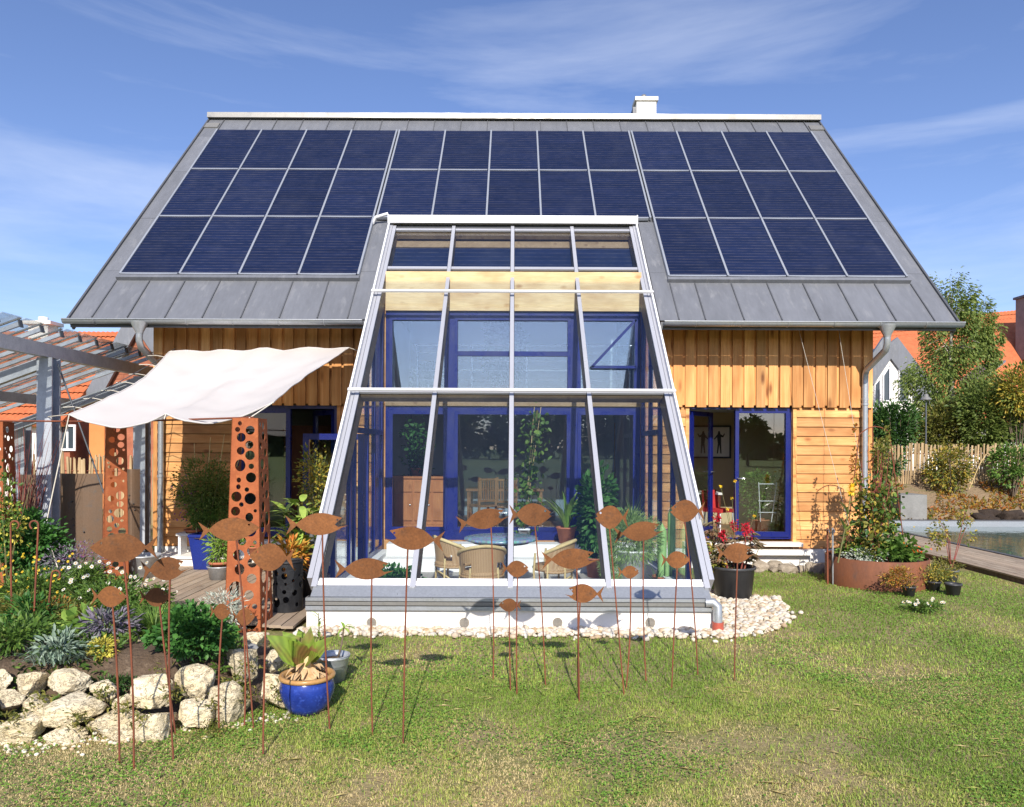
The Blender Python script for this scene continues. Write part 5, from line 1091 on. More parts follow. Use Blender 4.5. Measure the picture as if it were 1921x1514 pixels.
q = p + Vector((0.17,0,0.31-p.z)); t = potplant('terracotta_pot_plant', 'little plant in a terracotta pot behind the perforated pillar', 'plant', q, 0.06, 0.085, 0.14, 'terra'); leafy(t, q+Vector((0,0,0.2)), (0.09,0.08,0.08), 70, 'l_bright', 0.06, 0.03, 6, 0.4, 0.1)
# black tub behind the pillar, with big-leaved plants around it
p = Vector((W(540,1140,8.78).x, 8.78, DKZ+0.002)); t = empty('black_drum', p, 'black steel drum with round holes behind the perforated pillar', 'drum')
RB, HB = 0.172, 0.56; R_ = random.Random(4); hl = []
for _ in range(700):
    r_ = R_.choice([0.018,0.024,0.034,0.046,0.058]); u_, v_ = R_.uniform(r_+0.01, 2*PI*RB-r_-0.01), R_.uniform(r_+0.03, HB-r_-0.03)
    if all((u_-h[0])**2+(v_-h[1])**2 > (r_+h[2]+0.018)**2 for h in hl) and len(hl) < 40: hl.append((u_, v_, r_, r_*1.1))
NU = 36; poly = [(2*PI*RB*i/NU, 0) for i in range(NU+1)] + [(2*PI*RB*(NU-i)/NU, HB) for i in range(NU+1)]
m = M(); m.plate(poly, hl, 0.005, lambda u, v, d: p + Vector(((RB-d)*math.cos(u/RB), (RB-d)*math.sin(u/RB), v+0.002))); m.build('perforated_drum', MT['drum'], t)
m = M(); m.lathe([(RB-0.012,HB+0.004),(RB+0.008,HB+0.004),(RB+0.008,HB+0.024),(RB-0.012,HB+0.024),(RB-0.012,HB+0.004)], 32, p); m.build('rim', MT['drum'], t)
p = Vector((-2.74, 9.65, DKZ+0.002)); t = potplant('ginger_lily', 'big-leaved green plant crowding the left corner of the conservatory', 'plant', p, 0.17, 0.22, 0.35, 'blackplastic')
for k in range(110):
    a = random.uniform(0,2*PI); r0 = random.uniform(0.02,0.26); zz = random.uniform(0.5,1.22); b = p + Vector((r0*math.cos(a), r0*math.sin(a), zz)); L = random.uniform(0.20,0.36); e = random.uniform(-0.7,0.5)
    leaf_strip(b, b + Vector((L*math.cos(a)*0.9, L*math.sin(a)*0.9, L*e)), L*0.34, 0.18, fold=0.15).build('leaf', MT['l_bigleaf'], t)
m = M()
for k in range(9): a = 2*PI*k/9; m.tube([p+Vector((0.06*math.cos(a),0.06*math.sin(a),0.3)), p+Vector((0.16*math.cos(a),0.16*math.sin(a),1.1+0.1*math.sin(k*3))) ], 0.009, 5)
m.build('stem', MT['stem'], t)
p = Vector((-2.78, 9.25, DKZ+0.002)); t = potplant('orange_leaved_plant', 'orange and green shrub above the black drum', 'plant', p, 0.12, 0.16, 0.26, 'blackplastic'); leafy(t, p+Vector((0.0,-0.02,0.52)), (0.25,0.2,0.26), 420, 'l_orange', 0.10, 0.028, 18, 0.4, 0.15); stems(t, p+Vector((0,0,0.2)), p+Vector((0,0,0.6)), 8, 0.006, 'redstem', 0.15)
p = Vector((-3.02, 10.95, DKZ+0.002)); t = potplant('yellow_climber', 'loose yellow-green climber in front of the open blue door', 'plant', p, 0.13, 0.16, 0.28, 'terra'); leafy(t, p+Vector((0.12,0,1.35)), (0.30,0.2,0.62), 900, 'l_yellow', 0.055, 0.03, 22, 0.36, 0.1, 'diamond'); stems(t, p+Vector((0,0,0.25)), p+Vector((0.1,0,1.75)), 6, 0.006, 'stem', 0.2)
# ------------------------------------------------------------------ planted bed with its border of limestone boulders
BED = [(-8.5,4.2),(-6.0,4.65),(-3.5,5.12),(-2.7,5.28),(-1.95,5.62),(-1.85,6.0),(-2.1,6.7),(-2.55,7.75),(-3.2,8.15),(-4.4,8.95),(-5.3,10.1),(-5.65,11.2),(-8.5,11.2)]
FRONT = BED[:9]
def in_poly(x, y, poly):
    c = False; j = len(poly)-1
    for i in range(len(poly)):
        a, b = poly[i], poly[j]
        if (a[1] > y) != (b[1] > y) and x < (b[0]-a[0])*(y-a[1])/(b[1]-a[1]) + a[0]: c = not c
        j = i
    return c
def seg_d(x, y, pl):
    best = 9
    for a, b in zip(pl[:-1], pl[1:]):
        dx, dy = b[0]-a[0], b[1]-a[1]; t = max(0, min(1, ((x-a[0])*dx+(y-a[1])*dy)/(dx*dx+dy*dy))); best = min(best, math.hypot(x-a[0]-t*dx, y-a[1]-t*dy))
    return best
def bedz(x, y):
    if not in_poly(x, y, BED): return 0.0
    d = seg_d(x, y, FRONT); top = 0.36 if y < 6.2 else max(0.09, 0.36 - (y-6.2)*0.13)
    return min(top, 0.03 + max(0, d-0.30)*1.1) + 0.025*noise.noise((x*2.2, y*2.2, 0))
V = []; idx = {}; T = []; st_ = 0.1
for i in range(70):
    for j in range(72):
        x, y = -8.5 + i*st_, 4.2 + j*st_
        idx[i,j] = len(V); V.append((x, y, max(bedz(x, y), 0.0) - (0.0 if in_poly(x,y,BED) else 0.03)))
for i in range(69):
    for j in range(71):
        if any(in_poly(-8.5+(i+a)*st_, 4.2+(j+b)*st_, BED) for a in (0,1) for b in (0,1)): T.append((idx[i,j], idx[i+1,j], idx[i+1,j+1], idx[i,j+1]))
tag(np_mesh('garden_bed', V, T, MT['soil'], None, org=(-5,7,0), smooth=True), 'dark soil of the raised planted bed', None, kind='structure')
def ico(sub):
    import bmesh
    b = bmesh.new(); bmesh.ops.create_icosphere(b, subdivisions=sub, radius=1.0); v = [x.co.copy() for x in b.verts]; f = [tuple(q.index for q in p.verts) for p in b.faces]; b.free(); return v, f
ICO = {k: ico(k) for k in (1,2,3,4)}
def rock(c, half, seed, sub=3, planes=13, nz=0.05, power=1.0):
    R = random.Random(seed); vs, fs = ICO[sub]; ns = []
    for k in range(planes):
        d = Vector((R.gauss(0,1), R.gauss(0,1), R.gauss(0,1))).normalized(); ns.append((d, R.uniform(0.52,0.80)))
    m = M(); V = []; off = R.uniform(0,50)
    for v in vs:
        r = 1.0/max(abs(v.x)**3+abs(v.y)**3+abs(v.z)**3, 1e-6)**(1/3)
        for n_, h in ns:
            q = v.dot(n_)
            if q > 0.05: r = min(r, h/q)
        r += nz*(noise.noise(v*2.3 + Vector((off,0,0))) + 0.9*noise.noise(v*5 + Vector((0,off,0))) + 0.45*noise.noise(v*13 + Vector((0,0,off))))
        V.append(Vector((v.x*half[0], v.y*half[1], v.z*half[2]))*r*1.14 + Vector(c))
    m.add(V, fs, False); return m
wallr = empty('boulder_border', (-2.7, 5.3, 0), 'dry border of pale limestone boulders holding up the planted bed', 'stone wall')
RK_L = [(-120,-30,1300,1395,5.0),(-110,-20,1255,1310,5.3),(-25,15,1262,1297,5.45),(16,76,1258,1307,5.4),(78,163,1267,1314,5.4),(166,212,1277,1316,5.4),(-20,30,1302,1341,5.25),(30,81,1302,1348,5.2),(57,182,1316,1364,5.12),(-20,73,1350,1404,4.98),(78,145,1362,1402,5.0),(150,244,1341,1396,5.05),(205,246,1306,1338,5.3),(246,320,1270,1338,5.25),(250,324,1339,1394,5.08),(326,388,1258,1322,5.45),(330,388,1318,1372,5.22),(392,465,1284,1362,5.40),(474,541,1262,1340,5.6),(414,476,1215,1281,6.0),(442,496,1187,1226,6.9),(485,531,1226,1265,6.2),(216,257,1192,1244,6.3),(250,292,1208,1248,6.4)]
for i, (x0, x1, y0, y1, D) in enumerate(RK_L):
    c = W((x0+x1)/2, (y0+y1)/2, D); hx, hz = (x1-x0)/2*D/F, (y1-y0)/2*D/F
    o = rock(c + Vector((0, max(hx,hz)*0.55, 0)), (hx, max(hx,hz)*0.8, hz), 100+i, 4, 9, 0.06).build('stone', MT['lime'], wallr)
c = W(470,1217,6.5); rock(c, (0.075,0.06,0.045), 55, 3).build('stone', MT['concrete'], wallr)['label'] = 'small dark grey stone'
# small chips of stone and dry litter at the foot of the wall
V = []; T = []; RR = []
vs, fs = ICO[1]
for k in range(260):
    px = random.uniform(-40, 560); base = 1404 - 60*max(0, (px-60)/480) + random.gauss(0, 9); g = G(px, base); s = random.uniform(0.006, 0.020); b = len(V); RR += [random.random()]*len(vs)
    V += [(g.x + v.x*s*random.uniform(0.7,1.3), g.y + v.y*s, s*0.4 + v.z*s*0.7) for v in vs]; T += [tuple(b+q for q in f) for f in fs]
tag(np_mesh('stone_chips', V, T, MT['gravelmat'], None, RR), 'small pale stone chips along the foot of the boulders', None, kind='stuff')
def plant(name, label, px, py, D, group=None, cat='plant', z=None):
    g = W(px, py, D); zz = bedz(g.x, g.y) if z is None else z; t = empty(name, (g.x, g.y, zz-0.01), label, cat, group); return t, Vector((g.x, g.y, zz))
t, p = plant('parsley_shrub', 'round dense dark green shrub above the boulders', 358, 1215, 5.95); leafy(t, p+Vector((0,0,0.20)), (0.33,0.28,0.22), 2600, 'l_deep', 0.038, 0.034, 46, 0.26, 0.45); stems(t, p, p+Vector((0,0,0.3)), 8, 0.006, 'stem', 0.15)
t, p = plant('feathery_grass', 'feathery light green grassy clump behind the round shrub', 290, 1180, 6.6); blades(t, 'leaf_tuft', p, 520, 0.36, 0.006, 'l_mid', 0.95, 0.9, 0.12); blades(t, 'pale_tuft', p, 200, 0.36, 0.006, 'l_bright', 0.9, 0.9, 0.14)
t, p = plant('silver_herb', 'silvery grey herb at the foot of the perforated pillar', 418, 1150, 7.55); leafy(t, p+Vector((0.0,0,0.20)), (0.24,0.2,0.26), 1100, 'l_silver', 0.05, 0.010, 22, 0.4, 0.2, 'diamond'); stems(t, p, p+Vector((0,0,0.3)), 9, 0.004, 'stem', 0.15)
t, p = plant('purple_sage', 'purple-grey sage with long leaves beside the small pale rocks', 200, 1180, 6.3); leafy(t, p+Vector((0,0,0.14)), (0.22,0.18,0.14), 420, 'l_purple', 0.08, 0.02, 16, 0.4, 0.15); stems(t, p, p+Vector((0,0,0.2)), 7, 0.005, 'stem', 0.1)
t, p = plant('blue_grey_lavender', 'blue-grey spiky-leaved mound above the left boulders', 112, 1228, 5.75); blades(t, 'leaf_tuft', p, 260, 0.15, 0.010, 'l_bluegrey', 1.15, 0.8, 0.20); leafy(t, p+Vector((0,0,0.10)), (0.25,0.18,0.10), 300, 'l_bluegrey', 0.07, 0.018, 12, 0.4, 0.1)
t, p = plant('golden_sedum', 'low golden yellow cushion beside the small pale rocks', 188, 1222, 5.85); leafy(t, p+Vector((0,0,0.06)), (0.13,0.11,0.08), 520, 'l_gold', 0.030, 0.013, 12, 0.4, 0.3)
t, p = plant('dark_thyme', 'dark green creeping herb hanging over the boulders', 225, 1285, 5.45); leafy(t, p+Vector((0,-0.02,-0.02)), (0.13,0.12,0.14), 620, 'l_dark', 0.03, 0.012, 12, 0.4, 0.3)
t, p = plant('dark_creeper', 'low dark green creeper under the golden cushion', 212, 1252, 5.65); leafy(t, p+Vector((0,0,0.04)), (0.22,0.14,0.06), 620, 'l_dark', 0.035, 0.010, 14, 0.4, 0.2)
def daisies(name, label, c, rad, n, mat='petalw', r=0.028, bodymat='l_mid', nl=500, group='daisy clumps'):
    t = empty(name, (c[0],c[1],max(0,c[2]-rad[2])), label, 'flowers', group); leafy(t, Vector(c)-Vector((0,0,rad[2]*0.25)), (rad[0],rad[1],rad[2]*0.8), nl, bodymat, 0.055, 0.018, 20, 0.4, 0.1); pm = []
    V = []; T = []; R = []; fe = M()
    for k in range(n):
        d = Vector((random.uniform(-1,1), random.uniform(-1,1), 0)); q = Vector(c) + Vector((d.x*rad[0], d.y*rad[1], rad[2]*(random.uniform(-0.3,1.0)))); nn = Vector((random.uniform(-0.5,0.5), -0.9, random.uniform(0.2,1.1))).normalized(); s = nn.orthogonal().normalized(); u = nn.cross(s)
        for j in range(9):
            a = 2*PI*j/9; dr = s*math.cos(a)+u*math.sin(a); sd = nn.cross(dr); b = len(V); rr = r*random.uniform(0.85,1.1)
            V += [tuple(q+dr*r*0.2), tuple(q+dr*rr*0.7+sd*r*0.24), tuple(q+dr*rr), tuple(q+dr*rr*0.7-sd*r*0.24)]; T.append((b,b+1,b+2,b+3)); R += [random.random()]*4
        fe.add([q + nn*0.004 + (s*math.cos(2*PI*j/7)+u*math.sin(2*PI*j/7))*r*0.30 for j in range(7)], [tuple(range(7))])
    np_mesh('petals', V, T, MT[mat], t, R)['kind'] = 'stuff'; fe.build('flower_eyes', MT['flowereye'], t)['kind'] = 'stuff'; stems(t, (c[0],c[1],max(0,c[2]-rad[2])), Vector(c), 12, 0.003, 'stem', rad[0]*0.8); return t
g = W(205,1120,8.1); daisies('white_daisies', 'broad clump of white daisies between the pillars', (g.x, 8.1, 0.42), (0.50,0.40,0.30), 34, r=0.024, nl=2200)
g = W(150,1085,8.8); daisies('white_daisies', 'smaller clump of white daisies left of the middle pillar', (g.x, 8.9, 0.45), (0.25,0.25,0.24), 9, r=0.024, nl=800)
g = W(55,1090,8.5); daisies('yellow_flowers', 'yellow flowering clump at the left picture edge', (g.x, 8.6, 0.42), (0.55,0.4,0.32), 55, 'petaly', 0.018, nl=2200, group='flower clumps')
g = W(285,1115,8.5); daisies('white_daisies', 'few white and yellow flowers at the terrace edge', (g.x-0.1, 8.75, 0.28), (0.22,0.2,0.2), 22, 'petalw', 0.024, nl=500)
t, p = plant('laurel_shrub', 'tall dark green shrub in front of the left steel screen', 62, 1010, 9.4); leafy(t, p+Vector((0,0,0.72)), (0.48,0.35,0.46), 2200, 'l_deep', 0.07, 0.04, 34, 0.3, 0.2); stems(t, p, p+Vector((0,0,0.8)), 9, 0.008, 'stem', 0.3)
t, p = plant('purple_haze_flowers', 'hazy purple flowering clump below the brown screen', 145, 1050, 9.3); leafy(t, p+Vector((0,0,0.45)), (0.48,0.3,0.26), 1300, 'l_purple', 0.035, 0.012, 24, 0.4, 0.2, 'diamond'); leafy(t, p+Vector((0,0,0.25)), (0.45,0.3,0.24), 900, 'l_mid', 0.05, 0.02, 18, 0.4, 0.2); P, A = blob(150, p+Vector((0,0,0.55)), (0.42,0.25,0.15), 10, 0.5, 0.2); leaves('flowers', MT['petalp'], t, P, A, 0.02, 0.015)
t, p = plant('variegated_rose', 'pale leaved climber winding round the left pillar', 18, 940, 9.0); leafy(t, p+Vector((0,0,0.95)), (0.26,0.2,0.40), 150, 'l_gold', 0.045, 0.03, 18, 0.35, 0.2); leafy(t, p+Vector((-0.1,0,1.1)), (0.30,0.22,0.6), 420, 'l_mid', 0.05, 0.03, 18, 0.35, 0.2); stems(t, p, p+Vector((0,0,1.6)), 6, 0.006, 'stem', 0.25)
t, p = plant('red_twig_bush', 'leafless bush of thin red-brown twigs behind the left pillar', 40, 880, 10.6, z=0.05); m = M()
for k in range(60):
    a = random.uniform(-0.9,0.9); e = p + Vector((0.55*math.sin(a)+random.uniform(-0.1,0.1), random.uniform(-0.35,0.35), random.uniform(1.5,2.3))); b = p + Vector((random.uniform(-0.12,0.12), random.uniform(-0.1,0.1), 0.0)); m.tube([b, (b*0.45+e*0.55)+Vector((-0.08*math.sin(a),0,0.1)), e], [0.008,0.005,0.002], 4)
m.build('twigs', MT['redstem'], t)
t, p = plant('iris_clump', 'long arching strap leaves of an iris at the left', 55, 1190, 6.8); blades(t, 'leaf_tuft', p, 13, 0.48, 0.026, 'l_mid', 0.7, 1.0, 0.05)
t, p = plant('pale_lettuce_plant', 'flat pale green leafed plant behind the sage', 160, 1165, 6.9); leafy(t, p+Vector((0,0,0.12)), (0.22,0.18,0.12), 110, 'l_bright', 0.12, 0.09, 8, 0.4, 0.3)
t, p = plant('reddish_ground_shrub', 'rusty red low shrub among the left flowers', 110, 1122, 7.7); leafy(t, p+Vector((0,0,0.12)), (0.42,0.15,0.13), 800, 'l_autumn', 0.04, 0.018, 16, 0.4, 0.2)
for k, (px, py, D, lab) in enumerate(((30,1240,5.9,'low leafy clump at the left end of the boulder border'), (60,1180,7.1,'mid green bush between iris and crook stakes'), (120,1170,7.2,'leafy bush left of the pale green plant'), (20,1150,7.6,'bright leafy bush under the yellow flowers'), (235,1160,7.3,'leafy herb in front of the white daisies'))):
    t, p = plant('leafy_herb', lab, px, py, D, 'leafy herbs of the bed'); leafy(t, p+Vector((0,0,0.14)), (0.34,0.26,0.18), 800, ('l_mid','l_deep','l_olive','l_olive','l_mid')[k], 0.05, 0.022, 20, 0.36, 0.15); stems(t, p, p+Vector((0,0,0.2)), 7, 0.004, 'stem', 0.15)
# ground cover over the bed: one mass
n = 24000; X = rng.uniform(-7.0,-1.9,n); Y = rng.uniform(5.3,10.4,n)
K = np.array([in_poly(a,b,BED) and seg_d(a,b,FRONT) > 0.26 and noise.noise((a*1.6,b*1.6,5)) > -0.14 + (0.10 if b < 5.95 else 0) for a, b in zip(X,Y)]); X, Y = X[K], Y[K]
Z = np.array([bedz(a,b) for a, b in zip(X,Y)]) + rng.random(len(X))*0.09; A = rng.normal(size=(len(X),3)); A[:,2] = np.abs(A[:,2])*0.7+0.2
tag(leaves('ground_cover', MT['l_mid'], None, np.stack([X,Y,Z],1), A, 0.05*(0.5+rng.random(len(X))), 0.026, kind='hex'), 'low green ground cover between the plants of the bed', None, kind='stuff')
# small herbs rooted in the joints of the boulders: one mass
Pj = []
for (jx, jy, D) in ((80,1312,5.2),(166,1320,5.2),(150,1350,5.0),(196,1300,5.3),(232,1330,5.15),(322,1300,5.3),(395,1320,5.3),(462,1300,5.45),(470,1250,5.9),(440,1275,5.7),(300,1262,5.5),(30,1345,5.0),(120,1262,5.6),(520,1300,5.55),(258,1345,5.05),(400,1368,5.15)):
    c = np.array(tuple(W(jx,jy,D))); k = random.randint(30,90); Pj.append(c + rng.normal(size=(k,3))*np.array([0.045,0.04,0.03]))
Pj = np.concatenate(Pj); A = rng.normal(size=(len(Pj),3)); A[:,1] -= 0.7; A[:,2] += 0.3
tag(leaves('crevice_herbs', MT['l_olive'], None, Pj, A, 0.035*(0.5+rng.random(len(Pj))), 0.014, kind='hex'), 'small herbs growing in the joints of the boulders', None, kind='stuff')
# rusty crook stakes
for (bx, by, tx, ty, D, h, sgn, lab) in ((22,1190,20,985,7.2,1,1,'rusty crook-topped plant stake nearest the left pillar'),(62,1205,72,985,7.0,1,-1,'rusty crook-topped plant stake curling to the left'),(86,1200,97,1078,7.1,1,1,'short rusty crook-topped plant stake, lowest of the three')):
    b, tp = W(bx,by,D), W(tx,ty,D); b.z = bedz(b.x,b.y)-0.05; r = 0.04; c = tp + Vector((sgn*r,0,0)); m = M()
    m.tube([b, tp] + [c + Vector((-sgn*r*math.cos(a), 0, r*math.sin(a))) for a in [0.35*i for i in range(1,13)]], 0.0085, 6); tag(m.build('crook_stake', MT['rustrod']), lab, 'garden stake', 'rusty crook stakes in the bed')
# ------------------------------------------------------------------ banana in a blue pot, zinc bucket
p = Gc(576,1352,0.19); t = empty('banana_plant', p, 'short banana plant in a glazed blue pot with tan rim', 'plant')
m = M(); m.lathe([(0,0.004),(0.12,0.0),(0.165,0.06),(0.198,0.14),(0.205,0.19),(0.192,0.245),(0.186,0.256)], 40, p); m.build('pot', MT['blueglaze'], t)
m = M(); m.lathe([(0.184,0.25),(0.206,0.262),(0.210,0.278),(0.20,0.29),(0.175,0.288),(0.168,0.262),(0.166,0.24)], 40, p); m.build('rim', MT['tanglaze'], t); soilcap(t, p, 0.167, 0.25)
m = M(); m.lathe([(0.075,0.22),(0.07,0.30),(0.05,0.38),(0.042,0.44),(0.0,0.46)], 14, p); m.build('stump', MT['straw'], t)
for k in range(34):
    a = random.uniform(0,2*PI); r0 = random.uniform(0.05,0.09); L = random.uniform(0.07,0.15); b = p + Vector((r0*math.cos(a)*0.7, r0*math.sin(a)*0.7, random.uniform(0.27,0.38)))
    leaf_strip(b, b + Vector((L*math.cos(a), L*math.sin(a), -random.uniform(0.02,0.10))), 0.045, 0.3, wave=0.2, segs=4).build('dry_husk', MT['straw'], t)
cr = p + Vector((0,0,0.41))
for i, (tx, ty, dy, wd_) in enumerate(((500,1192,-0.10,0.125),(530,1185,0.10,0.11),(560,1180,0.16,0.10),(583,1176,0.02,0.085),(600,1205,0.18,0.09),(626,1194,-0.02,0.085),(540,1200,-0.16,0.10),(598,1228,-0.14,0.075))):
    e = W(tx, ty, p.y + dy); leaf_strip(cr + Vector((0,dy*0.15,-0.03)), e, wd_*1.45, 0.10 if i else 0.06, side=(e-cr).cross(Vector((0.1*dy,-1,0.55))), fold=0.22, segs=9, wave=0.05).build('leaf', MT['banana'], t)
p = Gc(624,1288,0.12); t = empty('zinc_bucket', p, 'ribbed zinc bucket with a thin seedling behind the blue pot', 'bucket')
m = M(); m.lathe([(0,0.003),(0.10,0.0),(0.115,0.10),(0.119,0.102),(0.119,0.112),(0.123,0.115),(0.124,0.15),(0.129,0.152),(0.129,0.162),(0.132,0.165),(0.138,0.21),(0.146,0.215),(0.146,0.235),(0.136,0.235),(0.128,0.18)], 32, p); m.build('body', MT['bucket'], t); soilcap(t, p, 0.128, 0.19)
m = M(); m.tube([p + Vector((0.146*math.cos(a), -0.146*math.sin(a)*0.9-0.01, 0.235+0.0*a)) for a in [PI*i/12 for i in range(13)]], 0.005, 5); m.build('handle', MT['bucket'], t)
m = M(); tp = W(645,1178,p.y); m.tube([p+Vector((0.04,0,0.19)), (p+Vector((0.04,0,0.19)))*0.5+tp*0.5+Vector((0.01,0,0)), tp], [0.011,0.009,0.006], 6); m.build('stem', MT['bark'], t)
for (x, y) in ((668,1182),(663,1172),(634,1196),(655,1190),(638,1166)): leaf_strip(tp, W(x,y,p.y+random.uniform(-0.05,0.05)), 0.035, 0.3).build('leaf', MT['l_bigleaf'], t)
p = G(600,1212); p.z = 0; t = empty('corner_weed', p, 'thin dark weed growing at the plinth corner', 'plant'); tp = W(597,1150,p.y); m = M(); m.tube([p, tp], [0.008,0.004], 5); m.build('stem', MT['stem'], t)
for k in range(12): a = random.uniform(0,2*PI); b = p*(1-k/12) + tp*(k/12); leaf_strip(b, b + Vector((0.09*math.cos(a),0.05*math.sin(a),0.05)), 0.035, 0.2).build('leaf', MT['l_bigleaf'], t)
# ------------------------------------------------------------------ rusty fish on rods
def fish(spec):
    (x0, x1, cy_, H, face, tilt, mouth, tx, ty, bx, by, lab) = spec
    b = G(bx, by); D = b.y; k = D/F; L = (x1-x0)*k; Hh = H*k; c = W((x0+x1)/2, cy_, D)
    N = 15; tl = 0.19 if mouth != 3 else 0.16; jx = -0.5 + tl; up = []; lo = []
    for i in range(N+1):
        u = i/N; y = 0.5*(math.sin(PI*u**0.86))**0.85; x = jx + (0.5-jx)*u
        up.append((x, y*0.98 + 0.035*(1-u))); lo.append((x, -y*1.02 - 0.035*(1-u)))
    tailh = 0.48 if mouth else 0.42
    if mouth == 2:      # wide open jaw
        up = [q for q in up if q[0] < 0.33] + [(0.41, 0.25)]; lo = [q for q in lo if q[0] < 0.43] + [(0.5,-0.12)]; mo = [(0.33,-0.17),(0.285,-0.06),(0.33,0.08)]
    elif mouth == 1:
        up = [q for q in up if q[0] < 0.44] + [(0.46,0.10)]; lo = [q for q in lo if q[0] < 0.45] + [(0.48,-0.07)]; mo = [(0.415,-0.015)]
    else: up = up[:-1]; lo = lo[:-1]; mo = [(0.5,0.0)]
    poly = [(-0.5,-tailh), (jx-0.015,-0.05)] + lo[1:] + mo + up[:0:-1] + [(jx-0.015,0.05), (-0.5,tailh*0.95), (-0.5+tl*0.42, 0.0)]
    ca, sa = math.cos(tilt), math.sin(tilt)
    pl = [(face*q[0]*L, q[1]*Hh) for q in poly]; ex, ey = face*0.33*L, 0.16*Hh
    if face < 0: pl = pl[::-1]
    pl = [(x*ca - y*sa, x*sa + y*ca) for x, y in pl]; ex, ey = ex*ca - ey*sa, ex*sa + ey*ca
    t = empty('fish_stake', (b.x, b.y, 0), lab, 'fish', 'rusty steel fish on thin rods'); m = M(); yaw = random.uniform(-0.12,0.12)
    er = max(0.0065, 0.05*Hh); m.plate(pl, [(ex, ey, er, er)], 0.004, lambda u, v, d: Vector((c.x + u, c.y + u*yaw + d, c.z + v)))
    m.build('fish', MT['rustfish'], t); tp = W(tx, ty, D); m = M(); q0 = Vector((b.x,b.y+0.007,-0.05)); q2 = tp + Vector((0,0.007+(tp.x-c.x)*yaw,0.02)); q1 = (q0+q2)/2 + Vector((random.uniform(-0.04,0.04),0,0)); m.tube([q0*(1-u)**2 + q1*2*u*(1-u) + q2*u*u for u in [i/9 for i in range(10)]], 0.0062, 6); m.build('rod', MT['rustrod'], t)
FISH = [
 (172,292,1027,52,-1,0,0,231,1052,250,1444,'largest leaf-shaped rusty fish at far left, head to the left'),
 (170,238,1119,38,1,0,0,210,1138,223,1435,'round rusty fish low at the far left below the largest fish'),
 (266,352,1067,42,1,0.10,2,318,1087,326,1428,'rusty fish with gaping mouth in front of the terrace boards'),
 (262,318,1120,34,1,0,0,298,1137,331,1379,'small oval rusty fish crossed by a dark shadow, over the terrace edge'),
 (372,487,993,42,1,0.06,0,442,1013,476,1367,'long rusty fish in front of the first pillar, head to the right'),
 (393,434,1147,29,1,0,1,417,1160,411,1376,'little round rusty fish left of the nearest pillar foot'),
 (436,478,1157,32,1,0,0,456,1172,457,1366,'little rusty fish in front of the nearest pillar foot'),
 (468,552,1045,50,-1,-0.06,0,502,1070,493,1419,'plump rusty fish beside the nearest pillar, head to the left'),
 (537,652,983,40,1,0.03,2,604,1002,619,1369,'slim rusty fish over the left edge of the conservatory'),
 (629,738,1067,39,1,0,2,697,1088,699,1379,'slim rusty fish low before the first glass bay'),
 (720,833,1010,42,-1,-0.10,2,765,1030,756,1400,'slim rusty fish swimming left before the second glazing bar'),
 (857,956,974,36,1,0.20,2,921,992,925,1277,'tilted rusty fish with open mouth before the round table'),
 (955,1037,965,41,1,0,1,1003,985,1024,1289,'plump rusty fish right of the middle glazing bar'),
 (941,993,1067,30,1,0,1,971,1081,970,1303,'small rusty fish across the middle bar, head to the right'),
 (936,978,1135,24,-1,0,0,955,1147,958,1296,'tiny rusty fish before the gutter below the middle bar'),
 (1016,1124,1048,37,1,0.07,2,1082,1064,1087,1318,'slim rusty fish before the right wicker chair'),
 (1060,1133,1113,34,-1,-0.04,2,1089,1129,1086,1314,'small gaping rusty fish before the flashing, head to the left'),
 (1115,1180,970,42,-1,-0.05,1,1143,990,1172,1304,'round rusty fish before the fourth glazing bar, head to the left'),
 (1150,1248,997,35,1,0.12,2,1208,1013,1213,1281,'slim tilted rusty fish before the feathery plant'),
 (1159,1200,1073,23,1,0,1,1183,1084,1174,1292,'tiny rusty fish low before the tall grey-white pot'),
 (1255,1323,958,40,-1,-0.03,1,1284,978,1310,1268,'round rusty fish over the right edge of the conservatory'),
 (1240,1295,1050,31,1,0,0,1271,1064,1260,1293,'small round rusty fish before the cactus pot'),
 (1344,1415,1037,36,1,0.05,2,1384,1053,1378,1277,'rightmost rusty fish with open mouth before the black tub')]
for s in FISH: fish(s)
# ------------------------------------------------------------------ right side: castor tub, planter, pots, pool, bank, neighbours
p = Gc(1375,1130,0.26); t = empty('castor_tub', p, 'red-flowered castor plants in a wide black plastic tub', 'plant')
m = M(); m.lathe([(0,0.004),(0.235,0.0),(0.275,0.40),(0.295,0.405),(0.30,0.435),(0.285,0.44),(0.265,0.43),(0.255,0.36)], 40, p); m.build('tub', MT['blackplastic'], t); soilcap(t, p, 0.258, 0.37)
def palmate(c, d, up, r, mat, root):
    d, up = Vector(d).normalized(), Vector(up).normalized(); s = d.cross(up).normalized(); n_ = s.cross(d); m = M(); V = [Vector(c)]; k = 7
    for j in range(k):
        a = -1.9 + 3.8*j/(k-1); dr = d*math.cos(a)+s*math.sin(a); rr = r*(1-0.22*abs(a)/1.9)
        if j: a2 = a - 1.9/(k-1); d2 = d*math.cos(a2)+s*math.sin(a2); V.append(Vector(c)+d2*rr*0.45 + n_*0.02)
        V.append(Vector(c)+dr*rr - n_*rr*0.18)
    m.add(V, [(0,i,i+1) for i in range(1,len(V)-1)]); return m.build('leaf', mat, root)
CAST = surf('castor_leaf', (0.17,0.17,0.09), (0.22,0.11,0.08), 5, 0.35, 30, 0.1, third=(0.19,0.20,0.09), vary=0.25, spec=0.5)
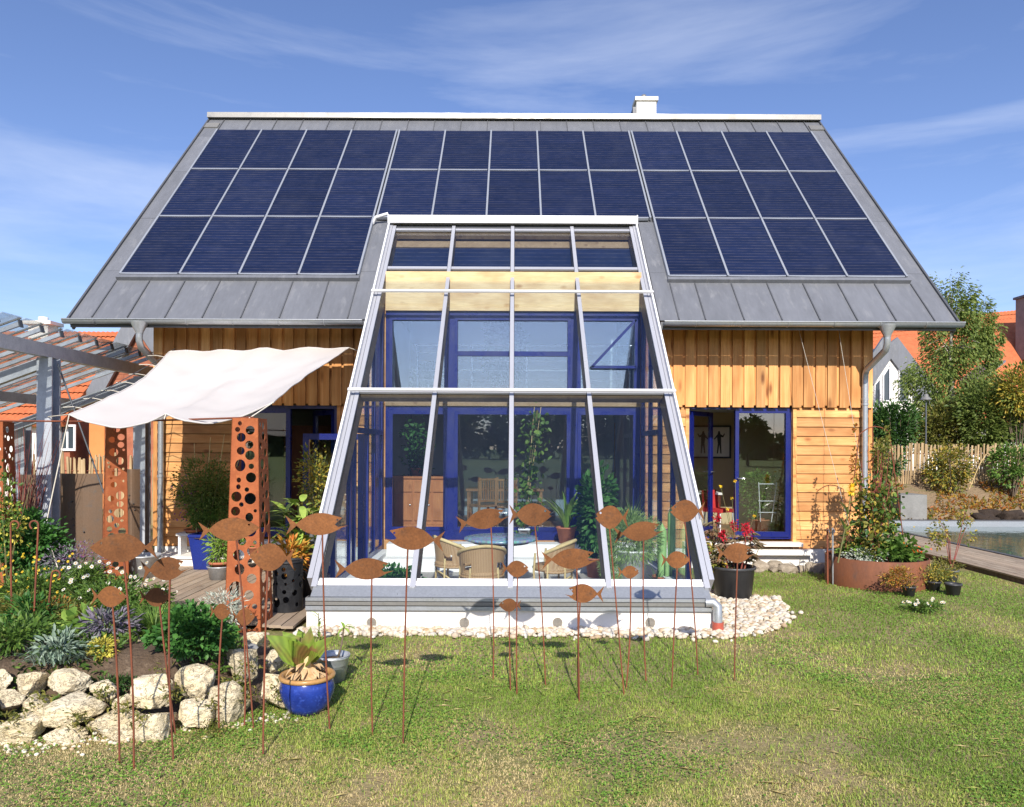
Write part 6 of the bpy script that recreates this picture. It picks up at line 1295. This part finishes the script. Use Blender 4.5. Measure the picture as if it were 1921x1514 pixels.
for k in range(5):
    a = k*1.3; b = p + Vector((0.14*math.cos(a), 0.12*math.sin(a), 0.36)); e = b + Vector((0.10*math.cos(a), 0.08*math.sin(a), 0.45+0.10*(k%3))); m = M(); m.tube([b, (b+e)/2+Vector((0.02,0,0)), e], [0.014,0.011,0.007], 6); m.build('stem', MT['redstem'], t)
    for j in range(15):
        f = 0.25+0.75*j/15; q = b*(1-f)+e*f; aa = random.uniform(0,2*PI); dd = Vector((math.cos(aa), math.sin(aa), random.uniform(-0.3,0.3))); palmate(q + dd*0.09, dd, Vector((dd.x*0.3,dd.y*0.3,1)), random.uniform(0.10,0.17), CAST, t)
    P, A = blob(70, e+Vector((0,0,0.05)), (0.05,0.05,0.09), 6, 0.5, 0.2); leaves('seed_head', MT['petalr'], t, P, A, 0.035, 0.03)
leafy(t, p+Vector((-0.18,0.05,0.62)), (0.22,0.2,0.26), 260, 'l_castor', 0.07, 0.03, 12, 0.4, 0.1); leafy(t, p+Vector((-0.26,-0.02,0.55)), (0.12,0.15,0.28), 160, 'l_yellow', 0.06, 0.03, 8, 0.4, 0.1)
sp = M(); fp = []
for (x, y) in ((1352,912),(1373,935),(1365,955),(1379,902),(1415,968)):
    q = W(x,y,p.y+random.uniform(-0.1,0.1)); sp.tube([p+Vector((random.uniform(-0.1,0.1),0,0.36)), (p+q)/2+Vector((0.03,0,0.25)), q], 0.0035, 5); fp.append(q)
sp.build('flower_stalk', MT['stem'], t)
for q in fp:
    d = rng.normal(size=(14,3)); d[:,1] *= 0.4; leaves('flower', MT['petaly'], t, np.repeat(np.array([tuple(q)]),14,0), d, 0.028, 0.018)
m = M(); q = p+Vector((0.24,-0.05,0.44)); m.tube([q, q+Vector((0.08,0,0.22)), q+Vector((0.03,0,0.38))], 0.006, 5); m.build('curled_stalk', MT['bamboo'], t)
# rubble strip under the right door
rs = empty('rubble_strip', (4.4, 12.1, 0), 'strip of rough pale rubble stones along the right house plinth', 'stones')
for k in range(46):
    x = random.uniform(3.5,5.35); y = random.uniform(11.95,12.36); s = random.uniform(0.05,0.12); rock((x,y,s*0.45),(s*1.1,s,s*0.8),900+k,2,9,0.12).build('stone', MT['rubble'], rs)
# corten planter
p = Gc(1643,1112,0.72); R0 = 0.705; t = empty('round_planter', p, 'wide round rusty steel planter full of climbing plants', 'planter')
m = M(); m.lathe([(R0,0.0),(R0,0.415),(R0-0.01,0.42),(R0-0.012,0.41),(R0-0.012,0.30)], 56, p); m.build('steel_ring', MT['rustplanter'], t); soilcap(t, p, R0-0.015, 0.37, 'darksoil')
leafy(t, p+Vector((0.05,0,0.48)), (0.62,0.58,0.14), 1500, 'l_mid', 0.07, 0.035, 30, 0.3, 0.1, name='low_foliage'); leafy(t, p+Vector((0.28,-0.22,0.55)), (0.36,0.3,0.18), 460, 'l_mid', 0.08, 0.06, 14, 0.36, 0.1, name='nasturtium'); leafy(t, p+Vector((-0.30,-0.25,0.45)), (0.36,0.25,0.09), 700, 'l_silver', 0.04, 0.012, 14, 0.4, 0.1, name='grey_foliage')
P, A = blob(26, p+Vector((0.42,-0.3,0.58)), (0.25,0.2,0.12), 8, 0.5, 0.2); leaves('red_flowers', MT['petalo'], t, P, A, 0.045, 0.04)
P, A = blob(14, p+Vector((0.2,-0.3,0.9)), (0.35,0.2,0.2), 8, 0.5, 0.2); leaves('yellow_flowers', MT['petaly'], t, P, A, 0.03, 0.025)
for k in range(13):
    a_ = random.uniform(0,2*PI); b0 = p + Vector((0.32*math.cos(a_), 0.30*math.sin(a_), 0.38)); hh = random.uniform(0.75,1.45); pt = [b0 + Vector((0.06*math.sin(q*2+k)-0.12*q/5*math.cos(a_), 0.06*math.cos(q*1.7+k)-0.1*q/5*math.sin(a_), hh*q/5)) for q in range(6)]
    m = M(); m.tube(pt, 0.005, 4); m.build('vine_stem', MT['redstem'], t); climb(t, pt, 130, 0.07, ('l_mid','l_dark','l_olive','l_mid','l_yellow')[k%5], 0.17).name = 'climber'
leafy(t, p+Vector((0.06,0,1.9)), (0.16,0.14,0.55), 420, 'l_olive', 0.05, 0.03, 16, 0.3, 0.1, name='climber_top')
leafy(t, p+Vector((-0.27,0.1,1.95)), (0.06,0.06,0.50), 110, 'l_autumn', 0.05, 0.035, 8, 0.3, 0.1, name='dry_climber')
stems(t, p+Vector((0,0,0.36)), p+Vector((0,0,1.9)), 12, 0.007, 'redstem', 0.22)
tr = empty('rod_trellis', p+Vector((0,0,0.36)), 'rusty rod obelisk with arched top standing in the planter', 'trellis')
D = p.y
for (bx, by, tx, ty) in ((1584,1030,1612,815),(1700,1010,1668,810),(1640,1020,1637,800)):
    m = M(); b = W(bx,by,D); b.z = 0.36; m.tube([b, W(tx,ty,D)], 0.008, 6); m.build('upright', MT['rustrod'], tr)
m = M(); a, b = W(1612,815,D), W(1668,810,D); m.tube([a] + [a*(1-u)+b*u + Vector((0,0,0.10*math.sin(PI*u))) for u in (0.15,0.3,0.5,0.7,0.85)] + [b], 0.008, 6); m.build('arch', MT['rustrod'], tr)
for i in range(3):
    c = W(1630,850+45*i,D-0.02); m = M(); m.tube([c + Vector((0.10*math.cos(x),0,0.13*math.sin(x))) for x in [-1.4+0.35*q for q in range(9)]], 0.006, 5); m.build('scroll', MT['rustrod'], tr)
for zz in (0.9,1.35): m = M(); m.tube([Vector((p.x-0.40+zz*0.1,D,zz)), Vector((p.x+0.40-zz*0.1,D,zz))], 0.006, 5); m.build('ring_rod', MT['rustrod'], tr)
t = empty('sunflower', W(1572,1035,D-0.35).xy.to_3d()+Vector((0,0,0.36)), 'single yellow sunflower leaning against the plank wall', 'flower'); b = wl(t); h = W(1598,918,D-0.3)
m = M(); m.tube([b, (b+h)/2+Vector((0.01,0,0)), h], [0.012,0.010,0.007], 6); m.build('stem', MT['stem'], t)
for i in range(18):
    a = 2*PI*i/18; d = Vector((math.cos(a),-0.25,math.sin(a))); leaf_strip(h + d*0.03, h + d*0.10, 0.035, 0.1, segs=3).build('petal', MT['petaly'], t)
m = M(); m.lathe([(0.0,0.02),(0.035,0.012),(0.042,0.0),(0.03,-0.015),(0,-0.015)], 14); o = m.build('eye', MT['flowereye'], t, local=True); o.location = h - b + Vector((0,-0.02,0)); o.rotation_euler = (PI/2*0.85,0,0)
for i, (x, y, tx, ty) in enumerate(((1594,945,1612,940),(1590,965,1570,938),(1588,985,1606,955),(1585,1000,1572,968),(1582,1000,1618,978),(1580,1010,1600,990))): leaf_strip(W(x,y,D-0.32), W(tx,ty,D-0.36), 0.07, 0.2).build('leaf', MT['l_bigleaf'], t)
for i, (x, lab) in enumerate(((1553,'left one of the two thin standpipes by the planter'),(1563,'right one of the two thin standpipes by the planter'))):
    b = G(x, 1068); b.y = 11.0; b.x = W(x,1040,11.0).x; q = empty('standpipe', (b.x,11.0,0), lab, 'pipe', 'water standpipes'); m = M(); m.tube([(b.x,11.0,0),(b.x-0.01,11.0,0.84)], 0.014, 8); m.build('pipe', MT['rustrod' if i == 0 else 'gutter'], q)
    m = M(); m.tube([(b.x-0.01,11.0,0.80),(b.x-0.01,10.95,0.82),(b.x-0.01,10.92,0.78)], 0.010, 6); m.build('tap', MT['steel'], q)
# black nursery pots
for i, (px, py, r, h, mat, lm, lab) in enumerate(((1705,1122,0.085,0.15,'blackplastic','l_autumn','black nursery pot with red-brown shrub, left one of the row'),(1752,1112,0.085,0.15,'blackplastic','l_yellow','black nursery pot in the middle of the row'),(1788,1120,0.10,0.17,'blackplastic',None,'empty-looking black pot at the right end of the row'),(1784,1096,0.10,0.20,'greyplastic','l_olive','grey pot with a tall thin twig plant behind the row'))):
    p = Gc(px,py,r); t = potplant('nursery_pot', lab, 'pot', p, r*0.75, r, h, mat, 'nursery pots beside the rusty planter')
    if lm and i < 2: leafy(t, p+Vector((-0.08 if i == 0 else 0,0,h+0.10)), (0.32,0.22,0.16), 900, lm, 0.03, 0.016, 18, 0.4, 0.1); stems(t, p+Vector((0,0,h-0.03)), p+Vector((0,0,h+0.2)), 8, 0.004, 'stem', 0.2)
    if i == 3:
        for k in range(5): e = p+Vector((random.uniform(-0.5,0.35),random.uniform(-0.2,0.2),random.uniform(0.7,1.05))); m = M(); m.tube([p+Vector((0,0,h-0.03)), (p+e)/2+Vector((0.04,0,0.25)), e], [0.007,0.005,0.003], 5); m.build('twig', MT['redstem'], t); leafy(t, e-Vector((0,0,0.1)), (0.16,0.12,0.2), 70, 'l_yellow', 0.045, 0.025, 8, 0.4, 0.1)
        leafy(t, p+Vector((-0.1,0,h+0.05)), (0.3,0.25,0.14), 500, 'l_olive', 0.035, 0.018, 14, 0.4, 0.1)
g = G(1735,1150); daisies('white_daisies', 'low white daisies growing in the lawn before the nursery pots', (g.x, g.y, 0.10), (0.24,0.20,0.07), 16, r=0.022, nl=420)
# ------------------------------------------------------------------ pool
pd = empty('pool_boardwalk', (8.3, 14, 0), 'pale wooden boardwalk along the pool edge', 'boardwalk')
x0, x1 = 7.58, 8.86
for k in range(9):
    a = x0 + (x1-x0)*k/9; M().box(a+0.004, a+(x1-x0)/9-0.004, 9.5, 19.2, 0.075, 0.10+random.uniform(-0.001,0.001)).build('plank', MT['deck'], pd, org=(a+0.07,14,0.1))
M().box(x0+0.02, x1-0.02, 9.52, 19.18, 0.0, 0.073).build('edge_beam', MT['bark'], pd)
pl = empty('swimming_pool', (12, 15, 0), 'swimming pool with dark rim and white far wall', 'pool')
M().box(8.87, 8.98, 9.4, 19.2, 0.0, 0.115).build('rim', MT['zincseam'], pl); M().box(8.98, 20, 19.1, 19.2, 0.0, 0.165).build('far_wall', MT['gutter'], pl); M().box(8.87, 20, 19.2, 19.42, 0.0, 0.18).build('rim', MT['zincseam'], pl)
wv = M(); wv.add([(8.98,9.4,0.03),(20,9.4,0.03),(20,19.1,0.03),(8.98,19.1,0.03)], [(0,1,2,3)]); tag(wv.build('water', MT['water'], None), 'calm blue-green pool water', None, kind='structure')
# bank behind the pool
V = []; T = []; nx, ny = 90, 40
def bankz(x, y): return (0.12 + 0.95*min(1,max(0,(y-19.5)/2.2))**0.9 + 0.10*noise.noise((x*0.8,y*0.8,2)) + 0.05*noise.noise((x*3,y*3,2)))
for j in range(ny+1):
    for i in range(nx+1):
        x = 6.8 + 24*i/nx; y = 19.4 + (30.0*(j/ny)**2.2); z = bankz(x, y)*min(1, max(0.0,(x-6.8)/0.9)); V.append((x, y, z))
for j in range(ny):
    for i in range(nx): b = j*(nx+1)+i; T.append((b, b+1, b+nx+2, b+nx+1))
tag(np_mesh('bank', V, T, MT['bank'], None, org=(12,22,0), smooth=True), 'dry earth bank rising behind the pool to the paling fence', None, kind='structure')
n = 9000; X = rng.uniform(7.5,18,n); Y = 19.5 + rng.random(n)*2.6; K = np.array([noise.noise((a*0.9,b*0.9,8)) > 0.0 for a, b in zip(X,Y)]); X, Y = X[K], Y[K]; Z = np.array([bankz(a,b) for a, b in zip(X,Y)]); A = rng.normal(size=(len(X),3)); A[:,2] = np.abs(A[:,2])+0.3
tag(leaves('bank_weeds', MT['l_autumn'], None, np.stack([X,Y,Z],1), A, 0.12*(0.4+rng.random(len(X))), 0.05), 'dry weeds and fallen leaves over the earth bank', None, kind='stuff')
p0, p1 = W(1688,928,19.6), W(1737,962,19.6); M().box(p0.x, p1.x, 19.55, 20.3, 0.10, p0.z).build('concrete_block', MT['concrete']); tag(bpy.data.objects['concrete_block'], 'grey concrete block set into the earth bank', 'block')
c = W(1880,968,19.8); m = M()
for k in range(7): q = rock((c.x+(k-3)*0.22+random.uniform(-0.1,0.1), 19.8+random.uniform(-0.1,0.15), 0.20), (0.34,0.28,0.10+0.11*math.exp(-((k-3)/1.6)**2)), 700+k, 3, 4, 0.30); m.add(q.v, q.f, True)
tag(m.build('soil_heap', MT['darksoil']), 'heap of dark loose soil at the pool edge', None, kind='stuff')
paling('paling_fence', 'rustic paling fence on the earth bank behind the pool', (W(1630,880,21.6).x,21.6,1.0), (W(2050,880,21.6).x,21.6,1.0), 1.0, 2.13, 104, 'rustic paling fences')
def shrub(name, label, px, py, D, rad, n, mat, L=0.12, Wd=0.06, group=None, base=1.0, clumps=40, kind='diamond'):
    c = W(px,py,D); t = empty(name, (c.x,D,base), label, 'shrub', group); leafy(t, c, rad, n, mat, L, Wd, clumps, 0.28, 0.25, kind); stems(t, (c.x,D,base), c+Vector((0,0,rad[2]*0.5)), 9, 0.02, 'bark', rad[0]*0.5); return t
shrub('yellow_shrub', 'yellowing shrub in front of the paling fence', 1783, 880, 20.9, (0.75,0.5,0.75), 2200, 'l_yellow', 0.09, 0.05, 'shrubs on the bank', 0.6)
shrub('green_shrub', 'green shrub before the fence at the right picture edge', 1900, 872, 20.8, (0.65,0.5,0.6), 1800, 'l_mid', 0.09, 0.05, 'shrubs on the bank', 0.6)
shrub('green_shrub', 'leafy shrub between the round planter and the fence', 1660, 868, 20.2, (0.5,0.4,0.55), 1200, 'l_dark', 0.09, 0.05, 'shrubs on the bank', 0.4)
m = M(); a = W(1818,918,20.3); m.tube([a, W(1838,870,20.3), W(1850,852,20.3)], 0.012, 5); tag(m.build('dry_stalk', MT['bamboo']), 'single dry leaning stalk before the fence', 'stalk')
shrub('hedge_bush', 'dark bush under the white gable', 1672, 808, 24.5, (1.0,0.9,1.0), 4200, 'l_dark', 0.13, 0.07, 'bushes behind the fence', 1.0, 60)
shrub('hedge_bush', 'dark bush right of the garden lamp', 1772, 812, 24.8, (1.2,0.9,1.05), 4200, 'l_olive', 0.13, 0.07, 'bushes behind the fence', 1.0, 60)
shrub('hedge_bush', 'dark bush at the right picture edge behind the fence', 1935, 810, 24.5, (1.4,0.9,1.1), 4200, 'l_dark', 0.13, 0.07, 'bushes behind the fence', 1.0, 60)
shrub('autumn_bush', 'bush with yellow spotted leaves below the tiled roof', 1850, 790, 23.8, (1.15,0.8,1.45), 5200, 'l_birch', 0.13, 0.07, 'bushes behind the fence', 1.0, 60)
shrub('cherry_bush', 'long-leaved bush reaching up at the right picture edge', 1912, 735, 23.2, (0.9,0.7,0.85), 3000, 'l_yellow', 0.13, 0.06, 'bushes behind the fence', 1.0, 60)
# birch
c = W(1786,655,27.0); t = empty('birch_tree', (c.x,27,1.0), 'tall feathery light green tree behind the right roof corner', 'tree')
m = M(); m.tube([(c.x+0.1,27,0.9),(c.x+0.05,27,2.6),(c.x-0.05,27,4.8),(c.x,27,7.6)], [0.16,0.13,0.08,0.02], 8)
for k in range(34):
    z = random.uniform(2.2,7.2); a = random.uniform(0,2*PI); L = random.uniform(0.7,1.6)*(1.25-0.10*z); m.tube([(c.x,27,z),(c.x+L*0.5*math.cos(a),27+L*0.5*math.sin(a),z+0.45),(c.x+L*math.cos(a),27+L*math.sin(a),z+0.25)], [0.03,0.018,0.006], 5)
m.build('trunk', MT['birchbark'], t)
P1_, A1_ = blob(11000, (c.x-0.05,27,4.3), (1.85,1.5,2.5), 120, 0.17, 0.2); P2_, A2_ = blob(6500, (c.x-0.1,27,6.5), (1.15,1.0,2.1), 70, 0.20, 0.15); P3_, A3_ = blob(3600, (c.x+1.1,27,6.1), (0.75,0.7,1.4), 36, 0.22, 0.15)
P = np.concatenate([P1_,P2_,P3_]); A = np.concatenate([A1_,A2_,A3_]); A[:,2] -= 0.9; leaves('crown', MT['l_birch'], t, P, A, 0.13*(0.6+0.7*rng.random(len(P))), 0.055)
# neighbour's white gabled house with a big tiled roof
nb = empty('white_gable_house', (W(1780,700,36).x,36,1.0), 'neighbouring white house with large orange tiled roof behind the trees', 'house')
a, b = W(1600,760,36), W(2150,740,36); top = W(1921,578,40); zt = top.z
tiled_roof(nb, (a.x-1.0,35.5,3.4), (b.x+2,35.5,3.4), (b.x+2,41,zt+0.5), (a.x-1.0,41,zt-1.1), 88, 24)
M().box(a.x-0.5, b.x+1.5, 36.2, 36.5, 0.9, 3.9).build('front_wall', MT['housewhite'], nb)
gl_, gr_, ap = W(1622,770,33), W(1770,770,33), W(1668,652,33)
gp = [(gl_.x-0.6,0.9),(gr_.x,0.9),(gr_.x,gr_.z-0.5),(ap.x,ap.z),(gl_.x-0.6,gl_.z+0.1)]; n = len(gp); m = M(); m.add([(x,33,z) for x, z in gp]+[(x,33.3,z) for x, z in gp], [tuple(range(n)), tuple(range(2*n-1,n-1,-1))]+[(i,(i+1)%n,(i+1)%n+n,i+n) for i in range(n)]); m.build('gable_wall', MT['housewhite'], nb)
m = M(); m.beam((gl_.x-1.0,32.9,gl_.z-0.15), (ap.x,32.9,ap.z+0.22), 0.8, 0.16, (0,1,0)); m.build('verge_board', MT['zinc'], nb); m = M(); m.beam((gr_.x+0.5,32.96,gr_.z-0.85), (ap.x,32.96,ap.z+0.20), 0.8, 0.16, (0,1,0)); m.build('verge_board', MT['zinc'], nb)
m = M(); m.hexa([(ap.x-0.1,33.3,ap.z-0.1),(ap.x,33.3,ap.z-0.1),(ap.x,39,ap.z-0.1),(ap.x-0.1,39,ap.z-0.1),(ap.x-0.1,33.3,ap.z+0.1),(ap.x,33.3,ap.z+0.1),(ap.x,39,ap.z+0.1),(ap.x-0.1,39,ap.z+0.1)]); m.build('ridge_board', MT['zinc'], nb)
def gpoly(pts, name='window'):
    m = M(); q = [W(x,y,32.98) for x, y in pts]; n = len(q); m.add([(v.x,32.96,v.z) for v in q]+[(v.x,32.999,v.z) for v in q], [tuple(range(n))]+[(i,(i+1)%n,(i+1)%n+n,i+n) for i in range(n)]); w_ = m.build(name, MT['darkpane'], nb)
    f = M()
    for u, v in zip(q, q[1:]+q[:1]): f.beam((u.x,32.95,u.z),(v.x,32.95,v.z),0.05,0.09,(0,1,0))
    f.build('window_frame', MT['whitealu'], w_)
gpoly([(1640,760),(1640,722),(1650,710),(1650,760)]); gpoly([(1656,752),(1656,705),(1668,686),(1668,752)]); gpoly([(1686,752),(1686,675),(1704,695),(1704,752)]); gpoly([(1712,752),(1712,706),(1735,730),(1735,752)])
q = W(1921,560,38.0); M().box(q.x-0.02, q.x+1.2, 37.6, 38.6, zt-3.0, q.z+0.05).build('chimney', MT['concrete'], nb); M().box(q.x-0.1, q.x+1.3, 37.5, 38.7, q.z+0.052, q.z+0.17).build('chimney_cap', MT['zincseam'], nb)
q = W(1862,690,35.4); m = M(); m.add([(q.x-0.6,35.2,q.z-0.5),(q.x+0.5,35.2,q.z+0.35),(q.x+0.5,37.2,q.z+0.35),(q.x-0.6,37.2,q.z-0.5),(q.x-0.6,35.2,q.z-0.6),(q.x+0.5,35.2,q.z+0.25),(q.x+0.5,37.2,q.z+0.25),(q.x-0.6,37.2,q.z-0.6)], [(0,1,2,3),(4,7,6,5),(0,4,5,1),(1,5,6,2),(2,6,7,3),(3,7,4,0)]); m.build('dormer_flap', MT['zinc'], nb)
p = W(1737,830,22.6); t = empty('garden_lamp', (p.x,22.6,0.95), 'slender garden lamp post behind the paling fence', 'lamp'); m = M(); tz = W(1737,750,22.6).z; m.tube([(p.x,22.6,0.9),(p.x,22.6,tz)], 0.022, 8); m.build('post', MT['darksteel'], t)
m = M(); m.lathe([(0.16,tz),(0.14,tz+0.04),(0.07,tz+0.09),(0.06,tz+0.16),(0.0,tz+0.19)], 16, (p.x,22.6,0)); m.build('lamp_shade', MT['ridge'], t)
# far-off wood mirrored in the panes, made tall where middle reflections should darken
Ps, As = [], []
for i in range(46):
    x = -150 + 6.8*i + random.uniform(-2,2); y = -120 + random.uniform(-12,12); h = random.uniform(2.6,4.4) if x > 27 else random.uniform(8,10); P, A = blob(1500, (x,y,h*0.5), (random.uniform(4,6.5),4,h*0.55), 20, 0.3, 0.3); Ps.append(P); As.append(A)
tag(leaves('distant_wood', MT['l_dark'], None, np.concatenate(Ps), np.concatenate(As), 1.1, 0.8), 'far-off wood across the meadow, part made tall to darken the middle panes', None, kind='stuff')
t = empty('meadow_tree', (27.5,-62,0), 'lone dark tree mirrored in the right garden door', 'tree'); m = M(); m.tube([(27.5,-62,0),(27.5,-62,3.4)], [0.2,0.1], 7); m.build('trunk', MT['bark'], t); P, A = blob(2600, (27.5,-62,3.6), (2.3,2.3,2.3), 50, 0.25, 0.3); leaves('crown', MT['l_dark'], t, P, A, 0.45, 0.3)

p = Vector((W(1425,1000,13.4).x, 13.4, 0.462)); t = potplant('trellis_shrub', 'bushy potted shrub on a white trellis behind the closed door pane', 'plant', p, 0.14, 0.19, 0.28, 'terra')
leafy(t, p+Vector((0,0,0.72)), (0.36,0.28,0.48), 1500, 'l_mid', 0.06, 0.03, 30, 0.3, 0.2); m = M()
for x in (-0.12,0.2): m.tube([p+Vector((x*0.6,-0.26,0.25)), p+Vector((x,-0.30,0.95))], 0.008, 5)
for z in (0.42,0.62,0.92): m.tube([p+Vector((-0.12,-0.29,z)), p+Vector((0.2,-0.29,z))], 0.008, 5)
m.build('trellis', MT['whitealu'], t)

for i, (ax, ay, bx, by, lab) in enumerate(((1497,612,1592,985,'thin plant wire running from the eave to the planter, left one'),(1572,612,1632,990,'thin plant wire running from the eave to the planter, right one'))):
    m = M(); m.tube([W(ax,ay,12.1), W(bx,by,11.0)], 0.0035, 4); tag(m.build('plant_wire', MT['rope']), lab, 'wire', 'plant wires from the eave')
# ------------------------------------------------------------------ gravel skirt
def gx1(y): return float(np.interp(y, [7.75,8.0,8.35,9.0,9.9,10.3], [2.1,2.55,3.05,3.40,3.40,2.9]))
def gravel_pts(n):
    out = []
    while len(out) < n:
        if random.random() < 0.32: x, y = random.uniform(-2.3,2.4), 8.13 - abs(random.gauss(0,0.14)); ok = y > 7.76 + 0.12*noise.noise((x*2,3,1)) - 0.10*(x > 1.2)
        else:
            x, y = random.uniform(2.2,3.6), random.uniform(7.7,10.3); ok = x < gx1(y) + 0.20*noise.noise((y*2,x*2,4)) + random.gauss(0,0.05)
        if ok: out.append((x,y))
    return out
V = []; T = []; RR = []; vs, fs = ICO[1]
for x, y in gravel_pts(5600):
    s = random.choice([0.010,0.013,0.016,0.02,0.025,0.032,0.045]); b = len(V); z = s*0.45 + random.uniform(0,0.02); a = random.uniform(0,PI); ca, sa = math.cos(a), math.sin(a); e = [random.uniform(0.75,1.3) for _ in range(3)]
    for v in vs:
        q = v*(1+0.22*noise.noise(v*1.7+Vector((x*30,y*30,0)))); X_, Y_ = q.x*e[0], q.y*e[1]; V.append((x+(X_*ca-Y_*sa)*s, y+(X_*sa+Y_*ca)*s, z+q.z*s*0.7*e[2]))
    T += [tuple(b+i for i in f) for f in fs]; RR += [random.random()]*len(vs)
tag(np_mesh('gravel', V, T, MT['gravelmat'], None, rnd=RR), 'white limestone gravel round the conservatory plinth', None, kind='stuff')
# ------------------------------------------------------------------ lawn: grass blades and clover, one mass each
def lawn_points(n, y0, y1):
    Y = y0 + (y1-y0)*rng.random(n); X = (rng.random(n)*2-1)*(Y*0.72 + 1.0)
    K = np.ones(n, bool)
    K &= ~((X > -2.35) & (X < 2.35) & (Y > 7.84 + 0.06*np.sin(X*5)))
    K &= ~((X > 2.2) & (X < np.interp(Y, [7.75,8.0,8.35,9.0,9.9,10.3], [2.1,2.55,3.05,3.40,3.40,2.9])) & (Y < 10.3))
    K &= ~((X > 7.5) & (Y > 9.3)); K &= Y < 12.2
    K &= ~((X < -2.2) & (Y > 7.6))
    pr = Gc(1643,1112,0.72); K &= (X-pr.x)**2 + (Y-pr.y)**2 > 0.70**2
    X, Y = X[K], Y[K]; B = np.array([not (x < -1.8 and in_poly(x, y, BED)) for x, y in zip(X,Y)]); return X[B], Y[B]
def field_noise(X, Y, s, o): return np.array([noise.noise((x*s, y*s, o)) for x, y in zip(X, Y)])
def make_grass(name, n, y0, y1, h, wd, label):
    X, Y = lawn_points(n, y0, y1); n = len(X)
    dry = field_noise(X,Y,0.55,1.3)*0.9 + field_noise(X,Y,1.7,4.2)*0.55 + field_noise(X,Y,5.0,7.7)*0.3 + np.interp(Y, [3.6,5.2,6.0,7.0,9,12], [0.46,0.34,0.0,-0.24,-0.34,-0.38]) + np.interp(X, [-3,-1.2,0,3,5], [0.22,0.08,-0.05,0.08,0.03])
    bare = field_noise(X,Y,0.9,9.1) + 0.5*field_noise(X,Y,3.0,2.1) + np.interp(Y,[3.6,5.2,6.2],[0.26,0.10,-0.5])
    K = rng.random(n) > np.clip((bare-0.28)*2.2, 0, 0.75); X, Y, dry = X[K], Y[K], dry[K]; n = len(X)
    c = np.clip(0.37 + dry*0.95 + rng.normal(size=n)*0.20, 0.02, 0.98)
    H = h*(0.45+0.9*rng.random(n))*np.where(c > 0.6, 0.75, 1.0)*(1+0.35*field_noise(X,Y,1.1,3.3)); a = rng.random(n)*2*PI; lean = 0.25+1.0*rng.random(n); lean = np.where(c > 0.6, lean+0.6, lean)
    d = np.stack([np.cos(a), np.sin(a), np.zeros(n)],1); s = np.stack([-np.sin(a), np.cos(a), np.zeros(n)],1); up = np.array([[0,0,1.0]])
    P = np.stack([X,Y,np.zeros(n)],1); w_ = (wd*(0.6+0.8*rng.random(n)))[:,None]; l = H[:,None]
    m1 = P + (d*np.sin(lean*0.5)[:,None] + up*np.cos(lean*0.5)[:,None])*l*0.5; tp = m1 + (d*np.sin(lean*1.3)[:,None] + up*np.maximum(0.02,np.cos(lean*1.3))[:,None])*l*0.5
    V = np.stack([P - s*w_/2, P + s*w_/2, m1 + s*w_*0.42, m1 - s*w_*0.42, tp],1).reshape(-1,3); i = np.arange(n)[:,None]*5
    T = np.concatenate([i+np.array([[0,1,2]]), i+np.array([[0,2,3]]), i+np.array([[3,2,4]])],0)
    return tag(np_mesh(name, V, T, MT['grass'], None, np.repeat(c,5)), label, None, kind='stuff')
make_grass('lawn_grass', 270000, 3.6, 6.4, 0.026, 0.0042, 'short half-dry grass of the lawn in the foreground')
make_grass('lawn_grass', 170000, 6.4, 12.2, 0.036, 0.0060, 'greener grass of the lawn nearer the house')
def make_clover(n, y0, y1, size, label):
    X, Y = lawn_points(n, y0, y1); n = len(X)
    f = field_noise(X,Y,0.8,5.5) + 0.6*field_noise(X,Y,2.6,6.6) + np.interp(Y,[3.6,5.0,6.0,6.6,8,12],[-0.10,0.0,0.32,0.20,0.0,-0.05]); K = rng.random(n) < np.clip(0.22+f*1.3, 0.04, 0.8); X, Y = X[K], Y[K]; n = len(X)
    Z = 0.008 + 0.018*rng.random(n); A = rng.normal(size=(n,3)); A[:,2] = 0.25*rng.normal(size=n)+0.15; nn = np.stack([rng.normal(size=n)*0.35, rng.normal(size=n)*0.35-0.25, np.ones(n)],1)
    V, T, r = leaf_arrays(np.stack([X,Y,Z],1), A, size*(0.6+0.8*rng.random(n)), size*0.8, nrm=nn, curl=0.12, kind='hex'); return tag(np_mesh('clover', V, T, MT['clover'], None, r), label, None, kind='stuff')
make_clover(110000, 3.6, 6.6, 0.0155, 'broad-leaved clover and weeds in the near lawn'); make_clover(80000, 6.4, 12.0, 0.020, 'broad-leaved clover and weeds near the house')
# straw and dry stalks lying on the near lawn
X, Y = lawn_points(520, 3.6, 6.2); n = len(X); A = rng.normal(size=(n,3)); A[:,2] = 0.08*rng.random(n); tag(leaves('dry_straw', MT['grass'], None, np.stack([X,Y,np.full(n,0.02)],1), A, 0.05+0.12*rng.random(n), 0.003, rnd=0.6+0.4*rng.random(n)), 'loose dry straw scattered on the lawn', None, kind='stuff')
